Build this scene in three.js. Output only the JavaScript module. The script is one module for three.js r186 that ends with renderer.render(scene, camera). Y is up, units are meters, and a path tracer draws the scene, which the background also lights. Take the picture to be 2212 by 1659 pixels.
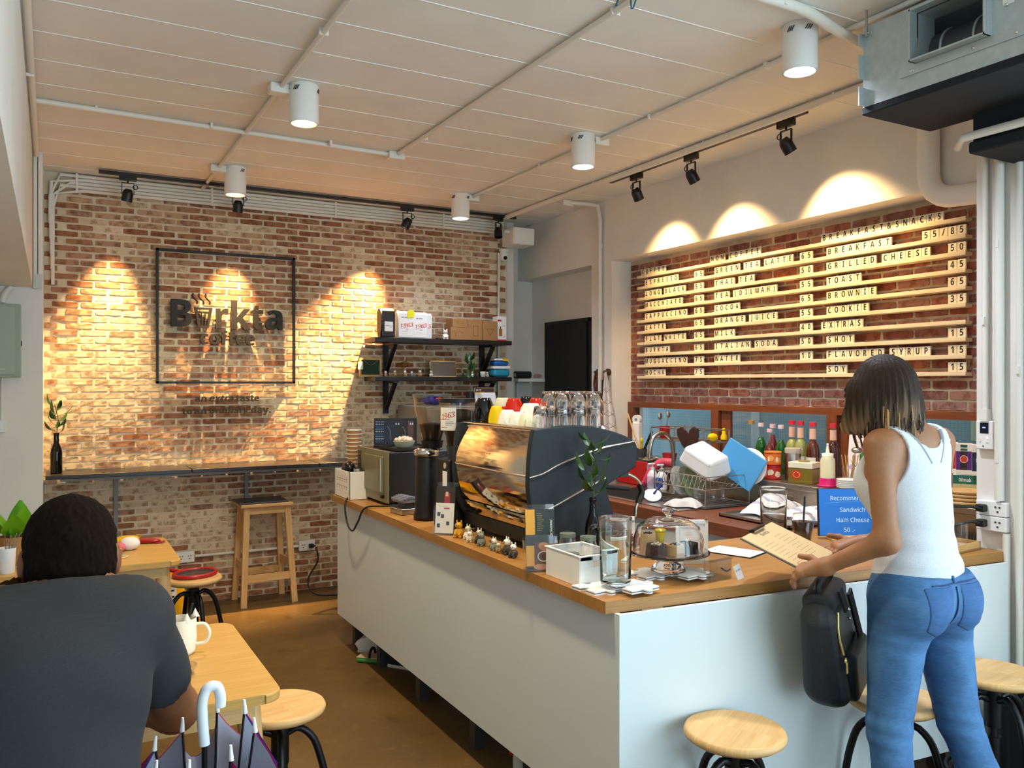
import * as THREE from 'three';
import { FontLoader } from 'three/addons/loaders/FontLoader.js';
import { TextGeometry } from 'three/addons/geometries/TextGeometry.js';
import { RoundedBoxGeometry } from 'three/addons/geometries/RoundedBoxGeometry.js';
import { mergeGeometries, mergeVertices } from 'three/addons/utils/BufferGeometryUtils.js';
import { RectAreaLightUniformsLib } from 'three/addons/lights/RectAreaLightUniformsLib.js';

// ---------- camera, sky, daylight, exposure ----------
RectAreaLightUniformsLib.init();
const scene = new THREE.Scene();
const camera = new THREE.PerspectiveCamera(49.752, 2212 / 1659, 0.05, 60);
camera.position.set(0, 1.55, 0);
camera.lookAt(0.48643, 1.55, -0.87372);
const renderer = new THREE.WebGLRenderer({ antialias: true });
renderer.toneMapping = THREE.LinearToneMapping;
renderer.toneMappingExposure = 1.08;
renderer.shadowMap.enabled = true;
scene.background = new THREE.Color(0.62, 0.80, 1.0);
scene.backgroundIntensity = 1.6;
function daylight(w, h, pos, target, power, color = 0xd2ecf6) {
  const l = new THREE.RectAreaLight(color, power, w, h);
  l.position.set(...pos); l.lookAt(...target); l.name = 'window_daylight'; scene.add(l);
}
daylight(3.1, 2.1, [3.26, 1.3, 0.5], [0, 1.3, 0.5], 4.2);       // the glazed shop front on the right
daylight(2.4, 1.8, [2.0, 1.45, 2.36], [2.0, 1.45, 0], 5.2);     // the window behind the camera

// ---------- helpers ----------
let seed = 7;
const rnd = () => { seed = (seed * 1664525 + 1013904223) >>> 0; return seed / 4294967296; };
const rr = (a, b) => a + (b - a) * rnd();
const taken = {};
const numbered = (n) => { const k = taken[n] = (taken[n] ?? -1) + 1; return k ? `${n}_${String(k).padStart(3, '0')}` : n; };
function tag(o, label, category, group) { o.userData.label = label; o.userData.category = category; if (group) o.userData.group = group; return o; }
function shade(o) { o.castShadow = true; o.receiveShadow = true; return o; }
function thing(name, label, category, pos = [0, 0, 0], turn = 0, group) {
  const o = new THREE.Group(); o.name = numbered(name); o.position.set(...pos); o.rotation.y = turn; scene.add(o);
  return tag(o, label, category, group);
}
const prep = (g) => {
  let q = g.index ? g.toNonIndexed() : g;
  for (const k of Object.keys(q.attributes)) if (!['position', 'normal', 'uv'].includes(k)) q.deleteAttribute(k);
  if (!q.attributes.uv) q.setAttribute('uv', new THREE.BufferAttribute(new Float32Array(q.attributes.position.count * 2), 2));
  return q;
};
const merge = (gs) => gs.length === 1 ? gs[0] : mergeGeometries(gs.map(prep));
function part(parent, name, geo, mat, label) {
  const m = shade(new THREE.Mesh(Array.isArray(geo) ? merge(geo) : geo, mat)); m.name = name; parent.add(m);
  if (label) m.userData.label = label;
  return m;
}
function solo(name, label, category, geo, mat, pos = [0, 0, 0], turn = 0, group) {
  const m = shade(new THREE.Mesh(Array.isArray(geo) ? merge(geo) : geo, mat)); m.name = numbered(name);
  m.position.set(...pos); m.rotation.y = turn; scene.add(m); return tag(m, label, category, group);
}
function struct(name, geo, mat) { const m = shade(new THREE.Mesh(Array.isArray(geo) ? merge(geo) : geo, mat)); m.name = name; m.userData.kind = 'structure'; scene.add(m); return m; }
const mv = (g, x = 0, y = 0, z = 0, rx = 0, ry = 0, rz = 0) => {
  if (rx) g.rotateX(rx); if (rz) g.rotateZ(rz); if (ry) g.rotateY(ry); return g.translate(x, y, z);
};
// uv in metres; along = axis the grain runs on
function metre(g, along = 'x') {
  const q = prep(g), p = q.attributes.position, n = q.attributes.normal, uv = q.attributes.uv, ax = { x: 0, y: 1, z: 2 }[along];
  for (let i = 0; i < p.count; i += 3) {
    const nn = [0, 1, 2].map((k) => Math.abs(n.getComponent(i, k) + n.getComponent(i + 1, k) + n.getComponent(i + 2, k)));
    const d = nn.indexOf(Math.max(...nn)); const o = [0, 1, 2].filter((k) => k !== d);
    const a = o.includes(ax) ? ax : o[0], b = o.find((k) => k !== a);
    for (let j = i; j < i + 3; j++) uv.setXY(j, p.getComponent(j, a), p.getComponent(j, b));
  }
  return q;
}
const box = (w, h, d, x = 0, y = 0, z = 0, rx = 0, ry = 0, rz = 0) => mv(new THREE.BoxGeometry(w, h, d), x, y, z, rx, ry, rz);
const bb = (x0, x1, y0, y1, z0, z1) => box(x1 - x0, y1 - y0, z1 - z0, (x0 + x1) / 2, (y0 + y1) / 2, (z0 + z1) / 2);
const rbox = (w, h, d, r = 0.004, x = 0, y = 0, z = 0, rx = 0, ry = 0, rz = 0, s = 2) => mv(new RoundedBoxGeometry(w, h, d, s, Math.min(r, w / 2.01, h / 2.01, d / 2.01)), x, y, z, rx, ry, rz);
const cyl = (rt, rb, h, x = 0, y = 0, z = 0, s = 20, rx = 0, ry = 0, rz = 0) => mv(new THREE.CylinderGeometry(rt, rb, h, s), x, y, z, rx, ry, rz);
const sph = (r, x = 0, y = 0, z = 0, sx = 1, sy = 1, sz = 1, s = 14) => new THREE.SphereGeometry(r, s, Math.ceil(s * 0.7)).scale(sx, sy, sz).translate(x, y, z);
const torus = (R, r, x, y, z, rx = 0, ry = 0, rz = 0, arc = 6.2832, ts = 8, s = 24) => mv(new THREE.TorusGeometry(R, r, ts, s, arc), x, y, z, rx, ry, rz);
const V = (a) => new THREE.Vector3(...a);
const tube = (pts, r, seg = 24, rs = 8, closed = false) => new THREE.TubeGeometry(new THREE.CatmullRomCurve3(pts.map(V), closed, 'centripetal'), seg, r, rs, closed);
const pipe = (pts, r, rs = 10) => { // straight runs with tight bends
  const path = new THREE.CurvePath(); const P = pts.map(V); let a = P[0];
  for (let i = 1; i < P.length; i++) {
    if (i < P.length - 1) {
      const k = Math.min(r * 4, P[i].distanceTo(P[i - 1]) / 2.1, P[i].distanceTo(P[i + 1]) / 2.1);
      const e = P[i].clone().lerp(P[i - 1], k / P[i].distanceTo(P[i - 1])), f = P[i].clone().lerp(P[i + 1], k / P[i].distanceTo(P[i + 1]));
      path.add(new THREE.LineCurve3(a, e)); path.add(new THREE.QuadraticBezierCurve3(e, P[i], f)); a = f;
    } else path.add(new THREE.LineCurve3(a, P[i]));
  }
  return new THREE.TubeGeometry(path, Math.max(2, (P.length - 1) * 10), r, rs);
};
const rod = (a, b, r, s = 8, r2 = r) => {
  const A = V(a), B = V(b), g = new THREE.CylinderGeometry(r2, r, A.distanceTo(B), s);
  g.applyQuaternion(new THREE.Quaternion().setFromUnitVectors(new THREE.Vector3(0, 1, 0), B.clone().sub(A).normalize()));
  return g.translate((A.x + B.x) / 2, (A.y + B.y) / 2, (A.z + B.z) / 2);
};
const bar = (a, b, w, d, up = [0, 0, 1]) => { // square bar between points
  const A = V(a), B = V(b), y = B.clone().sub(A).normalize(), x = new THREE.Vector3().crossVectors(y, V(up)).normalize(), z = new THREE.Vector3().crossVectors(x, y);
  const g = new THREE.BoxGeometry(w, A.distanceTo(B), d).applyMatrix4(new THREE.Matrix4().makeBasis(x, y, z));
  return g.translate((A.x + B.x) / 2, (A.y + B.y) / 2, (A.z + B.z) / 2);
};
const lathe = (p, s = 24, x = 0, y = 0, z = 0) => new THREE.LatheGeometry(p.map((q) => new THREE.Vector2(Math.max(q[0], 0.0001), q[1])), s).translate(x, y, z);
const shapeOf = (pts) => new THREE.Shape(pts.map((p) => new THREE.Vector2(p[0], p[1])));
const ext = (shape, depth, bevel = 0, cs = 6) => new THREE.ExtrudeGeometry(Array.isArray(shape) ? shapeOf(shape) : shape, { depth, steps: 1, curveSegments: cs, bevelEnabled: bevel > 0, bevelSize: bevel, bevelThickness: bevel, bevelSegments: 2 });
const fonts = {};
for (const f of ['sans_bold', 'sans_regular', 'serif_bold']) fonts[f] = await new FontLoader().loadAsync(`fonts/droid/droid_${f}.typeface.json`);
function text(str, size, depth, font = 'sans_bold', cs = 2) { // lower left at the origin, in the xy plane
  const g = new TextGeometry(str, { font: fonts[font], size, depth, curveSegments: cs, bevelEnabled: false }); return g;
}
function fit(str, w, h, depth, font = 'sans_bold', cs = 3, slant = 0) { // centred in a box w x h
  const g = text(str, 1, 1, font, cs); if (slant) g.applyMatrix4(new THREE.Matrix4().makeShear(0, 0, slant, 0, 0, 0));
  g.computeBoundingBox(); const b = g.boundingBox;
  g.translate(-(b.min.x + b.max.x) / 2, -(b.min.y + b.max.y) / 2, 0);
  return g.scale(w / (b.max.x - b.min.x), h / (b.max.y - b.min.y), depth);
}

// ---------- procedural textures ----------
const hash = (x, y, s) => { let n = Math.imul(x | 0, 374761393) ^ Math.imul(y | 0, 668265263) ^ Math.imul(s | 0, 974634777); n = Math.imul(n ^ (n >>> 13), 1274126177); return ((n ^ (n >>> 16)) >>> 0) / 4294967296; };
function vnoise(x, y, per, s) {
  const xi = Math.floor(x), yi = Math.floor(y), u = x - xi, v = y - yi, a = u * u * (3 - 2 * u), b = v * v * (3 - 2 * v), m = (k) => ((k % per) + per) % per;
  const g = (i, j) => hash(m(xi + i), m(yi + j), s);
  return (g(0, 0) * (1 - a) + g(1, 0) * a) * (1 - b) + (g(0, 1) * (1 - a) + g(1, 1) * a) * b;
}
function fbm(u, v, per, s, oct = 4) { let r = 0, a = 0.5, t = 0; for (let i = 0; i < oct; i++) { r += a * vnoise(u * per, v * per, per, s + i); t += a; a *= 0.55; per *= 2; } return r / t; }
function tex(n, size, fn, srgb = true) { // size in metres of one repeat
  const d = new Uint8Array(n * n * 4);
  for (let y = 0; y < n; y++) for (let x = 0; x < n; x++) { const c = fn(x / n, y / n), o = (y * n + x) * 4; for (let k = 0; k < 3; k++) d[o + k] = Math.max(0, Math.min(255, (c.length ? c[k] : c) * 255)); d[o + 3] = 255; }
  const t = new THREE.DataTexture(d, n, n); t.wrapS = t.wrapT = THREE.RepeatWrapping; t.magFilter = THREE.LinearFilter; t.minFilter = THREE.LinearMipmapLinearFilter;
  if (srgb) t.colorSpace = THREE.SRGBColorSpace; t.repeat.set(1 / (size[0] ?? size), 1 / (size[1] ?? size)); t.needsUpdate = true; return t;
}
const mixc = (a, b, t) => a.map((v, k) => v + (b[k] - v) * Math.max(0, Math.min(1, t)));
const hex = (h) => [(h >> 16 & 255) / 255, (h >> 8 & 255) / 255, (h & 255) / 255];
function woodTex(a, b, c, s, size = [0.8, 0.25]) {
  return tex(256, size, (u, v) => { const g = fbm(u * 0.25 + 0.03 * fbm(u, v, 4, s + 9), v, 16, s, 3), f = vnoise(u * 6, v * 90, 96, s + 3), k = fbm(u, v, 3, s + 5); return mixc(mixc(hex(a), hex(b), g * 1.4 - 0.2), hex(c), f * 0.35 + k * 0.25 - 0.15); });
}
const T = {
  oak: woodTex(0xb88648, 0xa47236, 0x7f5424, 11), pine: woodTex(0xe0bb84, 0xcfa469, 0xb88849, 21), table: woodTex(0xd6ac64, 0xc6974a, 0xb08038, 31), redwood: woodTex(0x85492a, 0x703b20, 0x552c18, 41), rail: woodTex(0xeadfc6, 0xdccba8, 0xcbb58c, 51),
  plaster: tex(256, 1.3, (u, v) => 0.95 + 0.05 * fbm(u, v, 6, 61)), fine: tex(128, 0.12, (u, v) => 0.4 + 0.6 * fbm(u, v, 24, 63, 3), false),
  concrete: tex(512, 1.9, (u, v) => { const a = fbm(u, v, 4, 71, 5), b = fbm(u, v, 18, 75, 4), s = fbm(u, v, 60, 79, 2); let c = mixc(hex(0x7e6439), hex(0x5b4625), a * 1.6 - 0.35); c = mixc(c, hex(0x3d3018), (b - 0.66) * 2.4); return mixc(c, hex(0x97805a), (s - 0.68) * 1.6); }),
  concreteR: tex(256, 1.9, (u, v) => { const a = fbm(u, v, 5, 71, 4); return 0.22 + 0.4 * a; }, false),
  wash: tex(256, 0.34, (u, v) => { const a = fbm(u, v, 10, 81, 4), b = fbm(u, v, 40, 85, 2); return mixc([1, 1, 1], [0.78, 0.71, 0.66], (a - 0.42) * 3 + (b - 0.5) * 1.1); }),
  mortar: tex(256, 0.7, (u, v) => mixc(hex(0xe6d9c0), hex(0xcdbd9f), fbm(u, v, 9, 91, 5) * 1.4 - 0.3)), mortarB: tex(256, 0.5, (u, v) => fbm(u, v, 12, 95, 5), false),
  greymortar: tex(256, 0.6, (u, v) => mixc(hex(0xd8cab0), hex(0xa8987e), fbm(u, v, 7, 97, 5) * 1.7 - 0.45)),
  denim: tex(256, 0.4, (u, v) => mixc(hex(0x4d7cac), hex(0x284d78), fbm(u, v, 5, 101, 3) * 0.9 + 0.25 * vnoise(u * 128, v * 32, 128, 103) - 0.2)),
  cloth: tex(128, 0.05, (u, v) => 0.85 + 0.15 * vnoise(u * 64, v * 64, 64, 111)), galv: tex(256, 0.5, (u, v) => mixc(hex(0xc2cacb), hex(0xb0babc), fbm(u, v, 20, 121, 2) * 1.2 - 0.1)),
  bluetile: tex(256, 0.4, (u, v) => { const g = Math.min((u * 16) % 1, (v * 16) % 1); return mixc(hex(0x9fc4d2), hex(0x86aebf), g < 0.09 ? 1 : 0.15 * fbm(u, v, 16, 131, 2)); }),
  hair: tex(256, [0.25, 0.06], (u, v) => mixc([1, 1, 1], [0.35, 0.33, 0.3], vnoise(u * 6, v * 120, 120, 141) * 0.9 + 0.3 * fbm(u, v, 12, 143, 2))),
  skin: tex(128, 0.1, (u, v) => 0.92 + 0.08 * fbm(u, v, 12, 151, 3)), leather: tex(128, 0.06, (u, v) => fbm(u, v, 24, 161, 3), false),
};
function print(w, h, draw, px = 256) { // flat print on a label or a sheet; w,h in metres
  const c = document.createElement('canvas'); c.width = Math.round(px * Math.min(1, w / h)); c.height = Math.round(px * Math.min(1, h / w)); const x = c.getContext('2d');
  draw(x, c.width, c.height); const t = new THREE.CanvasTexture(c); t.colorSpace = THREE.SRGBColorSpace; return t;
}
const fillRect = (x, c, a, b, w, h) => { x.fillStyle = c; x.fillRect(a, b, w, h); };
const write = (x, s, px, py, size, color, font = 'sans-serif', style = 'bold', align = 'center') => { x.fillStyle = color; x.textAlign = align; x.textBaseline = 'middle'; x.font = `${style} ${size}px ${font}`; x.fillText(s, px, py); };
const scribble = (x, x0, y0, w, rows, gap, color, lw = 1.5) => { x.strokeStyle = color; x.lineWidth = lw; for (let i = 0; i < rows; i++) { let a = x0; while (a < x0 + w * (0.55 + 0.45 * hash(i, rows, 5))) { const l = w * (0.05 + 0.09 * hash(i, Math.round(a), 7)); x.beginPath(); x.moveTo(a, y0 + i * gap); x.lineTo(Math.min(a + l, x0 + w), y0 + i * gap); x.stroke(); a += l + w * 0.03; } } };

// ---------- materials ----------
const std = (color, roughness = 0.6, o = {}) => new THREE.MeshStandardMaterial({ color, roughness, ...o });
const printed = (t, roughness = 0.6) => new THREE.MeshStandardMaterial({ map: t, roughness });
const glassy = (color, o = {}) => new THREE.MeshPhysicalMaterial({ color, roughness: 0.03, transmission: 1, thickness: 0, ior: 1.45, ...o });
const Mt = {
  white: std(0xf0ede7, 0.75, { map: T.plaster }), ceil: std(0xf1efe9, 0.7, { map: T.plaster }), seam: std(0xf4f2ec, 0.4), mortar: std(0xffffff, 0.95, { map: T.mortar, bumpMap: T.mortarB, bumpScale: 0.006 }), greymortar: std(0xffffff, 0.95, { map: T.greymortar, bumpMap: T.mortarB, bumpScale: 0.008 }),
  floor: std(0xdad2c8, 1, { map: T.concrete, roughnessMap: T.concreteR }), oak: std(0xffffff, 0.42, { map: T.oak }), pine: std(0xffffff, 0.5, { map: T.pine }), table: std(0xffffff, 0.42, { map: T.table }), redwood: std(0xffffff, 0.45, { map: T.redwood }), rail: std(0xffffff, 0.6, { map: T.rail }),
  panel: std(0xdbe4e6, 0.35), pvc: std(0xe8e5dc, 0.45), black: std(0x0c0c0d, 0.45), matte: std(0x151516, 0.8), blackmetal: std(0x0f0f10, 0.4, { metalness: 0.3 }), plasticW: std(0xf0f0ee, 0.35), galv: std(0xffffff, 0.42, { map: T.galv, metalness: 0.45 }),
  chrome: std(0xd9d6d0, 0.12, { metalness: 1 }), steel: std(0xb5b2aa, 0.3, { metalness: 1 }), mirror: std(0xd9cfbb, 0.05, { metalness: 1 }), grey: std(0x83868a, 0.5), darkgrey: std(0x3a3c3f, 0.5), bar: std(0x2a2320, 0.3), glass: glassy(0xffffff), solid: new THREE.MeshPhysicalMaterial({ color: 0xffffff, roughness: 0.01, transmission: 1, thickness: 0.004, ior: 1.45 }), tintglass: glassy(0xfaf6ee), brownglass: glassy(0x3a2210), foam: std(0x1b1d22, 0.95),
  porcelain: std(0xf3f1ea, 0.12), creamC: std(0xe8e4c8, 0.12), redC: std(0xc2210c, 0.12), yellowC: std(0xe9c800, 0.15), blackC: std(0x060606, 0.1), leaf: new THREE.MeshPhysicalMaterial({ color: 0x1f4a18, roughness: 0.4, side: THREE.DoubleSide }), brightleaf: new THREE.MeshPhysicalMaterial({ color: 0x5fa50c, roughness: 0.4, side: THREE.DoubleSide }), stem: std(0x3a4a22, 0.7),
  kraft: std(0xa87a4a, 0.8), paper: std(0xf1efea, 0.8), letter: std(0x17120e, 0.6), red: std(0xb3121a, 0.35), blue: std(0x1f63b8, 0.4), teal: std(0x1f93b4, 0.4), pink: std(0xd8126e, 0.4), cable: std(0x0a0a0a, 0.5), cloth: std(0xe9ded6, 0.9, { map: T.cloth, side: THREE.DoubleSide }), napkin: std(0xf0ede6, 0.9, { map: T.cloth }),
};

// ---------- the room ----------
const CEIL = 2.945, ZB = -6.22, CT = 0.89;
struct('floor', metre(bb(-1.7, 4.2, -0.1, 0, -6.7, 2.5)), Mt.floor);
const ceiling = struct('ceiling', bb(-1.7, 4.0, CEIL + 0.006, CEIL + 0.15, -6.7, 2.5), Mt.ceil);
for (let k = 0; k < 27; k++) {
  const z0 = Math.max(-6.22, -6.05 - 0.326 + 0.326 * k), z1 = Math.min(2.4, z0 < -6.2 ? -6.05 : z0 + 0.326);
  part(ceiling, 'ceiling_board', metre(bb(-0.096, 3.69, CEIL, CEIL + 0.008, z0 + 0.003, z1 - 0.003)), Mt.ceil);
  if (k) part(ceiling, 'seam_bead', mv(new THREE.CylinderGeometry(0.0045, 0.0045, 3.78, 6), 1.797, CEIL + 0.0015, z0, 0, 0, Math.PI / 2), Mt.seam);
}
const wallBack = struct('wall_back', metre(bb(-0.3, 3.41, 0, CEIL, ZB - 0.14, ZB)), Mt.mortar);
struct('wall_back_corner', [metre(bb(3.41, 3.995, 0, CEIL, -6.66, -6.52)), metre(bb(3.41, 3.495, 0, CEIL, -6.52, -6.25))], Mt.white);
struct('wall_pillar', metre(bb(-1.7, -0.043, 0, CEIL, ZB, -5.75)), Mt.white);
struct('wall_left', [metre(bb(-1.7, -1.6, 0, 2.13, -5.75, 2.5)), metre(bb(-1.7, -0.096, 2.13, CEIL + 0.006, -5.75, 2.5))], Mt.white);
struct('wall_front', [metre(bb(-1.6, 0.8, 0, CEIL, 2.4, 2.5)), metre(bb(3.2, 3.5, 0, CEIL, 2.4, 2.5)), metre(bb(0.8, 3.2, 0, 0.55, 2.4, 2.5)), metre(bb(0.8, 3.2, 2.4, CEIL, 2.4, 2.5))], Mt.white);
const wallRight = struct('wall_right', [metre(bb(3.69, 3.99, 2.478, CEIL, -6.52, -2.03)), metre(bb(3.69, 3.99, 0, 2.478, -5.349, -5.085)), metre(bb(3.84, 3.99, 0, 2.478, -6.52, -5.349)), metre(bb(3.69, 3.99, 0, 1.0, -5.085, -2.03)),
  metre(bb(3.3, 3.99, 0, CEIL, -2.03, -1.15)), metre(bb(3.3, 3.5, 2.42, CEIL, -1.15, 2.5)), metre(bb(3.3, 3.5, 0, 2.42, 2.15, 2.5)), metre(bb(3.3, 3.5, 0, 0.22, -1.15, 2.15))], Mt.white);
const brickWall = struct('wall_menu', metre(bb(3.872, 3.99, 1.415, 2.478, -5.085, -2.03), 'z'), Mt.greymortar);
// shop front glazing, out of frame
for (const [n, x0, x1, y0, y1, z0, z1, dir] of [['window_2', 3.38, 3.42, 0.22, 2.42, -1.15, 2.15, 'z'], ['window_3', 0.8, 3.2, 0.55, 2.4, 2.43, 2.47, 'x']]) {
  const g = []; const a = dir === 'z' ? [z0, z1] : [x0, x1];
  for (let i = 0; i <= 3; i++) { const c = a[0] + 0.025 + (a[1] - a[0] - 0.05) * i / 3; g.push(dir === 'z' ? bb(x0, x1, y0, y1, c - 0.025, c + 0.025) : bb(c - 0.025, c + 0.025, y0, y1, z0, z1)); }
  g.push(dir === 'z' ? bb(x0, x1, y0, y0 + 0.05, z0, z1) : bb(x0, x1, y0, y0 + 0.05, z0, z1), bb(x0, x1, y1 - 0.05, y1, z0, z1));
  const w = struct(n, g, Mt.darkgrey);
  for (let i = 0; i < 3; i++) { const l = (a[1] - a[0]) / 3; part(w, 'pane', dir === 'z' ? bb(x0 + 0.016, x1 - 0.016, y0 + 0.05, y1 - 0.05, a[0] + l * i + 0.04, a[0] + l * (i + 1) - 0.04) : bb(a[0] + l * i + 0.04, a[0] + l * (i + 1) - 0.04, y0 + 0.05, y1 - 0.05, z0 + 0.016, z1 - 0.016), Mt.glass); }
}
// ---------- bricks ----------
function brickGeo(w, h, d, rough) {
  const g = new THREE.BoxGeometry(w, h, d, 4, 2, 1), p = g.attributes.position, key = {};
  for (let i = 0; i < p.count; i++) {
    const k = [p.getX(i), p.getY(i), p.getZ(i)].map((v) => v.toFixed(4)).join(); const j = key[k] ??= [rr(-1, 1), rr(-1, 1), rr(-1, 1)];
    const f = p.getZ(i) > 0 ? 1 : 0.3, e = Math.abs(p.getX(i)) > w * 0.45 && Math.abs(p.getY(i)) > h * 0.45 ? 1 : 0;
    p.setXYZ(i, p.getX(i) * (1 - 0.025 * e) + j[0] * rough * 1.3, p.getY(i) * (1 - 0.10 * e) + j[1] * rough * 0.8, p.getZ(i) + f * j[2] * rough * 0.7);
  }
  const q = prep(g); q.computeVertexNormals(); return q;
}
const scaleUV = (g, u, v) => { const q = g.clone(), p = q.attributes.position, t = q.attributes.uv; for (let i = 0; i < p.count; i++) t.setXY(i, p.getX(i) + u, p.getY(i) + v); return q; };
const washed = [0xa87a5c, 0xb58d70, 0xc2a080, 0xcfb697, 0xdccaac, 0x9c6a4c, 0xd4bf9f, 0xb08c74].map((c) => std(c, 0.92, { map: T.wash }));
const baked = [0xa9644c, 0x9c5c48, 0xb27058, 0x98685c, 0xac7c6a, 0x8e5546, 0xa98076].map((c) => std(c, 0.92, { map: T.wash }));
{
  const PX = 0.1712, PY = 0.0467, shapes = [], halves = [];
  for (let i = 0; i < 8; i++) shapes.push(scaleUV(brickGeo(0.157, 0.0345, 0.03, 0.0016), i * 0.07, i * 0.05));
  for (let i = 0; i < 3; i++) halves.push(scaleUV(brickGeo(0.075, 0.0345, 0.03, 0.0016), i * 0.07, i * 0.05));
  const rest = washed.map(() => []), cells = [];
  for (let r = 0; r < 61; r++) for (let c = -1; c < 21; c++) {
    const x = -0.09 + c * PX + (r % 2 ? PX / 2 : 0) + rr(-0.004, 0.004), y = 0.022 + r * PY; let xx = x, half = false;
    if (x - 0.08 < -0.05) { if (x + 0.08 < 0.02) continue; half = true; xx = 0.0; }
    if (x + 0.08 > 3.4) { if (x - 0.08 > 3.3) continue; half = true; xx = 3.36; }
    const n = fbm(x / 4, y / 4, 9, 201, 3), m = fbm(x / 4 + 0.3, y / 4, 24, 205, 2) + (rnd() - 0.5) * 0.5;
    const pale = n * 1.3 + (y > 0.95 && y < 1.75 && x < 2.3 ? 0.12 : 0) + (x > 2.2 ? -0.16 : 0) + (m - 0.5) * 0.7;
    const k = pale > 0.86 ? 4 : pale > 0.76 ? (rnd() < 0.5 ? 3 : 6) : pale > 0.64 ? 2 : pale > 0.5 ? (rnd() < 0.5 ? 1 : 7) : (rnd() < 0.5 ? 0 : 5);
    const sunk = pale > 0.74 ? rr(0.001, 0.005) : 0;            // smeared with plaster: they stand less proud
    const seen = x < 2.1 && y > 0.98 && y < 2.8 && !(x > 0.55 && x < 1.65 && y > 1.5 && y < 2.5) && Math.hypot(x, y - 1.55) < 1.62;
    cells.push({ x: xx, y: y + rr(-0.002, 0.002), z: ZB - 0.0105 - sunk * 0.6, k, half, v: Math.floor(rnd() * 8), t: rr(-0.006, 0.006), seen, d: Math.hypot(x, y - 1.55) });
  }
  const own = cells.filter((c) => c.seen).sort((a, b) => a.d - b.d).slice(0, 298); const set = new Set(own);
  for (const c of cells) {
    const g = c.half ? halves[c.v % 3] : shapes[c.v];
    if (set.has(c)) { const m = part(wallBack, 'brick', g, washed[c.k]); m.position.set(c.x, c.y, c.z); m.rotation.z = c.t; } else rest[c.k].push(g.clone().rotateZ(c.t).translate(c.x, c.y, c.z));
  }
  const use = washed.map((_, i) => i).filter((i) => rest[i].length);
  const g = mergeGeometries(use.map((i) => mergeGeometries(rest[i])), true);
  const m = part(wallBack, 'brick_rows', g, use.map((i) => washed[i])); m.userData.kind = 'stuff';
}
{
  const PZ = 0.19, PY = 0.052, shapes = [], halves = [];
  for (let i = 0; i < 6; i++) { shapes.push(scaleUV(brickGeo(0.176, 0.041, 0.03, 0.0014), i * 0.07, i * 0.05).rotateY(-Math.PI / 2)); halves.push(scaleUV(brickGeo(0.085, 0.041, 0.03, 0.0014), i * 0.07, i * 0.05).rotateY(-Math.PI / 2)); }
  for (let r = 0; r < 20; r++) for (let c = 0; c < 16; c++) {
    const y = 1.442 + r * PY; let z = -4.99 + c * PZ + (r % 2 ? PZ / 2 : 0); let half = false;
    if (z > -2.2) continue; if (c === 0 && r % 2) { /* first of an odd row: add the half brick at the reveal */ const h = part(brickWall, 'brick', halves[r % 6], baked[r % 7]); h.position.set(3.882, y, -5.035); }
    const m = part(brickWall, 'brick', (half ? halves : shapes)[Math.floor(rnd() * 6)], baked[Math.floor(fbm(z / 4, y / 4, 30, 211, 2) * 5 + rnd() * 3) % 7]); m.position.set(3.882 + (r > 18 ? 0.004 : 0), y, z + rr(-0.003, 0.003));
  }
}
// ---------- window behind the back counter, alley wall ----------
{
  const w = struct('window_1', [metre(bb(3.84, 3.9, 1.375, 1.415, -5.085, -2.03), 'z'), metre(bb(3.84, 3.9, 1.0, 1.02, -5.085, -2.03), 'z'), ...[-5.05, -4.14, -3.2, -2.26].map((z) => metre(bb(3.84, 3.9, 1.02, 1.375, z - 0.035, z + 0.035), 'y')), ...[-4.065, -3.125].map((z) => metre(bb(3.86, 3.88, 1.02, 1.375, z - 0.03, z + 0.05), 'y'))], Mt.redwood);
  for (const [a, b] of [[-5.015, -4.175], [-4.015, -3.235], [-3.075, -2.295], [-2.225, -2.03]]) part(w, 'pane', bb(3.868, 3.874, 1.02, 1.375, a, b), Mt.tintglass);
  const alley = struct('wall_alley', metre(bb(5.0, 5.1, 0, 3.0, -8.5, -0.5)), std(0xffffff, 0.5, { map: T.bluetile }));
  struct('floor_alley', bb(4.2, 5.1, -0.1, 0, -8.5, -0.5), Mt.grey);
  const tr = struct('trim_1', [bb(4.985, 4.999, 0, 2.4, -4.95, -4.87), bb(4.985, 4.999, 0, 2.4, -5.35, -5.3)], std(0xcfe6ee, 0.5));
  const pl = struct('trim_2', [bb(4.98, 4.999, 1.33, 1.45, -6.6, -6.2), bb(4.98, 4.999, 1.2, 1.36, -3.1, -2.7)], std(0xd6dccb, 0.6));
}
const door = struct('door_1', rbox(0.05, 2.058, 0.64, 0.004, 3.812, 1.03, -5.888), Mt.matte);
part(door, 'door_frame', [bb(3.80, 3.838, 0, 2.09, -6.235, -6.211), bb(3.80, 3.838, 2.062, 2.09, -6.235, -5.54), bb(3.80, 3.838, 0, 2.09, -5.565, -5.54)], Mt.black);
part(door, 'handle', rod([3.778, 1.0, -5.63], [3.778, 1.12, -5.63], 0.008), Mt.darkgrey);

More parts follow.
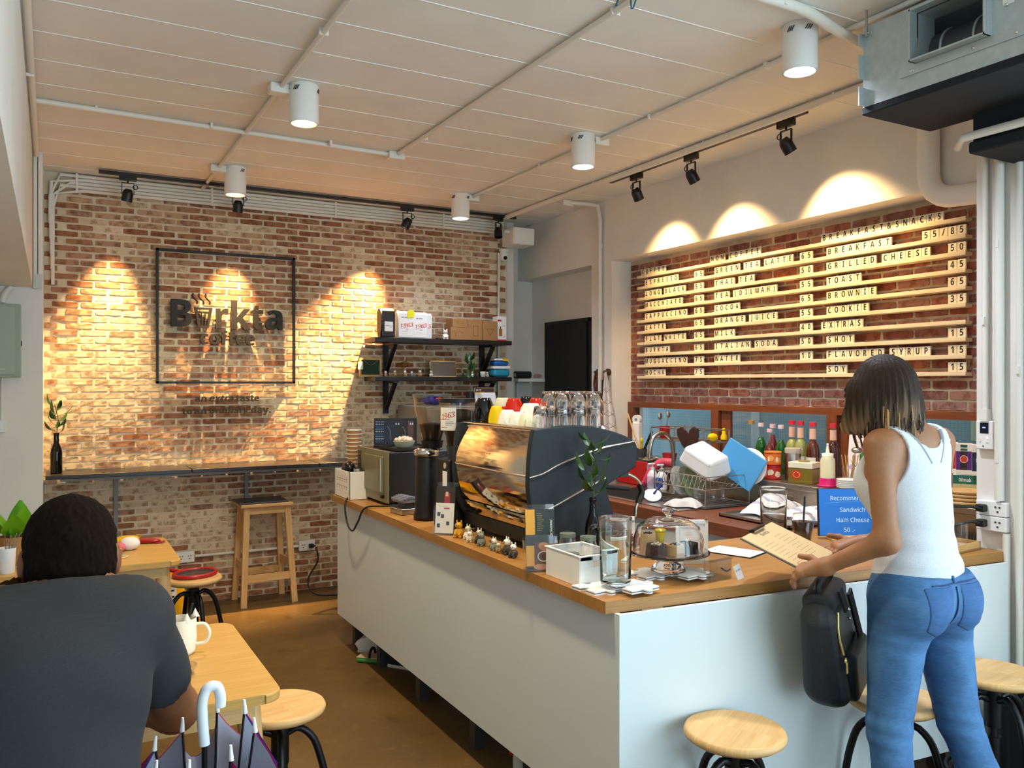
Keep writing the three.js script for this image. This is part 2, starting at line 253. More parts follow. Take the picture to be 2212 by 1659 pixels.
// ---------- lamps ----------
const glow = (c, e) => std(0xffffff, 0.4, { emissive: c, emissiveIntensity: e });
const WARM = 0xffeabf, COOL = 0xeaf2ff, HALO = 0xffcf8a;
function spot(pos, target, color, cd, angle, penumbra, rad = 1) {
  const l = new THREE.SpotLight(color, cd, 0, angle, penumbra, 2); l.position.set(...pos); l.target.position.set(...target); l.shadow.radius = rad; l.castShadow = true; scene.add(l, l.target);
}
const slats = (() => { const g = []; for (const a of [0.35, 2.2, 4.1, 5.6]) for (const k of [-1, 0, 1]) { const t = a + k * 0.13; g.push(box(0.004, 0.022, 0.003, 0, 0, 0.0675, 0, 0, -0.55).rotateY(t).translate(0, -0.026, 0)); } return g; });
const canShape = lathe([[0.0, 0], [0.067, 0], [0.067, -0.178], [0.058, -0.178], [0.054, -0.16]], 36);
function downlight(x, z, warm, label, cd = 9) {
  const t = thing('ceiling_lamp', label, 'ceiling lamp', [x, CEIL - 0.001, z], 0.3 * z, 'cylinder lamps under the ceiling');
  part(t, 'can', canShape, Mt.plasticW); slats().forEach((g) => part(t, 'vent_slot', g, Mt.darkgrey));
  part(t, 'lamp_lens', lathe([[0, -0.176], [0.03, -0.174], [0.055, -0.165]], 28), glow(warm ? 0xffd070 : 0xdce9ff, warm ? 14 : 16));
  spot([x, CEIL - 0.19, z], [x, 0, z], warm ? WARM : COOL, cd, 1.2, 1, 3);
}
downlight(1.035, -3.86, 1, 'white cylinder lamp glowing warm yellow, nearer of the two over the left aisle');
downlight(1.038, -5.53, 1, 'white cylinder lamp glowing warm yellow, close to the brick wall track', 3);
downlight(1.05, -2.19, 1, 'white cylinder lamp cut off by the top edge, only its yellow glow showing');
downlight(2.634, -5.51, 0, 'white cylinder lamp glowing cool white, farthest of the right row', 4);
downlight(2.608, -3.865, 0, 'white cylinder lamp glowing cool white above the coffee machine');
downlight(2.553, -2.276, 0, 'white cylinder lamp glowing cool white beside the hanging duct unit');

const trackMat = std(0x0a0a0a, 0.4);
function track(name, label, a, b) { return solo(name, label, 'lighting track', [bar(a, b, 0.035, 0.02, [0, 1, 0])], trackMat, [0, 0, 0], 0, 'lighting tracks'); }
track('lighting_track', 'black ceiling track along the top of the brick wall', [0.27, 2.925, -5.98], [3.36, 2.925, -5.98]);
track('lighting_track', 'black ceiling track in front of the menu wall', [3.34, 2.933, -4.62], [3.34, 2.933, -2.94]);
function trackHead(x, z, aim, turn, label, on, color, cd, cone, pen) {
  const t = thing('track_spotlight', label, 'spotlight', [x, 2.921, z], turn, 'black track spotlights');
  part(t, 'adapter', rbox(0.105, 0.036, 0.032, 0.003, 0, -0.018, 0), trackMat);
  part(t, 'yoke', [rod([0, -0.036, 0], [0, -0.05, 0], 0.006), box(0.074, 0.005, 0.012, 0, -0.052, 0), box(0.004, 0.075, 0.012, -0.036, -0.088, 0), box(0.004, 0.075, 0.012, 0.036, -0.088, 0), torus(0.014, 0.003, 0.045, -0.075, 0)], trackMat);
  const dir = V(aim).sub(new THREE.Vector3(x, 2.80, z)).normalize(), q = new THREE.Quaternion().setFromUnitVectors(new THREE.Vector3(0, -1, 0), dir).premultiply(new THREE.Quaternion().setFromAxisAngle(new THREE.Vector3(0, 1, 0), -turn));
  const place = (g) => g.applyQuaternion(q).translate(0, -0.121, 0);
  part(t, 'can', place(merge([lathe([[0.012, 0.03], [0.02, 0.03], [0.03, 0.012], [0.034, 0.0], [0.034, -0.052], [0.030, -0.052], [0.030, -0.01]], 24)])), trackMat);
  part(t, 'lamp_lens', place(lathe([[0, -0.034], [0.02, -0.032], [0.0295, -0.028]], 20)), on ? glow(color, 14) : std(0x333333, 0.3));
  if (on) spot([x + dir.x * 0.06, 2.80 + dir.y * 0.06, z + dir.z * 0.06], aim, color, cd, cone, pen, 1);
}
trackHead(0.442, -5.98, [0.22, 1.4, ZB], 0, 'black track spotlight nearest the left corner of the brick wall', true, HALO, 30, 0.42, 1);
trackHead(1.141, -5.98, [1.10, 1.38, ZB], 0, 'black track spotlight just behind the yellow cylinder lamp', true, HALO, 36, 0.42, 1);
trackHead(2.404, -5.98, [1.62, 1.15, ZB], 0, 'black track spotlight glowing orange toward the room', true, HALO, 78, 0.44, 1);
trackHead(3.2, -5.98, [3.05, 1.2, -5.6], 0.5, 'unlit black track spotlight at the corner above the shelves', false, 0, 0, 0, 0);
trackHead(3.34, -4.33, [3.87, 1.95, -4.42], Math.PI / 2, 'black track spotlight farthest along the menu wall track', true, 0xffd08e, 6.5, 0.74, 1);
trackHead(3.34, -3.80, [3.87, 1.95, -3.72], Math.PI / 2, 'black track spotlight in the middle of the menu wall track', true, 0xffd08e, 6.5, 0.76, 1);
trackHead(3.34, -3.07, [3.87, 2.0, -2.92], Math.PI / 2, 'black track spotlight at the near end of the menu wall track', true, 0xffd08e, 7.5, 0.78, 1);

// ---------- conduits ----------
const clip = (x, y, z, ax) => ax === 'x' ? box(0.012, 0.03, 0.038, x, y + 0.004, z) : box(0.038, 0.03, 0.012, x, y + 0.004, z);
function conduit(label, pts, r, clips = [], boxes = []) {
  const t = thing('conduit', label, 'conduit'); part(t, 'pipe', pipe(pts, r), Mt.pvc);
  for (const c of clips) part(t, 'clip', c, Mt.pvc);
  for (const b of boxes) part(t, 'junction_box', [rbox(0.095, 0.045, 0.07, 0.006, ...b), cyl(0.022, 0.022, 0.012, b[0] + 0.05, b[1], b[2], 14, 0, 0, Math.PI / 2)], Mt.pvc);
}
const CY = 2.93;
conduit('white conduit joining the warm ceiling lamps along the left aisle', [[0.935, CY, 2.3], [0.935, CY, -6.19]], 0.011, [-0.9, -2.0, -3.2, -4.7].map((z) => clip(0.935, CY, z, 'z')), [[0.93, 2.922, -3.9], [0.93, 2.922, -5.53]]);
conduit('white conduit running up the middle of the ceiling to a square box', [[1.84, CY, 2.3], [1.82, CY, -4.66]], 0.012, [-0.5, -2.5, -4.3].map((z) => clip(1.83, CY, z, 'z')), [[1.81, 2.922, -4.7]]);
conduit('white conduit crossing the ceiling from the left wall', [[-0.09, 2.928, -4.64], [1.77, 2.928, -4.7]], 0.013, [0.2, 0.75, 1.4].map((x) => clip(x, 2.928, -4.66, 'x')));
conduit('white conduit joining the cool ceiling lamps of the right row', [[2.715, CY, 2.3], [2.715, CY, -5.48]], 0.011, [-2.6, -3.4, -4.5].map((z) => clip(2.715, CY, z, 'z')), [[2.72, 2.922, -3.87], [2.72, 2.922, -5.5]]);
conduit('thick white conduit running along the ceiling beside the menu track', [[3.27, 2.921, 2.3], [3.27, 2.921, -6.17]], 0.02, [-2.7, -3.6, -4.7].map((z) => clip(3.27, 2.92, z, 'z')));
conduit('white conduit dropping down the wall beside the menu recess', [[3.44, 2.925, -5.28], [3.665, 2.925, -5.2], [3.665, 0.9, -5.2]], 0.016, [clip(3.665, 2.6, -5.2, 'z'), clip(3.665, 1.9, -5.2, 'z')], [[3.42, 2.922, -5.3]]);
conduit('thick white pipe bending from the ceiling toward the duct unit', [[1.98, 2.922, -2.13], [2.42, 2.922, -2.13], [2.66, 2.9, -2.17], [2.95, 2.88, -2.2]], 0.02, [clip(2.3, 2.92, -2.13, 'x')]);
{ // bundle along the top of the brick wall
  const t = thing('conduit_bundle', 'bundle of white conduits along the top of the brick wall', 'conduit');
  for (let i = 0; i < 5; i++) part(t, 'pipe', pipe([[3.36, 2.925 - i * 0.0235, -6.19], [-0.005 + i * 0.004, 2.925 - i * 0.0235, -6.19], [-0.005 + i * 0.004, 2.6 - i * 0.1, -6.19]], 0.0115), Mt.pvc);
  for (const x of [0.15, 1.0, 1.9, 2.8]) part(t, 'clip', box(0.015, 0.125, 0.006, x, 2.878, -6.176), Mt.pvc);
  const s = thing('cable_trunking', 'white cable trunking down the left pillar with a grey end box', 'trunking');
  part(s, 'trunk', [rbox(0.02, 0.74, 0.03, 0.003, -0.082, 2.575, -5.735), rbox(0.022, 0.74, 0.03, 0.003, -0.056, 2.575, -5.735)], Mt.pvc);
  part(s, 'end_box', rbox(0.047, 0.09, 0.034, 0.003, -0.07, 2.165, -5.733), std(0xc9cfc9, 0.5));
  conduit('white conduit along the ceiling edge of the left beam', [[-0.075, 2.92, 2.2], [-0.075, 2.92, -5.7]], 0.014, [-1.5, -2.4, -3.1, -4.2].map((z) => box(0.03, 0.012, 0.012, -0.08, 2.905, z)));
}
{ // electrics on the left pillar
  const t = thing('breaker_box', 'grey-green metal breaker box on the left pillar', 'breaker box', [-0.31, 1.59, -5.75]);
  part(t, 'body', rbox(0.31, 0.43, 0.07, 0.006, 0, 0.215, 0.036), std(0x9fae9c, 0.45)); part(t, 'door', rbox(0.28, 0.40, 0.008, 0.003, -0.012, 0.215, 0.075), std(0xa6b5a3, 0.45)); part(t, 'latch', box(0.006, 0.03, 0.012, 0.158, 0.2, 0.05), Mt.darkgrey); part(t, 'emblem', sph(0.018, 0.06, 0.045, 0.08, 1, 0.45, 0.15), std(0xb9c5b4, 0.4));
  conduit('white conduit entering the top of the breaker box', [[-0.2, 2.125, -5.72], [-0.235, 2.09, -5.72], [-0.25, 2.03, -5.72]], 0.018);
  conduit('thin white conduit from the breaker box down to a switch', [[-0.25, 1.588, -5.735], [-0.255, 1.335, -5.735]], 0.008);
  const s = thing('wall_switch', 'small white wall switch below the breaker box', 'switch', [-0.262, 1.3, -5.75]); part(s, 'plate', rbox(0.06, 0.075, 0.02, 0.004, 0, 0, 0.01), Mt.plasticW); part(s, 'rocker', rbox(0.02, 0.035, 0.008, 0.002, 0, 0, 0.022), Mt.plasticW);
}
{ // white cable box, camera in the far corner
  const t = thing('junction_cabinet', 'white square cable box under the ceiling in the far corner', 'cable box', [3.39, 2.70, -6.02]);
  part(t, 'body', rbox(0.2, 0.14, 0.2, 0.008, 0.02, 0.07, 0), Mt.plasticW); part(t, 'lid', rbox(0.19, 0.13, 0.008, 0.003, 0.02, 0.07, 0.103), Mt.plasticW); part(t, 'gland', cyl(0.018, 0.018, 0.05, -0.1, 0.11, 0.02, 12, 0, 0, Math.PI / 2), Mt.pvc);
  const c = thing('security_camera', 'white dome security camera below the cable box', 'camera', [3.36, 2.69, -6.17]);
  part(c, 'mount', cyl(0.045, 0.045, 0.02, 0, -0.01, 0, 24), Mt.plasticW); part(c, 'housing', lathe([[0, -0.1], [0.03, -0.095], [0.042, -0.06], [0.038, -0.02], [0.03, -0.02]], 24), Mt.plasticW); part(c, 'lens', sph(0.017, -0.008, -0.075, 0.034), Mt.blackC);
  conduit('thin white conduit down the right end of the brick wall', [[3.32, 2.66, -6.195], [3.32, 1.2, -6.195]], 0.011, [clip(3.32, 2.1, -6.19, 'z')]);
}
// ---------- duct unit at the top right ----------
{
  const t = thing('duct_unit', 'galvanised ducted air unit hanging below the ceiling with square outlet', 'air unit', [2.665, 2.56, -2.07]);
  const g = [bb(0, 0.006, 0.02, 0.32, 0, 0.215), bb(0, 0.006, 0.02, 0.125, 0.215, 1.7), bb(0, 0.006, 0.295, 0.32, 0.215, 1.7), bb(0, 0.006, 0.125, 0.295, 0.475, 1.7), bb(0, 0.4, 0.32, 0.326, 0, 1.7), bb(0, 0.4, 0.02, 0.326, -0.006, 0), bb(0.394, 0.4, 0.02, 0.32, 0, 1.7)];
  part(t, 'casing', g.map((q) => metre(q, 'z')), Mt.galv);
  part(t, 'insulated_base', metre(rbox(0.41, 0.03, 1.72, 0.006, 0.2, 0.012, 0.85)), Mt.foam);
  part(t, 'outlet_collar', [bb(-0.04, 0.1, 0.119, 0.125, 0.21, 0.48), bb(-0.04, 0.1, 0.295, 0.301, 0.21, 0.48), bb(-0.04, 0.1, 0.119, 0.301, 0.209, 0.215), bb(-0.04, 0.1, 0.119, 0.301, 0.475, 0.481)], Mt.galv);
  part(t, 'outlet_flange', [bb(-0.005, 0.0, 0.085, 0.118, 0.15, 0.6), bb(-0.005, 0.0, 0.118, 0.315, 0.15, 0.208)], Mt.galv);
  part(t, 'blower_wheel', cyl(0.085, 0.085, 0.3, 0.15, 0.17, 0.35, 28, Math.PI / 2), Mt.darkgrey); part(t, 'blower_rim', [torus(0.086, 0.005, 0.15, 0.17, 0.26), torus(0.086, 0.005, 0.15, 0.17, 0.38)], Mt.galv);
  part(t, 'bracket', [bb(-0.03, 0, 0.03, 0.1, -0.004, 0.0), bb(-0.03, 0, 0.13, 0.22, -0.004, 0.0), bb(-0.03, 0, 0.25, 0.3, -0.004, 0.0)], Mt.galv);
  for (const z of [0.02, 0.8, 1.5]) part(t, 'hanger_rod', rod([-0.015, 0.28, z], [-0.015, 0.38, z], 0.005), Mt.steel);
  for (const [y, z] of [[0.1, 0.2], [0.1, 0.42], [0.3, 0.015], [0.1, 0.56], [0.2, 0.53]]) part(t, 'screw', sph(0.006, -0.002, y, z), Mt.chrome);
  part(t, 'rating_plate', box(0.002, 0.02, 0.035, -0.001, 0.21, 0.535), Mt.paper);
  const d = thing('drip_tray', 'black foam-covered drip tray hanging beneath the duct unit', 'drip tray', [3.0, 2.41, -1.88]);
  part(d, 'tray', rbox(0.29, 0.045, 1.5, 0.01, 0.146, 0.023, 0.75), Mt.foam); part(d, 'side', bb(0.015, 0.28, 0.045, 0.148, 0.012, 1.5), Mt.foam);
  conduit('white drain pipe running along the black drip tray', [[2.98, 2.47, 0.2], [2.98, 2.47, -1.93], [3.05, 2.46, -1.95]], 0.016, [box(0.05, 0.012, 0.02, 2.985, 2.485, -1.5), box(0.05, 0.012, 0.02, 2.985, 2.485, -0.9)]);
  const p = thing('drain_pipe', 'thick white drain pipe turning into the menu recess', 'pipe');
  part(p, 'pipe', pipe([[3.635, 2.9, -2.47], [3.635, 2.425, -2.47], [3.635, 2.405, -2.2]], 0.05, 16), Mt.plasticW); part(p, 'end_ring', torus(0.05, 0.008, 3.635, 2.405, -2.2), Mt.plasticW);
  const w = thing('loose_wires', 'two loose blue wires hanging from the ceiling conduit', 'wires');
  part(w, 'wire', tube([[1.72, 2.945, -2.3], [1.725, 2.9, -2.33], [1.73, 2.875, -2.36]], 0.003), std(0x1f5a70, 0.5)); part(w, 'wire', tube([[1.78, 2.945, -2.3], [1.775, 2.9, -2.33], [1.79, 2.87, -2.345], [1.795, 2.9, -2.33], [1.785, 2.945, -2.31]], 0.003), std(0x1f5a70, 0.5));
}
// ---------- electrics on the near right pier ----------
function outlet(label, pos, turn, plug, w = 0.12, h = 0.058) {
  const t = thing('wall_outlet', label, 'outlet', pos, turn); part(t, 'plate', rbox(w, h, 0.03, 0.004, 0, 0, 0.015), Mt.plasticW);
  const hole = (x) => part(t, 'socket_face', [cyl(0.004, 0.004, 0.003, x - 0.008, 0.008, 0.031, 8, Math.PI / 2), cyl(0.004, 0.004, 0.003, x + 0.008, 0.008, 0.031, 8, Math.PI / 2), cyl(0.004, 0.004, 0.003, x, -0.01, 0.031, 8, Math.PI / 2)], Mt.darkgrey);
  hole(0.028); hole(-0.028);
  if (plug) part(t, 'plug', [rbox(0.036, 0.03, 0.03, 0.006, plug * 0.028, 0, 0.045), rod([plug * 0.028, 0, 0.055], [plug * 0.05, 0.004, 0.075], 0.008, 8, 0.005)], Mt.cable);
}
outlet('white double outlet on the right pier, upper of the two', [3.3, 1.054, -1.955], -Math.PI / 2, -1);
outlet('white double outlet on the right pier, lower of the two', [3.3, 0.994, -1.955], -Math.PI / 2, -1);
solo('power_cable', 'black cable looping from the outlets behind the counter', 'cable', [tube([[3.225, 1.058, -2.005], [3.16, 1.055, -2.06], [3.1, 1.02, -2.1], [3.13, 0.97, -2.09], [3.22, 0.998, -2.005]], 0.006, 40), tube([[3.13, 0.97, -2.09], [3.1, 0.93, -2.13], [3.05, 0.9, -2.16]], 0.006, 12)], Mt.cable);
{
  const t = thing('thermostat', 'white wall thermostat with a small dark screen', 'thermostat', [3.3, 1.345, -1.985], -Math.PI / 2);
  part(t, 'body', rbox(0.07, 0.115, 0.022, 0.005, 0, 0, 0.011), Mt.plasticW); const sc = part(t, 'screen', box(0.034, 0.042, 0.002, 0, 0.028, 0.023), std(0x1c2230, 0.2)); part(sc, 'display_mark', box(0.012, 0.004, 0.002, 0, 0.03, 0.0245), glow(0x3355ff, 1.2)); part(t, 'indicator_light', sph(0.003, 0.012, -0.012, 0.023), glow(0xffb060, 2)); part(t, 'button', [box(0.008, 0.014, 0.003, -0.018, -0.02, 0.023), box(0.01, 0.006, 0.003, 0.012, -0.028, 0.023)], Mt.pvc);
  part(t, 'brand_dot', sph(0.003, -0.005, -0.045, 0.022), Mt.letter);
  conduit('white conduit coming down the pier into the thermostat', [[3.284, 2.9, -1.985], [3.284, 1.44, -1.985], [3.284, 1.41, -1.985]], 0.012, [clip(3.284, 1.8, -1.985, 'z'), box(0.03, 0.05, 0.03, 3.284, 1.425, -1.985)]);
  conduit('thick white conduit on the pier running down to the outlets', [[3.279, 2.9, -1.925], [3.279, 1.09, -1.925]], 0.018, [clip(3.279, 2.1, -1.925, 'z'), clip(3.279, 1.25, -1.925, 'z')]);
  conduit('white conduit from the outlets down beside the counter end', [[3.285, 0.962, -1.9], [3.285, 0.02, -1.9]], 0.014, [clip(3.285, 0.7, -1.9, 'z'), clip(3.285, 0.45, -1.9, 'z')]);
  conduit('white conduit running the full height of the pier beside the door', [[3.285, 2.9, -1.85], [3.285, 0.02, -1.85]], 0.013, [clip(3.285, 1.6, -1.85, 'z')]);
  struct('trim_3', metre(bb(3.275, 3.3, 0, CEIL, -1.78, -1.70), 'y'), Mt.white);
}

// ---------- sign on the brick wall ----------
{
  const t = thing('wall_sign', 'black metal square frame with raised cafe name lettering on brick wall', 'sign', [0, 0, ZB]);
  const x0 = 0.633, x1 = 1.589, y0 = 1.552, y1 = 2.488, zc = 0.045, w = 0.016;
  part(t, 'frame', [bb(x0, x1, y1 - w, y1, 0.022, 0.052), bb(x0, x1, y0, y0 + w, 0.022, 0.052), bb(x0, x0 + w, y0, y1, 0.022, 0.052), bb(x1 - w, x1, y0, y1, 0.022, 0.052)], Mt.blackmetal);
  const put = (s, [a, b, c, d], dep = 0.028, slant = 0) => fit(s, b - a, d - c, dep, 'sans_bold', 4, slant).translate((a + b) / 2, (c + d) / 2, 0.03);
  for (const [s, r] of [['B', [0.727, 0.864, 1.951, 2.141]], ['r', [1.026, 1.109, 1.945, 2.09]], ['k', [1.131, 1.266, 1.942, 2.15]], ['t', [1.266, 1.356, 1.944, 2.119]], ['a', [1.371, 1.494, 1.946, 2.092]]]) part(t, 'letter', put(s, r), Mt.letter);
  // the glass that stands for the letter u
  const cup = new THREE.Shape([[0.879, 2.09], [0.905, 1.946], [0.976, 1.946], [1.002, 2.09]].map((p) => new THREE.Vector2(...p)));
  const hole = (pts) => cup.holes.push(new THREE.Path(pts.map((p) => new THREE.Vector2(...p))));
  hole([[0.9, 2.076], [0.981, 2.076], [0.978, 2.062], [0.903, 2.062]]); hole([[0.907, 2.045], [0.925, 2.05], [0.928, 1.962], [0.917, 1.962]]); hole([[0.932, 2.05], [0.95, 2.05], [0.95, 1.962], [0.932, 1.962]]); hole([[0.957, 2.05], [0.974, 2.045], [0.964, 1.962], [0.955, 1.962]]);
  part(t, 'cup_emblem', ext(cup, 0.028).translate(0, 0, 0.03), Mt.letter);
  for (const [a, b] of [[0.867, 0.905], [0.908, 0.947], [0.953, 0.99]]) part(t, 'steam_line', tube([[a + 0.006, 2.187, 0.044], [a + 0.003, 2.168, 0.044], [(a + b) / 2, 2.148, 0.044], [b - 0.004, 2.132, 0.044], [b - 0.006, 2.112, 0.044]], 0.0065, 16), Mt.letter);
  const cw = [['c', 0.92, 0.975], ['o', 0.981, 1.05], ['f', 1.056, 1.105], ['f', 1.108, 1.158], ['e', 1.163, 1.226], ['e', 1.231, 1.294]];
  for (const [s, a, b] of cw) part(t, 'letter', put(s, [a, b, 1.83, s === 'f' ? 1.93 : 1.905]), Mt.letter);
  const g = thing('tagline_lettering', 'two lines of small raised black words below the sign frame', 'lettering', [0, 0, ZB]);
  for (const [s, r, sl] of [['an', [0.888, 0.964, 1.426, 1.46], 0], ['extra', [0.983, 1.149, 1.425, 1.469], 0.25], ['taste', [1.166, 1.329, 1.424, 1.469], 0], ['to', [0.802, 0.867, 1.337, 1.38], 0], ['an', [0.882, 0.964, 1.337, 1.372], 0], ['ordinary', [0.986, 1.257, 1.325, 1.389], 0.25], ['day.', [1.272, 1.413, 1.323, 1.389], 0]]) part(g, 'word', put(s, r, 0.014, sl), Mt.letter);
}
// ---------- wall bar ----------
{
  const t = thing('wall_bar', 'long dark bar shelf along the brick wall on silver brackets', 'bar shelf', [0, 0, 0]);
  for (const [a, b] of [[-0.03, 0.822], [0.828, 1.686], [1.692, 2.2]]) part(t, 'slab', rbox(b - a, 0.026, 0.325, 0.003, (a + b) / 2, 0.967, -6.047), Mt.bar);
  for (const x of [0.384, 1.241, 2.05]) part(t, 'bracket', [bb(x - 0.013, x + 0.013, 0.45, 0.954, -6.205, -6.19), bb(x - 0.013, x + 0.013, 0.942, 0.954, -6.2, -5.93)], Mt.grey);
  part(t, 'edge_rail', bb(0.05, 2.15, 0.935, 0.953, -5.93, -5.915), Mt.grey);
  conduit('thin white conduit low on the brick wall between two outlets', [[0.89, 0.335, -6.198], [1.62, 0.335, -6.198]], 0.01);
  outlet('white double outlet low on the brick wall by the far table', [0.824, 0.335, -6.213], 0, 0, 0.12, 0.075);
  outlet('white double outlet low on the brick wall with a black plug', [1.681, 0.335, -6.213], 0, 1, 0.12, 0.075);
  solo('floor_cable', 'black cable trailing from the low outlet across the floor', 'cable', [tube([[1.735, 0.33, -6.13], [1.74, 0.24, -6.1], [1.66, 0.1, -6.08], [1.68, 0.02, -6.0], [1.85, 0.008, -5.92], [2.0, 0.008, -5.95], [2.12, 0.02, -6.0]], 0.006, 48)], Mt.cable);
}
// leaves on stems: a small plant in a bottle
const leafGeo = (l, w, bend = 0.3) => {
  const g = new THREE.PlaneGeometry(w, l, 4, 6), p = g.attributes.position;
  for (let i = 0; i < p.count; i++) { const v = Math.min(1, Math.max(0, p.getY(i) / l + 0.5)), s = Math.pow(Math.sin(Math.PI * Math.min(1, 0.06 + 0.92 * Math.pow(v, 0.8))), 0.8), u = p.getX(i) / w; p.setXYZ(i, u * w * s, v * l, -bend * l * v * v + Math.abs(u) * w * 0.25 * s); }
  g.computeVertexNormals(); return g;
};
function sprig(parent, height, n, leafL, mat, base = [0, 0, 0], spread = 1, name = 'leaf') {
  const stems = [tube([base, [base[0] + 0.01, base[1] + height * 0.5, base[2]], [base[0] - 0.01, base[1] + height, base[2] + 0.01]], 0.0025, 12, 6)];
  const one = leafGeo(leafL, leafL * 0.46, 0.35);
  for (let i = 0; i < n; i++) {
    const h = base[1] + height * (0.12 + 0.9 * i / n), a = i * 2.4 + rr(-0.3, 0.3), tilt = rr(0.5, 1.25) * spread, s = rr(0.75, 1.15), rad = rr(0.01, 0.035) * spread;
    const m = part(parent, name, one, mat); m.position.set(base[0] + Math.cos(a) * rad, h, base[2] + Math.sin(a) * rad); m.rotation.set(0, -a + Math.PI / 2, 0); m.rotateX(tilt); m.scale.setScalar(s);
    stems.push(rod([base[0], h - 0.012, base[2]], [base[0] + Math.cos(a) * rad, h, base[2] + Math.sin(a) * rad], 0.0016, 5));
  }
  part(parent, 'stem', stems, Mt.stem);
}
const beerBottle = (s = 1) => lathe([[0, 0], [0.03, 0.001], [0.032, 0.006], [0.032, 0.12], [0.028, 0.145], [0.015, 0.18], [0.0135, 0.225], [0.016, 0.228], [0.016, 0.238], [0.013, 0.24]].map((q) => [q[0] * s, q[1] * s]), 24);
{
  const t = thing('bottle_plant', 'leafy green sprig in a brown bottle on the wall bar by the pillar', 'plant', [0.03, 0.98, -6.02]);
  part(t, 'bottle', beerBottle(1.08), Mt.brownglass); part(t, 'bottle_water', cyl(0.031, 0.031, 0.1, 0, 0.056, 0, 18), std(0x1c0f06, 0.2)); sprig(t, 0.2, 13, 0.075, Mt.leaf, [0, 0.24, 0]);
}
// ---------- wooden bar stool ----------
{
  const t = thing('bar_stool', 'tall light wood bar stool with dark seat under the wall bar', 'stool', [1.328, 0, -6.02]);
  const L = [[-0.165, 0.115], [0.19, 0.105], [-0.175, -0.16], [0.165, -0.17]], top = [[-0.135, 0.075], [0.145, 0.07], [-0.135, -0.13], [0.135, -0.135]];
  L.forEach((p, i) => part(t, 'leg', metre(bar([p[0], 0, p[1]], [top[i][0], 0.69, top[i][1]], 0.04, 0.032), 'y'), Mt.pine));
  const mid = (i, k) => [L[i][0] + (top[i][0] - L[i][0]) * k, 0.69 * k, L[i][1] + (top[i][1] - L[i][1]) * k];
  for (const [a, b, k] of [[0, 1, 0.28], [2, 3, 0.28], [0, 2, 0.4], [1, 3, 0.4]]) part(t, 'stretcher', metre(bar(mid(a, k), mid(b, k), 0.05, 0.02, [0, 1, 0].map((v, q) => q === 1 ? 0 : (a + b) % 2 ? (q === 2 ? 1 : 0) : (q === 0 ? 1 : 0)))), Mt.pine);
  for (const [a, b] of [[0, 1], [2, 3], [0, 2], [1, 3]]) part(t, 'apron', metre(bar(mid(a, 0.96), mid(b, 0.96), 0.05, 0.018, (a + b) % 2 ? [0, 0, 1] : [1, 0, 0])), Mt.pine);
  part(t, 'seat_frame', metre(rbox(0.36, 0.022, 0.29, 0.004, 0.0, 0.7, -0.03)), Mt.pine); part(t, 'seat', rbox(0.34, 0.012, 0.275, 0.004, -0.02, 0.717, -0.035), Mt.darkgrey);
}
// ---------- shelves on the right of the brick wall ----------
const SH1 = 1.903, SH2 = 1.607;
function wallShelf(label, y, drop) {
  const t = thing('wall_shelf', label, 'shelf', [0, 0, 0], 0, 'black bracket shelves');
  part(t, 'board', rbox(1.18, 0.034, 0.25, 0.003, 2.725, y - 0.017, -6.08), Mt.black);
  for (const x of [2.31, 3.16]) { part(t, 'bracket', [bb(x - 0.02, x + 0.02, y - drop, y - 0.034, -6.208, -6.185), bb(x - 0.02, x + 0.02, y - 0.05, y - 0.034, -6.2, -5.97), bar([x, y - drop * 0.86, -6.19], [x, y - 0.05, -5.995], 0.024, 0.03, [1, 0, 0])], Mt.black); }
}
wallShelf('upper black wall shelf holding coffee bags and kraft boxes', SH1, 0.295);
wallShelf('lower black wall shelf holding figurines and a chalkboard', SH2, 0.29);
// coffee bags
const bagPrint = print(0.11, 0.2, (x, w, h) => { fillRect(x, '#efe9e6', 0, 0, w, h); write(x, 'W alto', w * 0.42, h * 0.17, h * 0.085, '#23211f', 'sans-serif'); x.save(); x.translate(w / 2, h * 0.5); x.rotate(-0.16); write(x, '1963', 0, 0, h * 0.22, '#c2402a', 'serif', 'italic bold'); x.strokeStyle = '#c2402a'; x.lineWidth = 3; x.beginPath(); x.moveTo(-w * 0.4, h * 0.13); x.quadraticCurveTo(0, h * 0.06, w * 0.4, h * 0.08); x.stroke(); x.restore(); scribble(x, w * 0.45, h * 0.66, w * 0.3, 2, h * 0.035, '#444', 3); scribble(x, w * 0.22, h * 0.77, w * 0.4, 1, 4, '#b3402a', 2); });
const bagBlack = print(0.11, 0.2, (x, w, h) => { fillRect(x, '#222326', 0, 0, w, h); fillRect(x, '#e9e6df', w * 0.2, h * 0.42, w * 0.66, h * 0.38); fillRect(x, '#222326', w * 0.25, h * 0.58, w * 0.56, 3); scribble(x, w * 0.3, h * 0.48, w * 0.4, 2, h * 0.04, '#777', 2); });
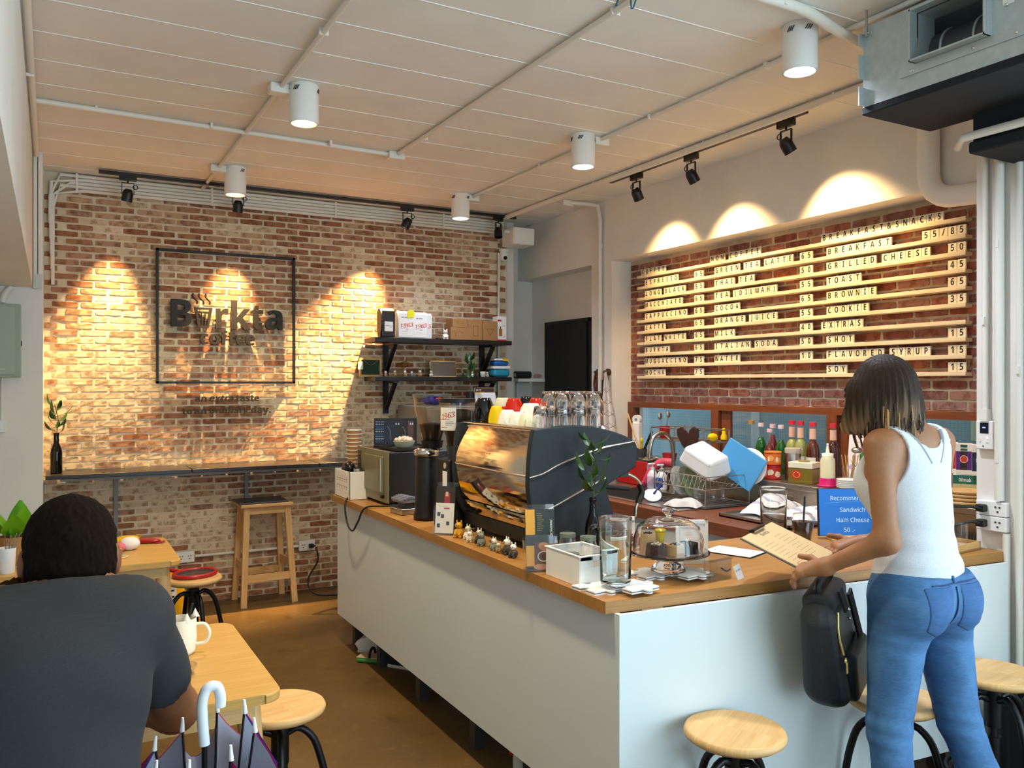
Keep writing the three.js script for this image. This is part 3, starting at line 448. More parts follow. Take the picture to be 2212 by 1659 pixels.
function bagGeo(w, h, d) { const g = new THREE.BoxGeometry(w, h, d, 6, 8, 2), p = g.attributes.position; for (let i = 0; i < p.count; i++) { const v = p.getY(i) / h + 0.5, k = 0.12 + 0.88 * Math.pow(Math.sin(Math.PI * Math.min(1, 0.25 + (1 - v) * 0.6)), 1); p.setZ(i, p.getZ(i) * (v > 0.9 ? 0.08 : k)); p.setX(i, p.getX(i) * (1 + 0.02 * Math.sin(v * 9))); } g.computeVertexNormals(); return g.translate(0, h / 2, 0); }
[['black coffee bag with a cream label at the left end of the upper shelf', 2.235, -5.99, 0.12, 0.225, 0.15, bagBlack], ['white coffee bag showing its edge behind the black bag', 2.27, -6.09, 0.12, 0.212, 0.3, bagPrint], ['white coffee bag with red print and a yellow sticky note', 2.385, -5.99, 0.135, 0.21, 0, bagPrint], ['white coffee bag with red print, right of the bag with the sticky note', 2.51, -6.0, 0.12, 0.205, -0.08, bagPrint], ['white coffee bag with red print nearest the cat figurine', 2.585, -6.1, 0.13, 0.21, -0.1, bagPrint]].forEach(([label, x, z, w, h, r, pr], i) => {
  const t = thing('coffee_bag', label, 'coffee bag', [x, SH1, z], r, 'coffee bags on the upper shelf');
  const m = std(0xe8e4e2, 0.5); part(t, 'bag', bagGeo(w, h, 0.07), i ? m : std(0x202124, 0.45)); part(t, 'printed_face', new THREE.PlaneGeometry(w * 0.92, h * 0.86).translate(0, h * 0.47, 0.0365), printed(pr, 0.5));
  if (i === 2) part(t, 'sticky_note', ext(shapeOf([[-0.03, -0.03], [0.025, -0.028], [0.035, 0.0], [0.028, 0.03], [-0.005, 0.036], [-0.028, 0.02]]), 0.001).translate(0.035, 0.185, 0.038), printed(print(1, 1, (x, w2, h2) => { fillRect(x, '#e8e02c', 0, 0, w2, h2); write(x, '+60-', w2 / 2, h2 / 2, 30, '#333', 'sans-serif', 'normal'); }, 96), 0.8));
});
function figurine(label, pos, h, c1, c2, turn, category = 'figurine', group = 'small animal figurines') {
  const t = thing('animal_figurine', label, category, pos, turn, group);
  part(t, 'body', [sph(h * 0.3, 0, h * 0.28, 0, 1, 0.95, 0.9), sph(h * 0.1, -h * 0.16, h * 0.08, h * 0.2), sph(h * 0.1, h * 0.16, h * 0.08, h * 0.2), rod([h * 0.2, h * 0.4, h * 0.1], [h * 0.12, h * 0.18, h * 0.27], h * 0.07), rod([-h * 0.2, h * 0.4, h * 0.1], [-h * 0.12, h * 0.18, h * 0.27], h * 0.07)], c1);
  part(t, 'head', [sph(h * 0.21, 0, h * 0.68, h * 0.03, 1.05, 0.95, 1), sph(h * 0.075, -h * 0.14, h * 0.9, 0, 0.7, 1.4, 0.5), sph(h * 0.075, h * 0.14, h * 0.9, 0, 0.7, 1.4, 0.5)], c2); part(t, 'face_mark', [sph(h * 0.03, -h * 0.07, h * 0.71, h * 0.22), sph(h * 0.03, h * 0.07, h * 0.71, h * 0.22), sph(h * 0.03, 0, h * 0.63, h * 0.24)], Mt.letter);
  return t;
}
const fw = std(0xeeeae2, 0.4), ft = std(0x9c7a48, 0.6), fd = std(0x3f3a30, 0.6), fg = std(0x7e8478, 0.6), fy = std(0xd49a1e, 0.5), fc = std(0xd8cfae, 0.5);
figurine('white cat figurine with a red collar on the upper shelf', [2.735, SH1, -6.0], 0.085, fw, fw, -0.3);
solo('tiny_ornament', 'tiny dark ornament beside the cat figurine', 'ornament', [sph(0.008, 0, 0.006, 0), sph(0.006, 0.016, 0.005, 0.004), sph(0.005, -0.014, 0.004, 0)], Mt.black, [2.66, SH1, -5.98]);
// boxes
const boxPrint = (n) => print(0.14, 0.16, (x, w, h) => { fillRect(x, '#a67a4c', 0, 0, w, h); x.strokeStyle = '#6b4b2a'; x.lineWidth = 3; x.beginPath(); if (n === 0) { x.moveTo(w * 0.3, h * 0.75); x.lineTo(w * 0.3, h * 0.45); x.quadraticCurveTo(w * 0.5, h * 0.25, w * 0.75, h * 0.45); } if (n === 1) { x.rect(w * 0.4, h * 0.3, w * 0.3, h * 0.5); x.moveTo(w * 0.35, h * 0.3); x.lineTo(w * 0.75, h * 0.3); } if (n === 2) { x.moveTo(w * 0.25, h * 0.4); x.lineTo(w * 0.5, h * 0.75); x.lineTo(w * 0.75, h * 0.4); x.closePath(); } if (n === 3) { x.rect(w * 0.3, h * 0.3, w * 0.4, h * 0.2); } x.stroke(); scribble(x, w * 0.08, h * 0.25, w * 0.2, 3, h * 0.07, '#6b4b2a', 2); }, 128);
[['square kraft cardboard box printed with a kettle outline', 2.86, 0.155, 0.1, 0, 0], ['small flat kraft box stacked on top of another kraft box', 2.87, 0.14, 0.07, 3, 0.1], ['kraft cardboard box printed with a jar outline', 3.0, 0.14, 0.168, 1, 0], ['kraft cardboard box printed with a cone dripper', 3.14, 0.135, 0.162, 2, 0]].forEach(([label, x, w, h, n, up]) => {
  const t = thing('cardboard_box', label, 'box', [x, SH1 + up, -6.07], 0, 'kraft boxes on the upper shelf'); part(t, 'carton', rbox(w - 0.003, h, 0.13, 0.002, 0, h / 2, 0), Mt.kraft); part(t, 'printed_face', new THREE.PlaneGeometry(w * 0.95, h * 0.95).translate(0, h / 2, 0.0655), printed(boxPrint(n), 0.8));
});
{
  const t = thing('bottle_carton', 'white carton with a picture of an amber bottle at the shelf end', 'box', [3.255, SH1, -6.06]);
  part(t, 'carton', rbox(0.085, 0.205, 0.085, 0.002, 0, 0.1025, 0), Mt.paper);
  part(t, 'printed_face', new THREE.PlaneGeometry(0.082, 0.2).translate(0, 0.102, 0.043), printed(print(0.082, 0.2, (x, w, h) => { fillRect(x, '#efeeea', 0, 0, w, h); fillRect(x, '#c8202a', 0, h * 0.12, w * 0.45, h * 0.08); fillRect(x, '#c8202a', 0, h * 0.94, w, h * 0.06); fillRect(x, '#a3651c', w * 0.15, h * 0.5, w * 0.38, h * 0.3); fillRect(x, '#333', w * 0.28, h * 0.4, w * 0.12, h * 0.1); fillRect(x, '#444', w * 0.6, h * 0.37, w * 0.28, 3); write(x, 'x1', w * 0.78, h * 0.82, h * 0.07, '#333'); }), 0.6));
}
// lower shelf
{
  const t = thing('chalkboard', 'small green chalkboard in a pine frame with a paper tag', 'chalkboard', [2.155, SH2, -6.12], 0.05);
  part(t, 'frame', [box(0.18, 0.015, 0.014, 0, 0.0075, 0), box(0.18, 0.015, 0.014, 0, 0.1375, 0), box(0.015, 0.13, 0.014, -0.083, 0.07, 0), box(0.015, 0.13, 0.014, 0.083, 0.07, 0)], Mt.pine); part(t, 'slate', box(0.155, 0.12, 0.006, 0, 0.072, 0), std(0x1d3a2c, 0.8)); part(t, 'cord', tube([[-0.065, 0.13, 0.009], [0, 0.09, 0.009], [0.06, 0.125, 0.009]], 0.0015), Mt.kraft); part(t, 'paper_tag', box(0.04, 0.06, 0.002, -0.085, 0.085, 0.012), Mt.paper);
}
[['small white-headed figurine with orange body by the chalkboard', 2.245, 0.045, ft, fw], ['antlered brown figurine, second from the chalkboard', 2.32, 0.05, ft, fc], ['brown and white figurine below the clear glass ornament', 2.405, 0.05, ft, fw], ['grey and white figurine right of the clear glass ornament', 2.46, 0.045, fg, fw], ['sprawling brown figurine midway along the lower shelf', 2.53, 0.055, ft, fc], ['cream figurine left of the picture frame', 2.625, 0.05, fc, fc], ['white figurine right of the shelf plant', 2.985, 0.05, fw, fc], ['dark figurine left of the small white cup', 3.035, 0.045, fd, fw], ['cream figurine right of the small white cup', 3.125, 0.045, fc, fc], ['grey rabbit figurine beside the teal lunch box', 3.185, 0.05, fd, fg]].forEach(([label, x, h, a, b]) => figurine(label, [x, SH2, -6.03], h, a, b, rr(-0.7, 0.5)));
solo('glass_ornament', 'clear faceted glass ornament among the lower shelf figurines', 'ornament', [new THREE.IcosahedronGeometry(0.035, 0).scale(1.3, 0.9, 0.8).rotateZ(0.4).translate(0, 0.095, 0), rod([0, 0, 0], [0, 0.07, 0], 0.006), cyl(0.02, 0.024, 0.006, 0, 0.003, 0)], glassy(0xe9d7b4), [2.43, SH2, -6.11]);
{
  const t = thing('picture_frame', 'silver picture frame with grey face on the lower shelf', 'picture frame', [2.765, SH2, -6.1], 0.1); const g = [box(0.24, 0.008, 0.012, 0, 0.004, 0), box(0.24, 0.008, 0.012, 0, 0.126, 0), box(0.008, 0.13, 0.012, -0.116, 0.065, 0), box(0.008, 0.13, 0.012, 0.116, 0.065, 0)]; part(t, 'frame', g.map((q) => q.rotateX(-0.12)), Mt.chrome); part(t, 'face', box(0.228, 0.118, 0.006, 0, 0.065, 0, -0.12), std(0x8c8580, 0.35));
  const c = thing('espresso_cup', 'tiny white cup on the lower shelf', 'cup', [3.08, SH2, -6.02]); part(c, 'bowl', lathe([[0, 0.002], [0.02, 0], [0.024, 0.045], [0.021, 0.045], [0.018, 0.006], [0, 0.006]], 20), Mt.porcelain); part(c, 'handle', torus(0.012, 0.003, 0.03, 0.024, 0), Mt.porcelain);
  for (const [n, l, y, w, h, m] of [['lunch_box', 'round teal lunch box with white rim at the end of the shelf', 0, 0.155, 0.09, Mt.teal], ['lunch_box', 'blue lunch box with white lid stacked on the teal one', 0.092, 0.135, 0.06, Mt.blue]]) { const b = thing(n, l, 'lunch box', [3.25, SH2 + y, -6.06], 0, 'stacked lunch boxes'); part(b, 'tub', rbox(w, h * 0.75, 0.11, 0.025, 0, h * 0.375, 0), m); part(b, 'lid', rbox(w * 1.04, h * 0.27, 0.115, 0.01, 0, h * 0.86, 0), Mt.plasticW); if (y) part(b, 'clasp', box(0.05, 0.02, 0.006, 0.03, 0.05, 0.058), Mt.yellowC); }
  const p = thing('bottle_plant', 'green sprig in a clear bottle in front of the lower shelf', 'plant', [2.83, 1.387, -5.75]); part(p, 'bottle', lathe([[0, 0], [0.032, 0.002], [0.032, 0.1], [0.024, 0.125], [0.013, 0.145], [0.013, 0.17]], 20), Mt.glass); part(p, 'label_band', cyl(0.0326, 0.0326, 0.05, 0, 0.075, 0, 20), Mt.black); sprig(p, 0.2, 12, 0.075, Mt.leaf, [0, 0.16, 0]);
}
{ // fridge behind the machine, with snacks and a calendar
  const t = thing('refrigerator', 'grey refrigerator standing at the brick wall behind the coffee machine', 'refrigerator', [2.76, 0, -5.87]);
  part(t, 'cabinet', rbox(0.74, 1.38, 0.56, 0.01, 0, 0.695, 0), Mt.grey); part(t, 'door', rbox(0.72, 1.3, 0.04, 0.008, 0, 0.72, 0.3), std(0x8a8580, 0.4)); part(t, 'handle', rod([-0.32, 0.7, 0.335], [-0.32, 1.2, 0.335], 0.01), Mt.steel);
  const c = thing('desk_calendar', 'folding desk calendar marked 2017 standing on the refrigerator', 'calendar', [2.945, 1.387, -5.74], -0.1);
  part(c, 'stand', [box(0.17, 0.135, 0.003, 0, 0.066, 0.03, -0.3), box(0.17, 0.135, 0.003, 0, 0.066, -0.01, 0.3)], Mt.paper);
  part(c, 'page', new THREE.PlaneGeometry(0.165, 0.13).rotateX(-0.3).translate(0, 0.067, 0.0335), printed(print(0.165, 0.13, (x, w, h) => { fillRect(x, '#e8e6ea', 0, 0, w, h); fillRect(x, '#3b2b20', 0, 0, w, h * 0.26); fillRect(x, '#d79a2b', 0, h * 0.22, w * 0.5, h * 0.06); write(x, '2017', w * 0.18, h * 0.12, h * 0.15, '#f2efe6'); scribble(x, w * 0.06, h * 0.4, w * 0.85, 6, h * 0.09, '#8d8d96', 2); }), 0.8)); part(c, 'spiral', rod([-0.08, 0.132, 0.01], [0.08, 0.132, 0.01], 0.004), Mt.chrome);
  const pack = (l, x, z, c1, c2, s) => { const k = thing('snack_pack', l, 'snack', [x, 1.387, z], rr(-0.5, 0.5), 'snack packs on the refrigerator'); const g = new THREE.IcosahedronGeometry(0.05, 2), p = g.attributes.position; for (let i = 0; i < p.count; i++) { const f = 0.85 + 0.3 * hash(Math.round(p.getX(i) * 300), Math.round(p.getY(i) * 300), 3); p.setXYZ(i, p.getX(i) * 1.6 * f, p.getY(i) * 0.62 * f, p.getZ(i) * f); } g.computeVertexNormals(); part(k, 'wrapper', g.scale(s, s, s).translate(0, 0.036 * s, 0), std(c1, 0.25)); part(k, 'stripe', sph(0.03 * s, 0.03 * s, 0.05 * s, 0.02 * s, 1.2, 0.35, 0.8), std(c2, 0.3)); };
  pack('shiny purple and orange snack wrapper left of the shelf plant', 2.5, -5.72, 0x2a2090, 0xd8501a, 1.05); pack('small purple snack packet beside the clear bottle', 2.7, -5.68, 0x3a1f96, 0x9a86d8, 0.8);
}
{ // white shelf in the niche, aprons and towel on hooks
  const t = thing('corner_shelf', 'small white shelf in the niche beside the black door', 'shelf', [3.68, 1.597, -6.36]);
  part(t, 'board', rbox(0.3, 0.028, 0.26, 0.003, 0, -0.014, 0), Mt.plasticW); part(t, 'bracket', [bb(-0.02, 0.0, -0.22, -0.028, -0.14, -0.125), bb(-0.02, 0, -0.042, -0.028, -0.14, 0.1)], Mt.plasticW);
  const r = thing('rolled_bag', 'rolled dark plastic bag on the small white shelf', 'bag', [3.63, 1.597, -6.33]); part(r, 'roll', cyl(0.033, 0.033, 0.15, 0, 0.033, 0, 16, 0, 0, 1.5708), std(0x2a2b2c, 0.3)); part(r, 'core', cyl(0.017, 0.017, 0.152, 0, 0.033, 0, 12, 0, 0, 1.5708), Mt.paper);
  solo('plastic_wrap', 'crumpled clear plastic wrap beside the rolled bag', 'plastic wrap', [new THREE.IcosahedronGeometry(0.03, 1).scale(1.5, 0.7, 1).translate(0, 0.02, 0)], glassy(0xe8d8d2), [3.75, 1.6, -6.27]);
  for (const [z, l] of [[-5.24, 'brown wall hook with leather straps, left of two'], [-5.115, 'brown wall hook with leather straps beside the towel']]) { const h = thing('wall_hook', l, 'hook', [3.69, 1.64, z], -Math.PI / 2, 'brown wall hooks'); part(h, 'disc', cyl(0.026, 0.026, 0.02, 0, 0, 0.01, 20, 1.5708), std(0x4a3a30, 0.5)); part(h, 'peg', cyl(0.012, 0.014, 0.03, 0, 0, 0.033, 14, 1.5708), std(0x4a3a30, 0.5)); part(h, 'strap', [tube([[-0.005, 0, 0.03], [-0.03, -0.08, 0.028], [-0.02, -0.2, 0.026], [-0.03, -0.32, 0.026]], 0.01), tube([[0.005, 0, 0.035], [0.02, -0.09, 0.03], [0.0, -0.2, 0.028]], 0.01)], std(0x5a2416, 0.6)); }
  const check = tex(128, 0.06, (u, v) => mixc(hex(0xe4d9d0), hex(0x6a4a44), (u < 0.045 || v < 0.045) ? 0.8 : 0));
  const g = new THREE.PlaneGeometry(0.2, 0.46, 14, 16), p = g.attributes.position, uv = g.attributes.uv; for (let i = 0; i < p.count; i++) { const u = p.getX(i) / 0.2, v = 0.5 - p.getY(i) / 0.46; uv.setXY(i, u * 0.2 * 0.7 + v * 0.46 * 0.7, v * 0.46 * 0.7 - u * 0.2 * 0.7); p.setXYZ(i, u * 0.2 * (0.12 + Math.min(1, v * 1.5)) + v * 0.05, -v * 0.46 + 0.01 - 0.1 * Math.abs(u) * v, 0.045 + 0.018 * Math.sin(u * 16) * (0.3 + v)); } g.computeVertexNormals();
  solo('checked_towel', 'cream checked towel hanging beside the menu recess', 'towel', g, std(0xffffff, 0.95, { map: check, side: THREE.DoubleSide }), [3.69, 1.63, -5.1], -Math.PI / 2);
  solo('dark_apron', 'dark navy apron hanging behind the checked towel', 'apron', [rbox(0.13, 0.4, 0.012, 0.005, 0, -0.2, 0.012)], std(0x1b2330, 0.9), [3.69, 1.58, -5.2], -Math.PI / 2);
}

// ---------- menu rails and letter tiles ----------
const ORD = ['first', 'second', 'third', 'fourth', 'fifth', 'sixth', 'seventh', 'eighth', 'ninth', 'tenth', 'eleventh', 'twelfth', 'thirteenth', 'fourteenth', 'fifteenth', 'sixteenth'];
{
  const rows = [['COFFEE', '', 'NON COFFEE', '', 'BREAKFAST&SNACKS', ''], ['ESPRESSO', '55', 'GREEN TEA LATTE', '65', 'BREAKFAST', '55/85'], ['LONG BLACK', '55', 'THAI TEA', '50', 'GRILLED CHEESE', '50'], ['MACCHIATO', '65', 'TEA (DILMAH)', '55', 'TOAST', '45'], ['CAPPUCCINO', '65', 'COCOA', '65', 'BROWNIE', '65'], ['LATTE', '65', 'ORANGE JUICE', '55', 'COOKIE', '35'], ['FLAT WHITE', '65', 'MILK', '40', 'EXTRAS', ''], ['BURKTA', '65', 'ITALIAN SODA', '50', 'SHOT', '15'], ['MUGGACCINO', '75', 'WATER', '10', 'FLAVORED SYRUP', '15'], ['MOCHA', '75', '', '', 'SOY', '15']];
  const col = ['left column', 'left prices', 'middle column', 'middle prices', 'right column', 'right prices'];
  const tileG = rbox(0.0438, 0.05, 0.01, 0.0015, 0, 0.025, 0, 0, 0, 0, 1), glyph = {};
  const tileM = [0xe9dfc4, 0xe4d8ba, 0xeee5cd].map((c) => std(c, 0.55)), P = 0.0462, sp = 0.032;
  rows.forEach((row, r) => {
    const y = 2.347 - 0.0824 * r, rail = solo('menu_rail', `pale wood menu rail, ${ORD[r]} from the top`, 'rail', [metre(rbox(2.53, 0.017, 0.05, 0.0015, 0, -0.0085, 0, 0, 0, 0, 1)), metre(rbox(2.53, 0.02, 0.008, 0.0015, 0, -0.006, 0.025, 0, 0, 0, 1))], Mt.rail, [3.834, y, -3.66], -Math.PI / 2, 'menu rails');
    row.forEach((s, c) => {
      if (!s) return; const head = r === 0 || s === 'EXTRAS';
      let z = [head ? -4.891 : -4.849, -4.314, head ? -4.158 : -4.118, -3.406, head ? -3.253 : -3.216, s.length > 2 ? -2.63 : -2.492][c], n = 0;
      for (const ch of s) {
        if (ch === ' ') { z += sp; continue; }
        const what = ch === '&' ? 'an ampersand' : ch === '/' ? 'a slash' : ch === '(' || ch === ')' ? 'a bracket' : /\d/.test(ch) ? `numeral ${ch}` : `letter ${ch}`;
        const t = thing('letter_tile', `cream tile with ${what}, ${ORD[n]} of the ${col[c]} on the ${ORD[r]} menu rail`, 'letter tile', [3.822, y, z + P / 2], -Math.PI / 2 + rr(-0.03, 0.03), 'cream letter tiles on the menu rails'); n++;
        part(t, 'tile', tileG, tileM[Math.floor(rnd() * 3)]);
        glyph[ch] ??= (() => { const g = text(ch, 0.0325, 0.0006, 'sans_bold', 2); g.computeBoundingBox(); const b = g.boundingBox; return g.translate(-(b.min.x + b.max.x) / 2, 0.0125, 0.005).scale(0.82, 1, 1); })();
        part(t, 'print', glyph[ch], Mt.letter); z += P;
      }
    });
  });
}
// ---------- service counter ----------
const poly = (pts, y0, y1) => ext(shapeOf(pts.map((p) => [p[0], -p[1]])), y1 - y0).rotateX(-Math.PI / 2).translate(0, y0, 0);
{
  const t = thing('service_counter', 'white panelled service counter with oak edge wrapping the coffee station', 'counter');
  part(t, 'worktop', metre(poly([[1.468, -4.85], [1.468, -2.5705], [2.12, -2.5705], [2.12, -4.85]], CT - 0.037, CT), 'z'), Mt.oak);
  part(t, 'worktop', metre(poly([[1.468, -2.569], [1.466, -2.052], [3.285, -1.905], [3.285, -2.62], [2.12, -2.64], [2.12, -2.569]], CT - 0.037, CT)), Mt.oak);
  part(t, 'side_panel', metre(bb(1.496, 1.512, 0.18, CT - 0.037, -4.83, -2.038)), Mt.panel);
  part(t, 'front_panel', metre(poly([[1.496, -2.038], [1.496, -2.022], [3.26, -1.879], [3.26, -1.895]], 0.18, CT - 0.037)), Mt.panel);
  part(t, 'end_panel', bb(1.512, 2.08, 0.18, CT - 0.037, -4.83, -4.81), Mt.panel);
  part(t, 'carcass', [bb(1.514, 2.08, 0.2, 0.24, -4.8, -2.6), bb(2.06, 2.08, 0.24, CT - 0.04, -4.8, -2.66), poly([[1.53, -2.55], [1.53, -2.06], [3.22, -1.93], [3.22, -2.55]], 0.2, 0.24), bb(2.12, 3.22, 0.24, CT - 0.04, -2.58, -2.55)], Mt.panel);
  for (const z of [-4.75, -4.33, -3.77, -3.17, -2.6, -2.1]) part(t, 'leg', bb(1.57, 1.62, 0, 0.2, z - 0.025, z + 0.025), Mt.darkgrey);
  for (const x of [2.1, 2.7, 3.15]) part(t, 'leg', bb(x, x + 0.05, 0, 0.2, -2.15, -2.1), Mt.darkgrey);
}
{
  const t = thing('back_counter', 'reddish wood back counter with a steel sink below the menu wall', 'counter');
  part(t, 'worktop', [metre(bb(2.82, 3.66, 0.815, 0.875, -3.42, -2.66), 'z'), metre(bb(2.82, 2.93, 0.815, 0.875, -4.55, -3.42), 'z'), metre(bb(3.32, 3.66, 0.815, 0.875, -4.55, -3.42), 'z'), metre(bb(2.93, 3.32, 0.815, 0.875, -4.55, -4.3), 'z'), metre(bb(2.93, 3.32, 0.815, 0.875, -3.82, -3.42), 'z')], Mt.redwood);
  part(t, 'carcass', [bb(2.86, 2.88, 0.1, 0.815, -4.53, -2.68), bb(2.86, 3.66, 0.1, 0.13, -4.53, -2.68), bb(2.86, 3.66, 0.1, 0.815, -4.53, -4.5)], Mt.panel);
  part(t, 'sink_basin', [bb(2.93, 2.938, 0.68, 0.88, -4.3, -3.82), bb(3.312, 3.32, 0.68, 0.88, -4.3, -3.82), bb(2.93, 3.32, 0.68, 0.88, -4.3, -4.292), bb(2.93, 3.32, 0.68, 0.88, -3.828, -3.82), bb(2.93, 3.32, 0.675, 0.683, -4.3, -3.82), bb(2.9, 2.93, 0.876, 0.88, -4.33, -3.4), bb(3.32, 3.4, 0.876, 0.88, -4.33, -3.4), bb(2.9, 3.4, 0.876, 0.88, -4.33, -4.3), bb(2.93, 3.32, 0.876, 0.88, -3.82, -3.4)], Mt.steel);
  const l = thing('steel_ledge', 'raised stainless steel ledge under the window holding bottles', 'ledge'); part(l, 'shelf', rbox(0.45, 0.03, 3.03, 0.004, 3.647, 1.006, -3.56), Mt.steel); part(l, 'back_splash', bb(3.47, 3.485, 0.88, 0.99, -5.05, -2.1), Mt.steel); part(l, 'end_plate', bb(3.485, 3.685, 0.0, 0.99, -2.62, -2.6), Mt.steel);
}
// ---------- coffee machine ----------
{
  const t = thing('espresso_machine', 'large coffee machine with mirrored back and dark blue side panels', 'coffee machine');
  const Z0 = -3.40, Z1 = -2.715;
  const side = new THREE.Shape(); side.moveTo(1.612, 1.37); side.quadraticCurveTo(1.75, 1.388, 1.86, 1.378); side.quadraticCurveTo(2.0, 1.355, 2.075, 1.315); side.quadraticCurveTo(2.092, 1.3, 2.092, 1.27); side.lineTo(2.085, 1.215); side.lineTo(1.93, 1.145); side.lineTo(1.985, 0.985); side.lineTo(1.96, 0.955); side.lineTo(1.66, 0.955); side.quadraticCurveTo(1.6, 1.0, 1.588, 1.16); side.quadraticCurveTo(1.59, 1.3, 1.612, 1.37);
  const sg = () => ext(side, 0.022, 0.006, 10), blue = std(0x101d25, 0.6);
  part(t, 'side_panel', sg().translate(0, 0, Z1 - 0.022), blue); part(t, 'side_panel', sg().translate(0, 0, Z0), blue);
  const skin = (pts) => { const o = pts.map((p) => [p[0], p[1]]), i = [...pts].reverse().map((p) => [p[0] + 0.006, p[1]]); return ext([...o, ...i], Z1 - Z0 - 0.056).translate(0, 0, Z0 + 0.028); };
  const arc = (n, f) => Array.from({ length: n + 1 }, (_, k) => f(k / n));
  part(t, 'mirror_upper', skin(arc(12, (u) => [1.632 - 0.045 * Math.sin(u * 1.57), 1.366 - u * 0.168])), Mt.mirror);
  part(t, 'mirror_lower', skin(arc(12, (u) => [1.588 + 0.03 * u * u, 1.192 - u * 0.152])), Mt.mirror);
  part(t, 'mirror_base', skin(arc(8, (u) => [1.622 + 0.03 * u * u, 1.034 - u * 0.07])), Mt.mirror);
  part(t, 'seam_rail', [rod([1.589, 1.195, Z0 + 0.028], [1.589, 1.195, Z1 - 0.028], 0.005)], Mt.chrome);
  part(t, 'cup_tray', [bb(1.632, 1.95, 1.362, 1.372, Z0 + 0.02, Z1 - 0.02), rod([1.635, 1.376, Z0 + 0.02], [1.635, 1.376, Z1 - 0.02], 0.008), rod([1.94, 1.376, Z0 + 0.02], [1.94, 1.376, Z1 - 0.02], 0.006)], Mt.chrome);
  part(t, 'body', [bb(1.66, 1.93, 0.96, 1.362, Z0 + 0.02, Z1 - 0.02), bb(1.9, 2.07, 1.17, 1.32, Z0 + 0.02, Z1 - 0.02)], Mt.black);
  part(t, 'drip_base', [bb(1.64, 2.02, 0.92, 0.975, Z0 + 0.01, Z1 - 0.01)], Mt.black);
  for (const [x, z] of [[1.69, Z0 + 0.07], [1.69, Z1 - 0.07], [1.95, Z0 + 0.07], [1.95, Z1 - 0.07]]) part(t, 'foot', cyl(0.02, 0.024, 0.032, x, CT + 0.016, z), Mt.black);
  part(t, 'trim_line', tube([[1.581, 1.195, -2.706], [1.64, 1.207, -2.706], [1.705, 1.235, -2.706], [1.775, 1.258, -2.706], [1.909, 1.294, -2.706], [2.088, 1.318, -2.706]], 0.004), Mt.chrome);
  part(t, 'trim_line', tube([[1.618, 1.052, -2.706], [1.695, 1.08, -2.706], [1.8, 1.124, -2.706], [1.932, 1.176, -2.706]], 0.0045), Mt.chrome);
  part(t, 'name_plate', fit('SIMONELLI', 0.22, 0.022, 0.0025, 'sans_bold', 2).rotateY(-Math.PI / 2).translate(1.5965, 1.25, -3.16), Mt.mirror);
  for (const z of [-2.87, -3.22]) { part(t, 'group_head', cyl(0.035, 0.035, 0.06, 2.0, 1.16, z), Mt.chrome); part(t, 'portafilter', [cyl(0.034, 0.03, 0.03, 2.0, 1.118, z), rod([2.03, 1.118, z], [2.17, 1.10, z], 0.012)], Mt.black); }
  part(t, 'steam_wand', tube([[2.0, 1.2, -2.76], [2.06, 1.185, -2.755], [2.13, 1.15, -2.75], [2.15, 1.1, -2.75], [2.12, 1.04, -2.75], [2.115, 1.0, -2.75]], 0.007, 30), Mt.steel); part(t, 'wand_grip', tube([[2.14, 1.13, -2.75], [2.15, 1.1, -2.75], [2.13, 1.055, -2.75]], 0.013, 12), Mt.black);
}
// cups on the machine
const TOP = 1.3725;
function mugUp(label, x, z, h, r, mat, handle = true) { // a cup standing upside down
  const t = thing('coffee_cup', label, 'cup', [x, TOP, z], rr(0, 6), 'cups drying on the coffee machine'); part(t, 'bowl', lathe([[r * 0.94, 0.004], [r, 0], [r * 0.99, h * 0.35], [r * 0.78, h * 0.8], [r * 0.6, h * 0.96], [r * 0.56, h], [r * 0.5, h], [r * 0.5, h * 0.96], [0, h * 0.96]], 28), mat);
  if (handle) part(t, 'handle', torus(h * 0.22, h * 0.055, r * 1.0, h * 0.42, 0), mat);
}
mugUp('black cup upside down at the left end of the machine top', 1.70, -3.31, 0.115, 0.05, Mt.blackC); mugUp('bright yellow cup upside down at the front of the machine top', 1.685, -3.165, 0.082, 0.036, Mt.yellowC);
mugUp('cream tall cup upside down behind the left red cup', 1.80, -3.32, 0.115, 0.048, Mt.creamC); mugUp('left of the two red cups upside down on the machine', 1.78, -3.18, 0.115, 0.046, Mt.redC); mugUp('right of the two red cups upside down on the machine', 1.885, -3.16, 0.115, 0.046, Mt.redC); mugUp('black cup half hidden between the two red cups', 1.905, -3.285, 0.12, 0.045, Mt.blackC);
mugUp('round white cup upside down in front of the right red cup', 1.79, -3.05, 0.095, 0.055, Mt.porcelain); mugUp('low white cup upside down right of the yellow cup', 1.685, -3.065, 0.068, 0.042, Mt.porcelain); mugUp('low white cup upside down, second right of the yellow cup', 1.685, -2.98, 0.062, 0.039, Mt.porcelain); mugUp('low cream-white cup upside down, third right of the yellow cup', 1.685, -2.9, 0.06, 0.038, Mt.creamC);
{
  const tg = lathe([[0.033, 0], [0.036, 0.001], [0.034, 0.045], [0.026, 0.088], [0.022, 0.09], [0, 0.088], [0.0, 0.078], [0.022, 0.08], [0.031, 0.045], [0.033, 0]], 10);
  const nm = ['lower', 'upper']; let i = 0;
  for (const [x, z] of [[1.70, -2.82], [1.777, -2.885], [1.781, -2.79], [1.854, -2.87], [1.858, -2.785], [1.932, -2.865], [1.935, -2.78], [1.85, -2.96]]) { i++; for (let k = 0; k < 2; k++) { if (i === 1 && k) continue; const t = thing('glass_tumbler', `clear ribbed tumbler upside down on the machine, ${nm[k]} of the ${ORD[i - 1]} pile from the left`, 'glass', [x, TOP + k * 0.058, z], i * 0.7, 'tumblers stacked on the coffee machine'); part(t, 'glass', tg, Mt.solid); } }
}
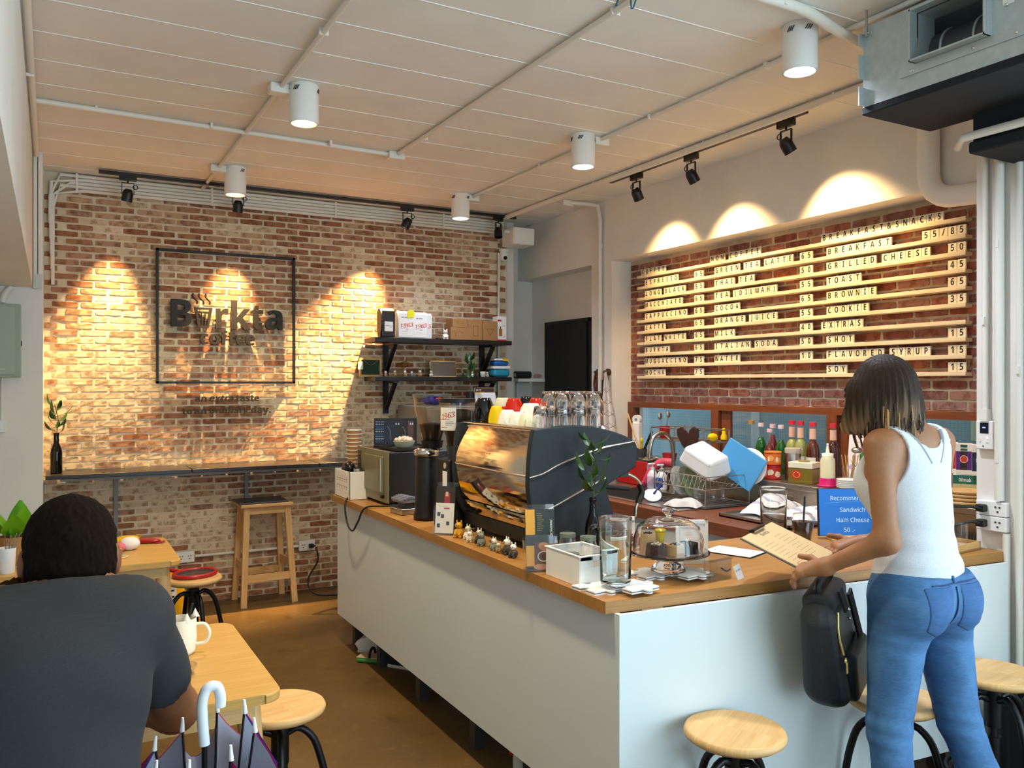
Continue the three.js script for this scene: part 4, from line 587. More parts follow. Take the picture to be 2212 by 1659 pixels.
// ---------- grinders ----------
const beans = (() => { const g = new THREE.IcosahedronGeometry(0.006, 0); return g; })();
function grinder(label, x, z, big) {
  const t = thing('coffee_grinder', label, 'coffee grinder', [x, CT, z], 0, 'coffee grinders'); const bm = std(0x20120a, 0.7);
  if (big) {
    part(t, 'body', lathe([[0, 0], [0.062, 0], [0.064, 0.02], [0.056, 0.05], [0.054, 0.31], [0, 0.31]], 32), Mt.black); part(t, 'collar', lathe([[0.05, 0.31], [0.062, 0.315], [0.062, 0.338], [0.04, 0.35]], 32), Mt.chrome); part(t, 'hopper_neck', cyl(0.055, 0.048, 0.035, 0.03, 0.367, 0), Mt.black);
    part(t, 'hopper', lathe([[0.045, 0.38], [0.05, 0.4], [0.085, 0.53], [0.092, 0.60], [0.09, 0.60], [0.083, 0.53], [0.048, 0.4]], 36, 0.03, 0, 0), Mt.tintglass); part(t, 'coffee_beans', lathe([[0, 0.385], [0.043, 0.385], [0.064, 0.462], [0.04, 0.468], [0, 0.472]], 28, 0.03, 0, 0), bm); part(t, 'lid', cyl(0.096, 0.096, 0.01, 0.03, 0.606, 0, 36), std(0x55585a, 0.35));
  } else {
    part(t, 'body', [rbox(0.12, 0.3, 0.13, 0.008, 0, 0.165, 0), rbox(0.17, 0.03, 0.15, 0.006, 0.01, 0.015, 0)], Mt.black); part(t, 'hopper_neck', cyl(0.05, 0.045, 0.06, 0.01, 0.345, 0), std(0x2a3338, 0.25));
    part(t, 'hopper', lathe([[0.045, 0.37], [0.052, 0.42], [0.08, 0.475], [0.083, 0.575], [0.081, 0.575], [0.078, 0.475], [0.05, 0.42]], 36, 0.01, 0, 0), Mt.tintglass); part(t, 'coffee_beans', lathe([[0, 0.372], [0.044, 0.372], [0.05, 0.42], [0.077, 0.475], [0.079, 0.535], [0.04, 0.542], [0, 0.54]], 28, 0.01, 0, 0), bm); part(t, 'lid', cyl(0.086, 0.086, 0.018, 0.01, 0.583, 0, 36), Mt.black);
    const s = new THREE.CylinderGeometry(0.0845, 0.0845, 0.105, 10, 1, true, 4.75, 1.05).translate(0.01, 0.5, 0);
    part(t.children.find((q) => q.name === 'hopper'), 'bean_label', s, new THREE.MeshStandardMaterial({ side: THREE.DoubleSide, roughness: 0.6, map: print(0.1, 0.115, (c, w, h) => { fillRect(c, '#ece7df', 0, 0, w, h); c.save(); c.translate(w / 2, h * 0.36); c.rotate(-0.2); write(c, '1963', 0, 0, h * 0.33, '#b8432b', 'serif', 'italic bold'); c.restore(); fillRect(c, '#b8432b', w * 0.05, h * 0.52, w * 0.6, 4); scribble(c, w * 0.4, h * 0.62, w * 0.5, 3, h * 0.07, '#333', 5); fillRect(c, '#b8432b', w * 0.1, h * 0.86, w * 0.4, 5); }) }));
    part(t, 'sticker', [box(0.002, 0.09, 0.045, -0.061, 0.215, 0.02)], Mt.paper); part(t, 'round_badge', cyl(0.014, 0.014, 0.002, -0.061, 0.285, 0.02, 20, 0, 0, 1.5708), std(0xb9b4aa, 0.5)); part(t, 'sticker', box(0.002, 0.06, 0.035, -0.061, 0.06, 0.02), std(0x8d836a, 0.6));
  }
}
grinder('black cylinder coffee grinder with a tall clear bean hopper', 1.60, -3.73, true);
grinder('square black coffee grinder with a red and white bean label', 1.64, -3.49, false);
// ---------- left end of the counter ----------
{
  const t = thing('carton_tray', 'open white carton with printed label at the far counter end', 'box', [1.535, CT, -4.69]);
  const P = [bb(-0.055, -0.052, 0, 0.16, -0.14, 0.14), bb(0.052, 0.055, 0, 0.16, -0.14, 0.14), bb(-0.055, 0.055, 0, 0.16, -0.14, -0.137), bb(-0.055, 0.055, 0, 0.16, 0.137, 0.14), bb(-0.055, 0.055, 0, 0.003, -0.14, 0.14)]; part(t, 'carton', P, Mt.paper);
  part(t, 'printed_face', new THREE.PlaneGeometry(0.27, 0.15).rotateY(-Math.PI / 2).translate(-0.0555, 0.08, 0), printed(print(0.27, 0.15, (x, w, h) => { fillRect(x, '#ece7e2', 0, 0, w, h); x.strokeStyle = '#b7b0aa'; x.strokeRect(w * 0.12, h * 0.2, w * 0.8, h * 0.6); for (let i = 0; i < 6; i++) for (let k = 0; k < 2; k++) { fillRect(x, '#8a807a', w * (0.16 + i * 0.125), h * (0.27 + k * 0.28), w * 0.05, h * 0.05); fillRect(x, '#b5aca6', w * (0.16 + i * 0.125), h * (0.35 + k * 0.28), w * 0.03, h * 0.06); } }), 0.8));
  solo('black_bag', 'crumpled black plastic bag in the white carton', 'bag', [new THREE.IcosahedronGeometry(0.045, 2).scale(0.9, 1.0, 1.3).translate(0, 0.0, 0)], std(0x111113, 0.25), [1.535, CT + 0.16, -4.74]);
  solo('metal_cup', 'small shiny metal cup standing in the white carton', 'cup', [lathe([[0, 0], [0.026, 0], [0.026, 0.17], [0.024, 0.17], [0.024, 0.01], [0, 0.01]], 24)], Mt.chrome, [1.545, CT + 0.004, -4.6]);
  const g = []; for (let k = 0; k < 13; k++) g.push(k);
  const c = thing('paper_cup_stack', 'tall stack of nested brown paper cups beside the oven', 'paper cups', [1.585, CT + 0.002, -4.79]);
  for (const k of g) { part(c, 'paper_cup', lathe([[0.03, 0], [0.043, 0.1], [0.041, 0.1], [0.029, 0.004], [0, 0.004]], 24, 0, k * 0.0235, 0), Mt.kraft); part(c, 'rim', torus(0.0425, 0.0022, 0, 0.1 + k * 0.0235, 0, 1.5708), Mt.paper); }
}
{
  const t = thing('toaster_oven', 'black toaster oven with bare grey metal back facing the room', 'oven', [1.745, CT, -4.45]);
  part(t, 'housing', [rbox(0.34, 0.27, 0.5, 0.008, 0.012, 0.157, 0)], Mt.black); const back = std(0x84836a, 0.4, { metalness: 0.5 });
  part(t, 'back_plate', [rbox(0.012, 0.28, 0.5, 0.004, -0.164, 0.157, 0)], back); part(t, 'back_boss', rbox(0.012, 0.2, 0.3, 0.005, -0.173, 0.165, 0.04), back); part(t, 'foil_strip', box(0.003, 0.18, 0.015, -0.179, 0.165, 0.17), std(0xaebec8, 0.3));
  const bp = t.children.find((q) => q.name === 'back_plate'), v = []; for (let i = 0; i < 4; i++) for (let k = 0; k < 22; k++) v.push(box(0.003, 0.005, 0.007, -0.171, 0.08 + k * 0.009, -0.225 + i * 0.014)); { const vs = part(bp, 'vent_slots', v, Mt.black); vs.userData.kind = 'stuff'; }
  part(t, 'knob_plug', [cyl(0.016, 0.016, 0.03, -0.185, 0.075, -0.225, 14, 0, 0, 1.5708), rbox(0.03, 0.025, 0.03, 0.004, -0.185, 0.035, -0.2), rbox(0.02, 0.02, 0.02, 0.004, -0.178, 0.05, 0.19)], Mt.black);
  for (const [x, z] of [[-0.12, -0.2], [0.13, -0.2], [-0.12, 0.2], [0.13, 0.2]]) part(t, 'foot', cyl(0.014, 0.014, 0.022, x, 0.011, z, 10), Mt.black);
  solo('oven_cable', 'black cable drooping in a loop over the counter edge', 'cable', [tube([[1.55, CT + 0.07, -4.66], [1.52, CT + 0.035, -4.62], [1.458, CT - 0.01, -4.56], [1.45, CT - 0.12, -4.5], [1.452, CT - 0.15, -4.42], [1.453, CT - 0.09, -4.33], [1.462, CT + 0.004, -4.22], [1.55, CT + 0.012, -4.17], [1.66, CT + 0.012, -4.15]], 0.005, 60)], Mt.cable);
  const OT = CT + 0.293;
  const tr = thing('serving_tray', 'black tray lying on the toaster oven', 'tray', [1.76, OT, -4.36]); part(tr, 'plate', [rbox(0.24, 0.006, 0.3, 0.002, 0, 0.003, 0)], Mt.matte); part(tr, 'rim', [box(0.25, 0.014, 0.006, 0, 0.01, 0.15), box(0.25, 0.014, 0.006, 0, 0.01, -0.15), box(0.006, 0.014, 0.3, 0.122, 0.01, 0), box(0.006, 0.014, 0.3, -0.122, 0.01, 0)], Mt.matte);
  const b = thing('sugar_bowl', 'small pale bowl of wrapped sweets on the black tray', 'bowl', [1.73, OT + 0.006, -4.35]); part(b, 'bowl', lathe([[0, 0.0], [0.035, 0], [0.05, 0.015], [0.062, 0.042], [0.06, 0.042], [0.046, 0.016], [0, 0.008]], 28), std(0xcfd0bd, 0.35)); const sw = []; for (let i = 0; i < 14; i++) { const a = i * 2.4, r = 0.045 * Math.sqrt(i / 14); sw.push(new THREE.IcosahedronGeometry(0.016, 0).rotateX(i).rotateY(i * 2).translate(r * Math.cos(a), 0.045 + 0.012 * (1 - i / 14), r * Math.sin(a))); } part(b, 'wrapped_sweets', sw, std(0xd8c9b8, 0.2));
  const l = thing('laptop', 'open laptop with dark desktop screen behind the oven tray', 'laptop', [1.775, OT, -4.60], -0.42); part(l, 'keyboard', rbox(0.25, 0.01, 0.05, 0.003, 0, 0.005, 0.03), Mt.matte); const lid = part(l, 'lid', rbox(0.25, 0.165, 0.008, 0.004, 0, 0.085, 0, -0.12), Mt.black);
  part(lid, 'screen', new THREE.PlaneGeometry(0.24, 0.15).rotateX(-0.12).translate(0, 0.087, 0.0055), std(0x111111, 0.3, { emissive: 0xffffff, emissiveIntensity: 0.6, emissiveMap: print(0.24, 0.15, (x, w, h) => { fillRect(x, '#131a2c', 0, 0, w, h); fillRect(x, '#1c1416', w * 0.55, 0, w * 0.45, h); fillRect(x, '#5a3a34', w * 0.8, 0, w * 0.14, h * 0.9); fillRect(x, '#0a0d14', 0, 0, w, h * 0.07); for (let i = 0; i < 5; i++) for (let k = 0; k < 9; k++) fillRect(x, ['#7fb0e8', '#dfe8f2', '#3d6fc0'][(i * 3 + k) % 3], w * (0.02 + i * 0.042), h * (0.1 + k * 0.095), w * 0.022, h * 0.035); x.strokeStyle = '#8d8f99'; x.lineWidth = 3; for (const q of [0.3, 0.66]) { x.beginPath(); x.moveTo(w * q, h * 0.3); x.quadraticCurveTo(w * (q + 0.1), h * 0.4, w * (q + 0.09), h * 0.85); x.stroke(); } for (const q of [0.5, 0.56, 0.85, 0.9]) fillRect(x, '#cfd6e2', w * q, h * 0.16, w * 0.03, h * 0.08); }) }));
  const k = thing('paper_napkin', 'folded white napkin in a wooden dish beside the hopper', 'napkin', [1.87, OT + 0.006, -4.27]); part(k, 'dish', lathe([[0, 0], [0.04, 0], [0.052, 0.02], [0.05, 0.02], [0.038, 0.004], [0, 0.004]], 20), Mt.pine); part(k, 'paper', box(0.05, 0.06, 0.02, 0, 0.035, 0, 0.2, 0.3, 0.4), Mt.paper);
}
{
  const t = thing('card_terminal', 'small silver scale with ribbed top beside the black grinder', 'scale', [1.575, CT, -3.955], 0.1); part(t, 'base', rbox(0.1, 0.03, 0.13, 0.004, 0, 0.017, 0), Mt.steel); part(t, 'column', rbox(0.06, 0.03, 0.08, 0.006, 0.01, 0.045, 0), Mt.darkgrey); const s = []; for (let i = 0; i < 8; i++) s.push(rbox(0.008, 0.012, 0.13, 0.002, -0.04 + i * 0.0125, 0.075 + 0.012 * Math.sin(i * 0.45), 0)); part(t, 'ribbed_top', s, std(0x9aa0b4, 0.3, { metalness: 0.6 })); part(t, 'top_plate', rbox(0.1, 0.012, 0.12, 0.003, 0.01, 0.066, 0), Mt.grey);
}
function leaflets(label, x, z, turn, w, h, art, n) {
  const t = thing('leaflet_holder', label, 'leaflets', [x, CT, z], turn, 'clear leaflet holders on the counter edge');
  part(t, 'holder', [box(w + 0.01, h * 0.62, 0.003, 0, h * 0.31, 0.024, -0.14), box(w + 0.01, h * 1.1, 0.003, 0, h * 0.54, -0.03, -0.14), box(w + 0.01, 0.003, 0.06, 0, 0.002, 0.01), box(0.003, h * 0.5, 0.05, -(w + 0.01) / 2, h * 0.26, 0.0, -0.14), box(0.003, h * 0.5, 0.05, (w + 0.01) / 2, h * 0.26, 0.0, -0.14)], Mt.glass);
  part(t, 'leaflet', rbox(w, h, 0.014, 0.001, 0, h / 2 + 0.005, -0.005, -0.14), std(n ? 0x1d2a26 : 0x3a3530, 0.5)); part(t, 'printed_face', new THREE.PlaneGeometry(w, h).rotateX(-0.14).translate(0, h / 2 + 0.006, 0.0035), printed(art, 0.45));
}
leaflets('clear holder with a dark cover leaflet and white price sheet by the grinder', 1.515, -3.325, -0.75, 0.085, 0.205, print(0.085, 0.205, (x, w, h) => { fillRect(x, '#3b302c', 0, 0, w, h); fillRect(x, '#a33a3a', w * 0.45, h * 0.15, w * 0.3, h * 0.25); fillRect(x, '#d9b9a6', w * 0.5, h * 0.12, w * 0.15, h * 0.1); fillRect(x, '#ece8e0', 0, h * 0.36, w, h * 0.64); fillRect(x, '#b23040', w * 0.45, h * 0.46, w * 0.3, h * 0.03); scribble(x, w * 0.1, h * 0.43, w * 0.6, 1, 5, '#777', 2); for (const [a, b] of [[0.1, 0.56], [0.3, 0.6], [0.6, 0.75], [0.1, 0.8]]) fillRect(x, '#2b2b2b', w * a, h * b, w * 0.16, h * 0.08); }), 0);
leaflets('clear holder with dark green and yellow coffee leaflets', 1.512, -2.51, -0.35, 0.105, 0.21, print(0.105, 0.21, (x, w, h) => { fillRect(x, '#1d2b28', 0, 0, w, h); fillRect(x, '#d79d2e', 0, 0, w * 0.32, h * 0.42); fillRect(x, '#d79d2e', 0, h * 0.6, w * 0.28, h * 0.34); fillRect(x, '#5a4030', w * 0.28, h * 0.55, w * 0.72, h * 0.45); x.fillStyle = '#c08c70'; x.beginPath(); x.ellipse(w * 0.62, h * 0.62, w * 0.2, h * 0.07, 0.3, 0, 7); x.fill(); x.strokeStyle = '#e8e4da'; x.lineWidth = 4; x.beginPath(); x.ellipse(w * 0.6, h * 0.78, w * 0.2, h * 0.08, 0, 0, 7); x.stroke(); x.fillStyle = '#c08c70'; x.beginPath(); x.ellipse(w * 0.5, h * 0.95, w * 0.25, h * 0.05, 0, 0, 7); x.fill(); scribble(x, w * 0.4, h * 0.07, w * 0.25, 9, h * 0.035, '#c49a3a', 2); x.save(); x.translate(w * 0.88, h * 0.3); x.rotate(1.5708); write(x, 'FUNSPACE', 0, 0, h * 0.05, '#e8e4da'); x.restore(); }), 1);
// figurines along the counter edge
[['yellow giraffe figurine beside the price leaflet', 1.535, -3.225, 0.075, fy, fy], ['white long-eared figurine next to the giraffe', 1.55, -3.165, 0.065, fw, fc], ['cream figurine, third along the counter edge', 1.53, -3.11, 0.05, fc, fw], ['dark figurine with white face, fourth along the counter edge', 1.55, -3.06, 0.065, fd, fc], ['grey figurine in the middle of the counter edge row', 1.535, -3.01, 0.06, fg, fg], ['brown lying figurine in the counter edge row', 1.55, -2.955, 0.045, ft, ft], ['grey figurine with a large white face', 1.535, -2.9, 0.055, fg, fw], ['tan cat figurine in the counter edge row', 1.53, -2.855, 0.045, ft, fc], ['tall dark rabbit figurine near the yellow leaflet', 1.545, -2.81, 0.07, fd, fw], ['black and white figurine nearest the yellow leaflet', 1.535, -2.745, 0.06, fd, fw]].forEach(([l, x, z, h, a, b]) => figurine(l, [x, CT, z], h, a, b, -1.2 + rr(-0.5, 0.5), 'figurine', 'figurines along the counter edge'));
{
  const t = thing('bottle_plant', 'tall green sprig in a dark bottle in front of the coffee machine', 'plant', [1.80, CT, -2.60]); part(t, 'bottle', beerBottle(0.95), glassy(0x241a10)); part(t, 'bottle_water', cyl(0.029, 0.029, 0.1, 0, 0.056, 0, 18), std(0x15100a, 0.2)); sprig(t, 0.24, 18, 0.07, Mt.leaf, [0, 0.215, 0], 1.25);
}

// ---------- front counter: water, cakes, tip box ----------
function puzzle() { // a square trivet tile with a knob and a notch on its sides
  const s = new THREE.Shape(), a = 0.058, k = 0.014; s.moveTo(-a, -a); s.lineTo(-k, -a); s.absarc(0, -a - k * 0.8, k, 2.6, 0.55, false); s.lineTo(a, -a); s.lineTo(a, -k); s.absarc(a + k * 0.8, 0, k, 4.2, 2.1, false); s.lineTo(a, a); s.lineTo(k, a); s.absarc(0, a - k * 0.6, k, 0.5, 2.64, true); s.lineTo(-a, a); s.lineTo(-a, k); s.absarc(-a + k * 0.6, 0, k, 2.1, 4.2, true); s.lineTo(-a, -a); return s;
}
const puzzleM = std(0xf0efec, 0.4), puzzleE = std(0x5c6070, 0.6);
function trivet(label, x, z, turn, up) { const t = thing('puzzle_trivet', label, 'trivet', [x, CT + up, z], turn, 'white puzzle trivets'); part(t, 'upper_layer', ext(puzzle(), 0.004).rotateX(-Math.PI / 2).translate(0, 0.0075, 0), puzzleM); part(t, 'core', ext(puzzle(), 0.0035).rotateX(-Math.PI / 2).scale(0.97, 1, 0.97).translate(0, 0.004, 0), puzzleE); part(t, 'lower_layer', ext(puzzle(), 0.004).rotateX(-Math.PI / 2), puzzleM); }
trivet('white puzzle-shaped trivet under the water jug, left piece', 1.53, -2.19, 0.1, 0); trivet('white puzzle-shaped trivet under the water jug, right piece', 1.612, -2.108, 0.1, 0.012);
trivet('white puzzle-shaped trivet under the cake stand, left piece', 1.79, -2.27, 0.15, 0); trivet('white puzzle-shaped trivet under the cake stand, right piece', 1.885, -2.17, 0.15, 0.012);
const water = new THREE.MeshPhysicalMaterial({ color: 0xeaf2f2, roughness: 0.02, transmission: 1, thickness: 0, ior: 1.33 });
function jug(label, x, y, z, r, h, fill, handleA, group) {
  const t = thing('water_jug', label, 'jug', [x, y, z], handleA, group); part(t, 'jug', lathe([[0, 0.0], [r * 0.92, 0], [r * 0.95, 0.01], [r, h * 0.95], [r * 1.02, h], [r * 0.98, h], [r * 0.95, h * 0.95], [r * 0.9, 0.014], [0, 0.012]], 36), Mt.solid);
  part(t, 'water', lathe([[0, 0.014], [r * 0.89, 0.014], [r * 0.93, h * fill], [0, h * fill]], 32), water); part(t, 'handle', tube([[r * 0.96, h * 0.85, 0], [r * 1.55, h * 0.82, 0], [r * 1.6, h * 0.5, 0], [r * 1.3, h * 0.28, 0], [r * 0.95, h * 0.26, 0]], r * 0.13), Mt.glass);
  const m = []; for (let i = 0; i < 9; i++) m.push(box(i % 3 ? 0.012 : 0.02, 0.0012, 0.001, Math.sin(-0.7) * r * 0.99, h * (0.25 + i * 0.06), Math.cos(-0.7) * r * 0.99, 0, -0.7, 0)); part(t, 'scale_marks', m, Mt.grey); part(t, 'rim_band', lathe([[r * 1.005, h * 0.86], [r * 1.025, h], [r * 0.99, h]], 36), glassy(0xe6e6e4, { roughness: 0.35 }));
}
jug('tall clear water jug standing on puzzle trivets at the counter corner', 1.575, CT + 0.0245, -2.15, 0.052, 0.21, 0.78, 2.2, 'water jugs'); jug('clear half-full water jug near the iced coffee', 2.895, 0.8755, -2.735, 0.06, 0.2, 0.36, -0.5, 'water jugs');
{
  const t = thing('cake_stand', 'glass cake stand with a clear dome over cookies', 'cake stand', [1.845, CT + 0.0245, -2.215]);
  part(t, 'foot', lathe([[0, 0.004], [0.06, 0], [0.055, 0.012], [0.03, 0.03], [0.022, 0.045], [0.03, 0.0495], [0, 0.0495]], 36), Mt.solid); part(t, 'plate', lathe([[0, 0.05], [0.115, 0.052], [0.14, 0.06], [0.14, 0.066], [0.11, 0.06], [0, 0.057]], 44), Mt.solid);
  part(t, 'dome', lathe([[0.118, 0.062], [0.12, 0.066], [0.118, 0.11], [0.105, 0.15], [0.07, 0.172], [0.02, 0.18], [0.006, 0.182], [0.006, 0.178], [0.07, 0.167], [0.101, 0.147], [0.114, 0.11], [0.114, 0.066], [0.118, 0.062]], 44), Mt.solid); part(t, 'knob', lathe([[0.008, 0.18], [0.012, 0.19], [0.024, 0.2], [0.022, 0.21], [0, 0.213]], 20), Mt.solid);
  const treat = (l, dx, dz, c, r, h, n) => { const k = thing('cookie', l, 'cookie', [1.845 + dx, CT + 0.0245 + 0.0605, -2.215 + dz], 0, 'baked treats under the dome'); const g = new THREE.CylinderGeometry(r * 0.9, r, h, 22, 2), p = g.attributes.position; for (let i = 0; i < p.count; i++) { const f = 1 + 0.12 * (hash(Math.round(p.getX(i) * 500), Math.round(p.getZ(i) * 500), n) - 0.5); p.setXYZ(i, p.getX(i) * f, p.getY(i) * f, p.getZ(i) * f); } g.computeVertexNormals(); part(k, 'crumb', g.translate(0, h / 2, 0), std(c, 0.9)); const b = []; for (let i = 0; i < 7; i++) b.push(new THREE.IcosahedronGeometry(0.005, 0).translate(Math.cos(i * 2.4) * r * 0.6 * Math.sqrt(i / 7), h, Math.sin(i * 2.4) * r * 0.6 * Math.sqrt(i / 7))); part(k, 'chips', b, std(n === 1 ? 0xe8dcae : 0x20120a, 0.7)); };
  treat('dark red cookie with pale chips under the glass dome', -0.06, 0.01, 0x3d1210, 0.035, 0.035, 1); treat('golden cookie with dark chips under the glass dome', 0.0, 0.035, 0xb08a4c, 0.034, 0.032, 2); treat('black chocolate cookie under the glass dome', 0.065, 0.03, 0x1c1210, 0.035, 0.03, 3); treat('pale biscuit standing at the back under the dome', -0.045, -0.055, 0xc8a878, 0.03, 0.06, 4);
  const y = thing('yellow_tongs', 'yellow ornament standing behind the cookies inside the dome', 'ornament', [1.85, CT + 0.085, -2.265]); part(y, 'stalk', [rod([0, 0, 0], [0, 0.06, 0], 0.008, 10, 0.02), sph(0.02, 0, 0.068, 0, 1.2, 0.5, 0.8)], Mt.yellowC);
}
{
  const t = thing('storage_tub', 'white plastic tub with handle slot holding small glass jars', 'tub', [1.575, CT, -2.345], 0.0);
  const w = 0.15, d = 0.21, h = 0.098; const out = shapeOf([[-w / 2, -d / 2], [w / 2, -d / 2], [w / 2, d / 2], [-w / 2, d / 2]]);
  part(t, 'tub', [rbox(0.004, h, d, 0.002, -w / 2, h / 2, 0), rbox(0.004, h, d, 0.002, w / 2, h / 2, 0), rbox(w, h, 0.004, 0.002, 0, h / 2, -d / 2), rbox(w, h * 0.62, 0.004, 0.002, 0, h * 0.31, d / 2), rbox(w * 0.34, h * 0.4, 0.004, 0.002, -w * 0.33, h * 0.8, d / 2), rbox(w * 0.34, h * 0.4, 0.004, 0.002, w * 0.33, h * 0.8, d / 2), rbox(w, h * 0.16, 0.004, 0.002, 0, h * 0.92, d / 2), bb(-w / 2, w / 2, 0, 0.004, -d / 2, d / 2)], Mt.plasticW);
  part(t, 'rim', [rbox(w + 0.012, 0.005, 0.008, 0.002, 0, h, d / 2), rbox(w + 0.012, 0.005, 0.008, 0.002, 0, h, -d / 2), rbox(0.008, 0.005, d + 0.012, 0.002, -w / 2, h, 0), rbox(0.008, 0.005, d + 0.012, 0.002, w / 2, h, 0)], Mt.plasticW);
  let i = 0; const where = ['front left', 'front right', 'middle left', 'middle right', 'back left'];
  for (const [dx, dz, up] of [[-0.035, 0.06, 0.004], [0.035, 0.06, 0.004], [-0.035, -0.01, 0.004], [0.035, -0.01, 0.055], [-0.01, -0.07, 0.06]]) { const j = thing('glass_jar', `small glass jar with lid in the white tub, ${where[i++]} one`, 'jar', [1.575 + dx, CT + up, -2.345 + dz], 0, 'glass jars in the white tub'); part(j, 'jar', lathe([[0, 0], [0.028, 0], [0.03, 0.01], [0.03, 0.055], [0.026, 0.07], [0.024, 0.07], [0.027, 0.054], [0.027, 0.01], [0, 0.006]], 22), Mt.glass); part(j, 'lid', cyl(0.028, 0.028, 0.012, 0, 0.077, 0, 22), std(0x6c7568, 0.3)); }
}
{
  const t = thing('tip_box', 'clear plastic tip box with coins and a small tag', 'tip box', [1.965, CT, -2.155], 0.12);
  part(t, 'box', [bb(-0.055, -0.052, 0, 0.07, -0.06, 0.06), bb(0.052, 0.055, 0, 0.07, -0.06, 0.06), bb(-0.055, 0.055, 0, 0.07, -0.06, -0.057), bb(-0.055, 0.055, 0, 0.07, 0.057, 0.06), bb(-0.055, 0.055, 0, 0.003, -0.06, 0.06), bb(-0.06, 0.06, 0.066, 0.071, -0.066, -0.055), bb(-0.06, 0.06, 0.066, 0.071, 0.055, 0.066)], glassy(0xf0f0ee, { roughness: 0.12 }));
  const c = []; for (let i = 0; i < 9; i++) c.push(cyl(0.011, 0.011, 0.002, rr(-0.035, 0.035), 0.005 + 0.002 * (i % 3), rr(-0.04, 0.04), 14)); part(t, 'coins', c, Mt.steel); part(t, 'latch', tube([[0.0, 0.04, 0.062], [0.015, 0.03, 0.07], [0.04, 0.032, 0.066]], 0.003), Mt.darkgrey);
  part(t, 'tag', box(0.036, 0.05, 0.001, 0.06, 0.022, 0.085, -0.3, 0.1, 0.2), Mt.paper); part(t, 'tag_print', new THREE.PlaneGeometry(0.034, 0.048).rotateX(-0.3).rotateZ(0.2).rotateY(0.1).translate(0.0603, 0.0225, 0.0862), printed(print(0.034, 0.048, (x, w, h) => { fillRect(x, '#f2f2f2', 0, 0, w, h); write(x, 'TIP BOX', w / 2, h * 0.35, h * 0.16, '#2b3f66'); scribble(x, w * 0.25, h * 0.6, w * 0.5, 2, h * 0.1, '#b9bcc4', 2); })));
  const p = (n, l, x, z, turn, w, h, art, stand) => { const k = thing(n, l, 'price card', [x, CT, z], turn); part(k, 'card', box(w, h, 0.003, 0, h / 2 + stand, 0, -0.1), Mt.paper); part(k, 'printed_face', new THREE.PlaneGeometry(w, h).rotateX(-0.1).translate(0, h / 2 + stand, 0.002), printed(art)); part(k, 'base', rbox(w * 1.05, 0.022, 0.045, 0.004, 0, 0.011, 0.0), Mt.plasticW); };
  p('price_card', 'brownie price card with a photo of brownies behind the water jug', 1.95, -2.62, -0.55, 0.1, 0.125, print(0.1, 0.125, (x, w, h) => { fillRect(x, '#efe8ea', 0, 0, w, h); x.fillStyle = '#6a3f35'; x.beginPath(); x.moveTo(0, h * 0.2); x.lineTo(w * 0.45, h * 0.12); x.lineTo(w, h * 0.7); x.lineTo(w, h); x.lineTo(0, h); x.fill(); for (let i = 0; i < 26; i++) { x.fillStyle = ['#8d5f50', '#4d2a22', '#b98d80'][i % 3]; x.beginPath(); x.ellipse(w * hash(i, 1, 3) * 0.9, h * (0.45 + 0.5 * hash(i, 2, 3)), w * 0.09, h * 0.03, -0.7, 0, 7); x.fill(); } write(x, 'BROWNIE', w * 0.72, h * 0.16, h * 0.1, '#222'); write(x, '65.-', w * 0.76, h * 0.34, h * 0.11, '#b03040'); }), 0.018);
  const f = thing('standing_picture', 'white standing frame with a printed sheet behind the cake dome', 'frame', [2.06, CT, -2.34], -0.55); const fr = [box(0.115, 0.012, 0.014, 0, 0.006, 0), box(0.115, 0.012, 0.014, 0, 0.154, 0), box(0.012, 0.16, 0.014, -0.052, 0.08, 0), box(0.012, 0.16, 0.014, 0.052, 0.08, 0)]; part(f, 'frame', fr, Mt.plasticW); part(f, 'sheet', new THREE.PlaneGeometry(0.094, 0.138).translate(0, 0.08, 0.002), printed(print(0.094, 0.138, (x, w, h) => { fillRect(x, '#eef0f3', 0, 0, w, h); scribble(x, w * 0.3, h * 0.25, w * 0.4, 2, h * 0.07, '#9aa0ac', 3); write(x, '17', w * 0.5, h * 0.68, h * 0.14, '#8a8f9a'); }))); part(f, 'back', box(0.1, 0.145, 0.004, 0, 0.08, -0.006), Mt.grey);
}
